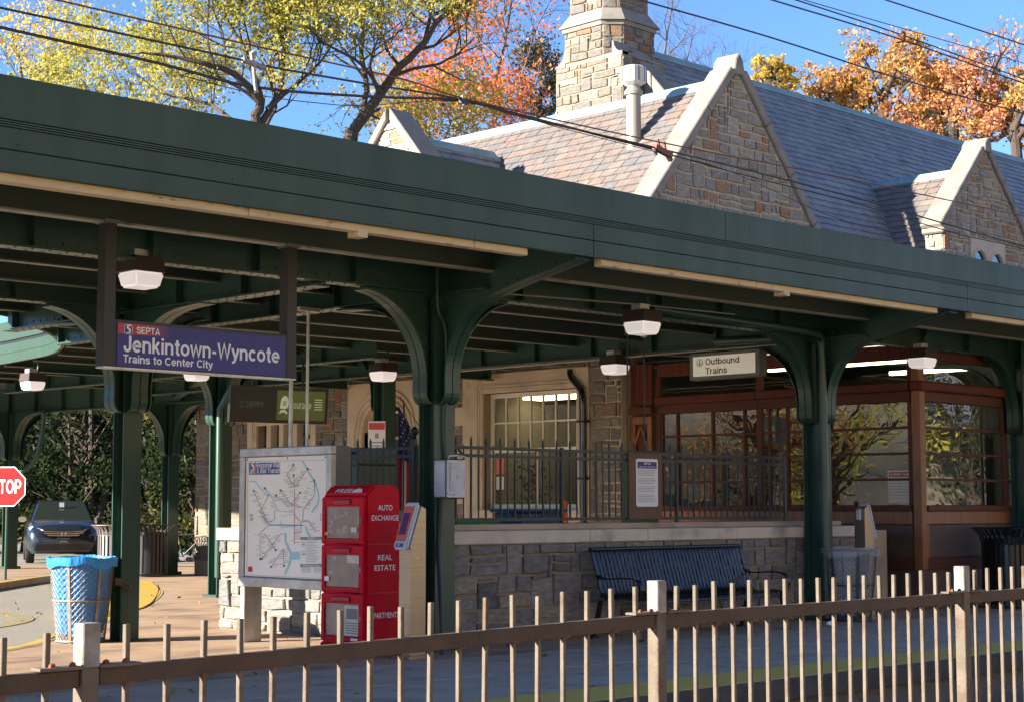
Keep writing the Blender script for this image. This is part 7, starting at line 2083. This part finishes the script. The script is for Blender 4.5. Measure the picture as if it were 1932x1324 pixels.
tree('bare grey tree rising behind the ridge right of the chimney', [
    L_(60, [(1240, 960, 0, .3), (1240, 300, 0, .22), (1245, 180, 0, .15), (1255, 90, 0, .09), (1270, 0, 0, .04)]), L_(60, [(1243, 200, 0, .1), (1290, 130, 0, .06), (1310, 50, 0, .02)]), L_(60, [(1300, 960, 0, .2), (1330, 300, 0, .12), (1350, 170, 0, .07), (1370, 90, 0, .03)])],
    'leaf_oak', 0, 0.08, 'barkgrey', seed=12, twig=(1.4, 2.6), kids=9, up=0.35, levels=3)
grp = 'autumn trees behind the slate ridge'
def crown_tree(label, leaf, px, py, z, rx, n, seed, size=0.11, bare=0.3):
    k = z / 3197.0
    base = cam_pt(px, 960, z); top = cam_pt(px, py, z)
    limbs = [[(base, .3), (cam_pt(px, py + rx * 1.6, z), .2), (cam_pt(px + 3, py + rx * .8, z), .13), (cam_pt(px, py + rx * 0.15, z), .05)]]
    for i, (dx, dy) in enumerate(((-.7, .6), (.75, .55), (-.45, .2), (.4, .15), (-.9, 1.1), (.9, 1.1))):
        limbs.append([(cam_pt(px, py + rx * (1.3 - 0.1 * i), z), .11), (cam_pt(px + dx * rx * .55, py + rx * (0.3 + dy * .8), z, (-1) ** i * rx * k * .5), .07), (cam_pt(px + dx * rx, py + rx * dy, z, (-1) ** i * rx * k * .8), .03)])
    tree(label, limbs, leaf, n, size, 'bark', seed, twig=(rx * k * 0.35, rx * k * 0.65), kids=6, spread=rx * k * 0.06, levels=3, group=grp, bare=bare, start=0.3)
crown_tree('small golden tree top showing just right of the big gable', 'leaf_gold', 1455, 118, 62, 42, 2600, 31, 0.085, 0.2)
crown_tree('rust orange tree top low behind the middle of the ridge', 'leaf_oak', 1545, 148, 64, 80, 5200, 32, 0.09)
crown_tree('tall orange-green oak behind the ridge under the wires', 'leaf_oak', 1668, 85, 62, 105, 7000, 33, 0.09, 0.35)
crown_tree('rosy orange tree right of the tall oak', 'leaf_pink', 1800, 128, 60, 95, 6800, 34, 0.09)
crown_tree('olive and orange tree at the right edge behind the dormer', 'leaf_oak', 1915, 165, 58, 85, 5600, 35, 0.09)
crown_tree('low golden-green tree filling the ridge gap between oak and rosy tree', 'leaf_yellowgreen', 1735, 210, 66, 75, 4200, 36, 0.09)
crown_tree('bare pinkish tree standing highest at upper right', 'leaf_pink', 1855, 75, 70, 110, 900, 37, 0.10, 0.75)
crown_tree('orange tree beyond the right edge of the picture', 'leaf_oak', 2040, 170, 60, 95, 4500, 38, 0.10)
crown_tree('golden tree farthest right beyond the picture', 'leaf_gold', 2180, 190, 62, 95, 4000, 39, 0.10)
# woods seen below the canopy at left
def bush(label, px, z, w, h, n, leaf, seed, size=0.11, zb=0.3):
    rg = random.Random(seed); k = z / 3197.0; b = cam_pt(px, 955, z); b.z = 0
    t = thing('woodland_tree', label, 'tree', b, 0, 'dark woodland trees behind the parking lot')
    tb = MB(b); pts = []
    for j in range(3):
        q = b + Vector((rg.uniform(-.3, .3), rg.uniform(-.3, .3), 0)); tp = b + Vector((rg.uniform(-w, w) * .5, rg.uniform(-w, w) * .5, h * rg.uniform(.7, .95)))
        tb.tube([q, q.lerp(tp, .5) + Vector((rg.gauss(0, .2), rg.gauss(0, .2), 0)), tp], [0.14, 0.09, 0.03], 6)
    cl = [(b + Vector((rg.gauss(0, w * .5), rg.gauss(0, w * .5), rg.uniform(zb, h))), rg.uniform(.35, .8)) for _ in range(46)]
    for c, r in cl: tb.tube([b + Vector((0, 0, max(.3, c.z * .6))), c], [0.03, 0.008], 3, False)
    for i in range(n):
        c, r = rg.choice(cl); pts.append((c.x + rg.gauss(0, r * .5), c.y + rg.gauss(0, r * .5), max(0.1, c.z + rg.gauss(0, r * .4))))
    tb.build('trunk', 'bark', t); leaf_mesh('crown', pts, size, leaf, t, seed, b)
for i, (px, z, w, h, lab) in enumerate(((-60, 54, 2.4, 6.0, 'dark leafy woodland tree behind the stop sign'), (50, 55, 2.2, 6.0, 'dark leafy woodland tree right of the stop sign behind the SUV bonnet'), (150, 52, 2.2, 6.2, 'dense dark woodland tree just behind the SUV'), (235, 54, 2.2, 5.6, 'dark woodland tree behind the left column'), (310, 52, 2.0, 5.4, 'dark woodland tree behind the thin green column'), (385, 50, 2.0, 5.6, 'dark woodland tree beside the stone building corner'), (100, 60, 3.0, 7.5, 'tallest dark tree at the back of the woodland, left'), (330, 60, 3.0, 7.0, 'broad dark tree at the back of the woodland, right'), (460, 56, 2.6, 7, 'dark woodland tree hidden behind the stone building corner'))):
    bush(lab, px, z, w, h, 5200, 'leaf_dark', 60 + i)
# scenery behind and beside the viewpoint, for booth reflections and added bounce light
def hill(name, pts, m):
    """pts: grid rows of (x,y,z)"""
    n = len(pts[0]); mb = MB()
    mb.add([p for r in pts for p in r], [(i * n + j, i * n + j + 1, (i + 1) * n + j + 1, (i + 1) * n + j) for i in range(len(pts) - 1) for j in range(n - 1)])
    return tag(mb.build(name, m, smooth=True), kind='structure')
mat('leaflitter', (0.30, 0.21, 0.11), 0.95, c2=(0.20, 0.15, 0.075), ns=1.2, nd=8, bump=0.6, bs=6, c3=(0.10, 0.12, 0.04), ns3=0.2)
mat('bouncegrass', (0.44, 0.34, 0.20), 0.95, c2=(0.36, 0.27, 0.15), ns=1.2, nd=8, bump=0.6, bs=6, c3=(0.26, 0.24, 0.11), ns3=0.2)  # pale tone set bright to throw warm light back
rg = random.Random(19)
hill('added_hillside', [[(x, y, z + rg.uniform(-.5, .5) * min(1, abs(z + .6))) for x in range(-60, 121, 12)] for y, z in ((-60, 24), (-44, 21), (-34, 18), (-26, 14.5), (-20, 11), (-15, 7.2), (-11, 3.4), (-8.5, 0.6), (-7, -0.6))], 'bouncegrass')  # unseen bank added behind the camera to bounce warm light
hill('added_hillside', [[(x, 62 + (0 if x > 0 else x * 0.25) + d, z + rg.uniform(-.6, .6) * min(1, abs(z + .6))) for x in range(-96, 121, 12)] for d, z in ((0, -0.61), (4, 0.6), (10, 4), (18, 7.5), (30, 10), (50, 12))], 'leaflitter')
tag(MB().box(-40, 90, -3.5, 0.15 - 0.25, -0.6, 0.0).build('opposite_platform', 'concrete'), kind='structure')
for i, (x, y, lf, lab) in enumerate(((-14, 42, 'leaf_oak', 'russet tree left of the road loop, outside the picture'), (-8, 54, 'leaf_dark', 'dark green tree beyond the road loop, outside the picture'), (3, 56, 'leaf_dark', 'green tree at the back of the road loop, outside the picture'), (-22, 44, 'leaf_yellowgreen', 'yellow-green tree farthest left beyond the road loop, outside the picture'), (-12, 58, 'leaf_dark', 'green tree behind the russet one, outside the picture'), (44, -5, 'leaf_yellowgreen', 'yellow-green tree across the tracks, reflected in the booth front'), (54, -5, 'leaf_dark', 'green tree across the tracks, reflected in the booth front'), (66, -6, 'leaf_gold', 'golden tree across the tracks, reflected in the booth front'))):
    rg = random.Random(i); b = Vector((x, y, -0.6))
    limbs = [[(b, .3), (b + Vector((0, 0, 3)), .22), (b + Vector((.3, .2, 8)), .08)]] + [[(b + Vector((0, 0, 1.4 + j * .5)), .12), (b + Vector((1.6 * math.cos(j * 1.3), 1.6 * math.sin(j * 1.3), 2.6 + j * .7)), .06), (b + Vector((3.0 * math.cos(j * 1.3), 3.0 * math.sin(j * 1.3), 3.2 + j * .9)), .03)] for j in range(7)]
    tree(lab, limbs, lf, 7500, 0.10, 'bark', 80 + i, twig=(1.2, 2.4), kids=7, spread=0.35, levels=2, start=0.15)
hw = thing('stone_house', 'sunlit tan stone house across the tracks, reflected in the booth front', 'house', (46, -9, 0))
MB((46, -9, 0)).box(34, 62, -12, -7, -0.6, 4.2).build('wall', 'housestone', hw)
MB((46, -9, 0)).prism([(33.5, -12.5, 4.2), (33.5, -6.5, 4.2), (33.5, -9.5, 7.2)], (29, 0, 0)).build('roof', 'slate_shade', hw)
# fallen leaves on the pavement
rg = random.Random(77); pts = []
for i in range(150):
    x, y = rg.uniform(7, 17), rg.uniform(11, 24)
    pts.append((x, y, 0.02))
tag(leaf_mesh('fallen_leaves', pts, 0.035, 'leaf_brown', None, 5, (0, 0, 0)), 'scattered fallen leaves on the pavement', 'leaves', kind='stuff')
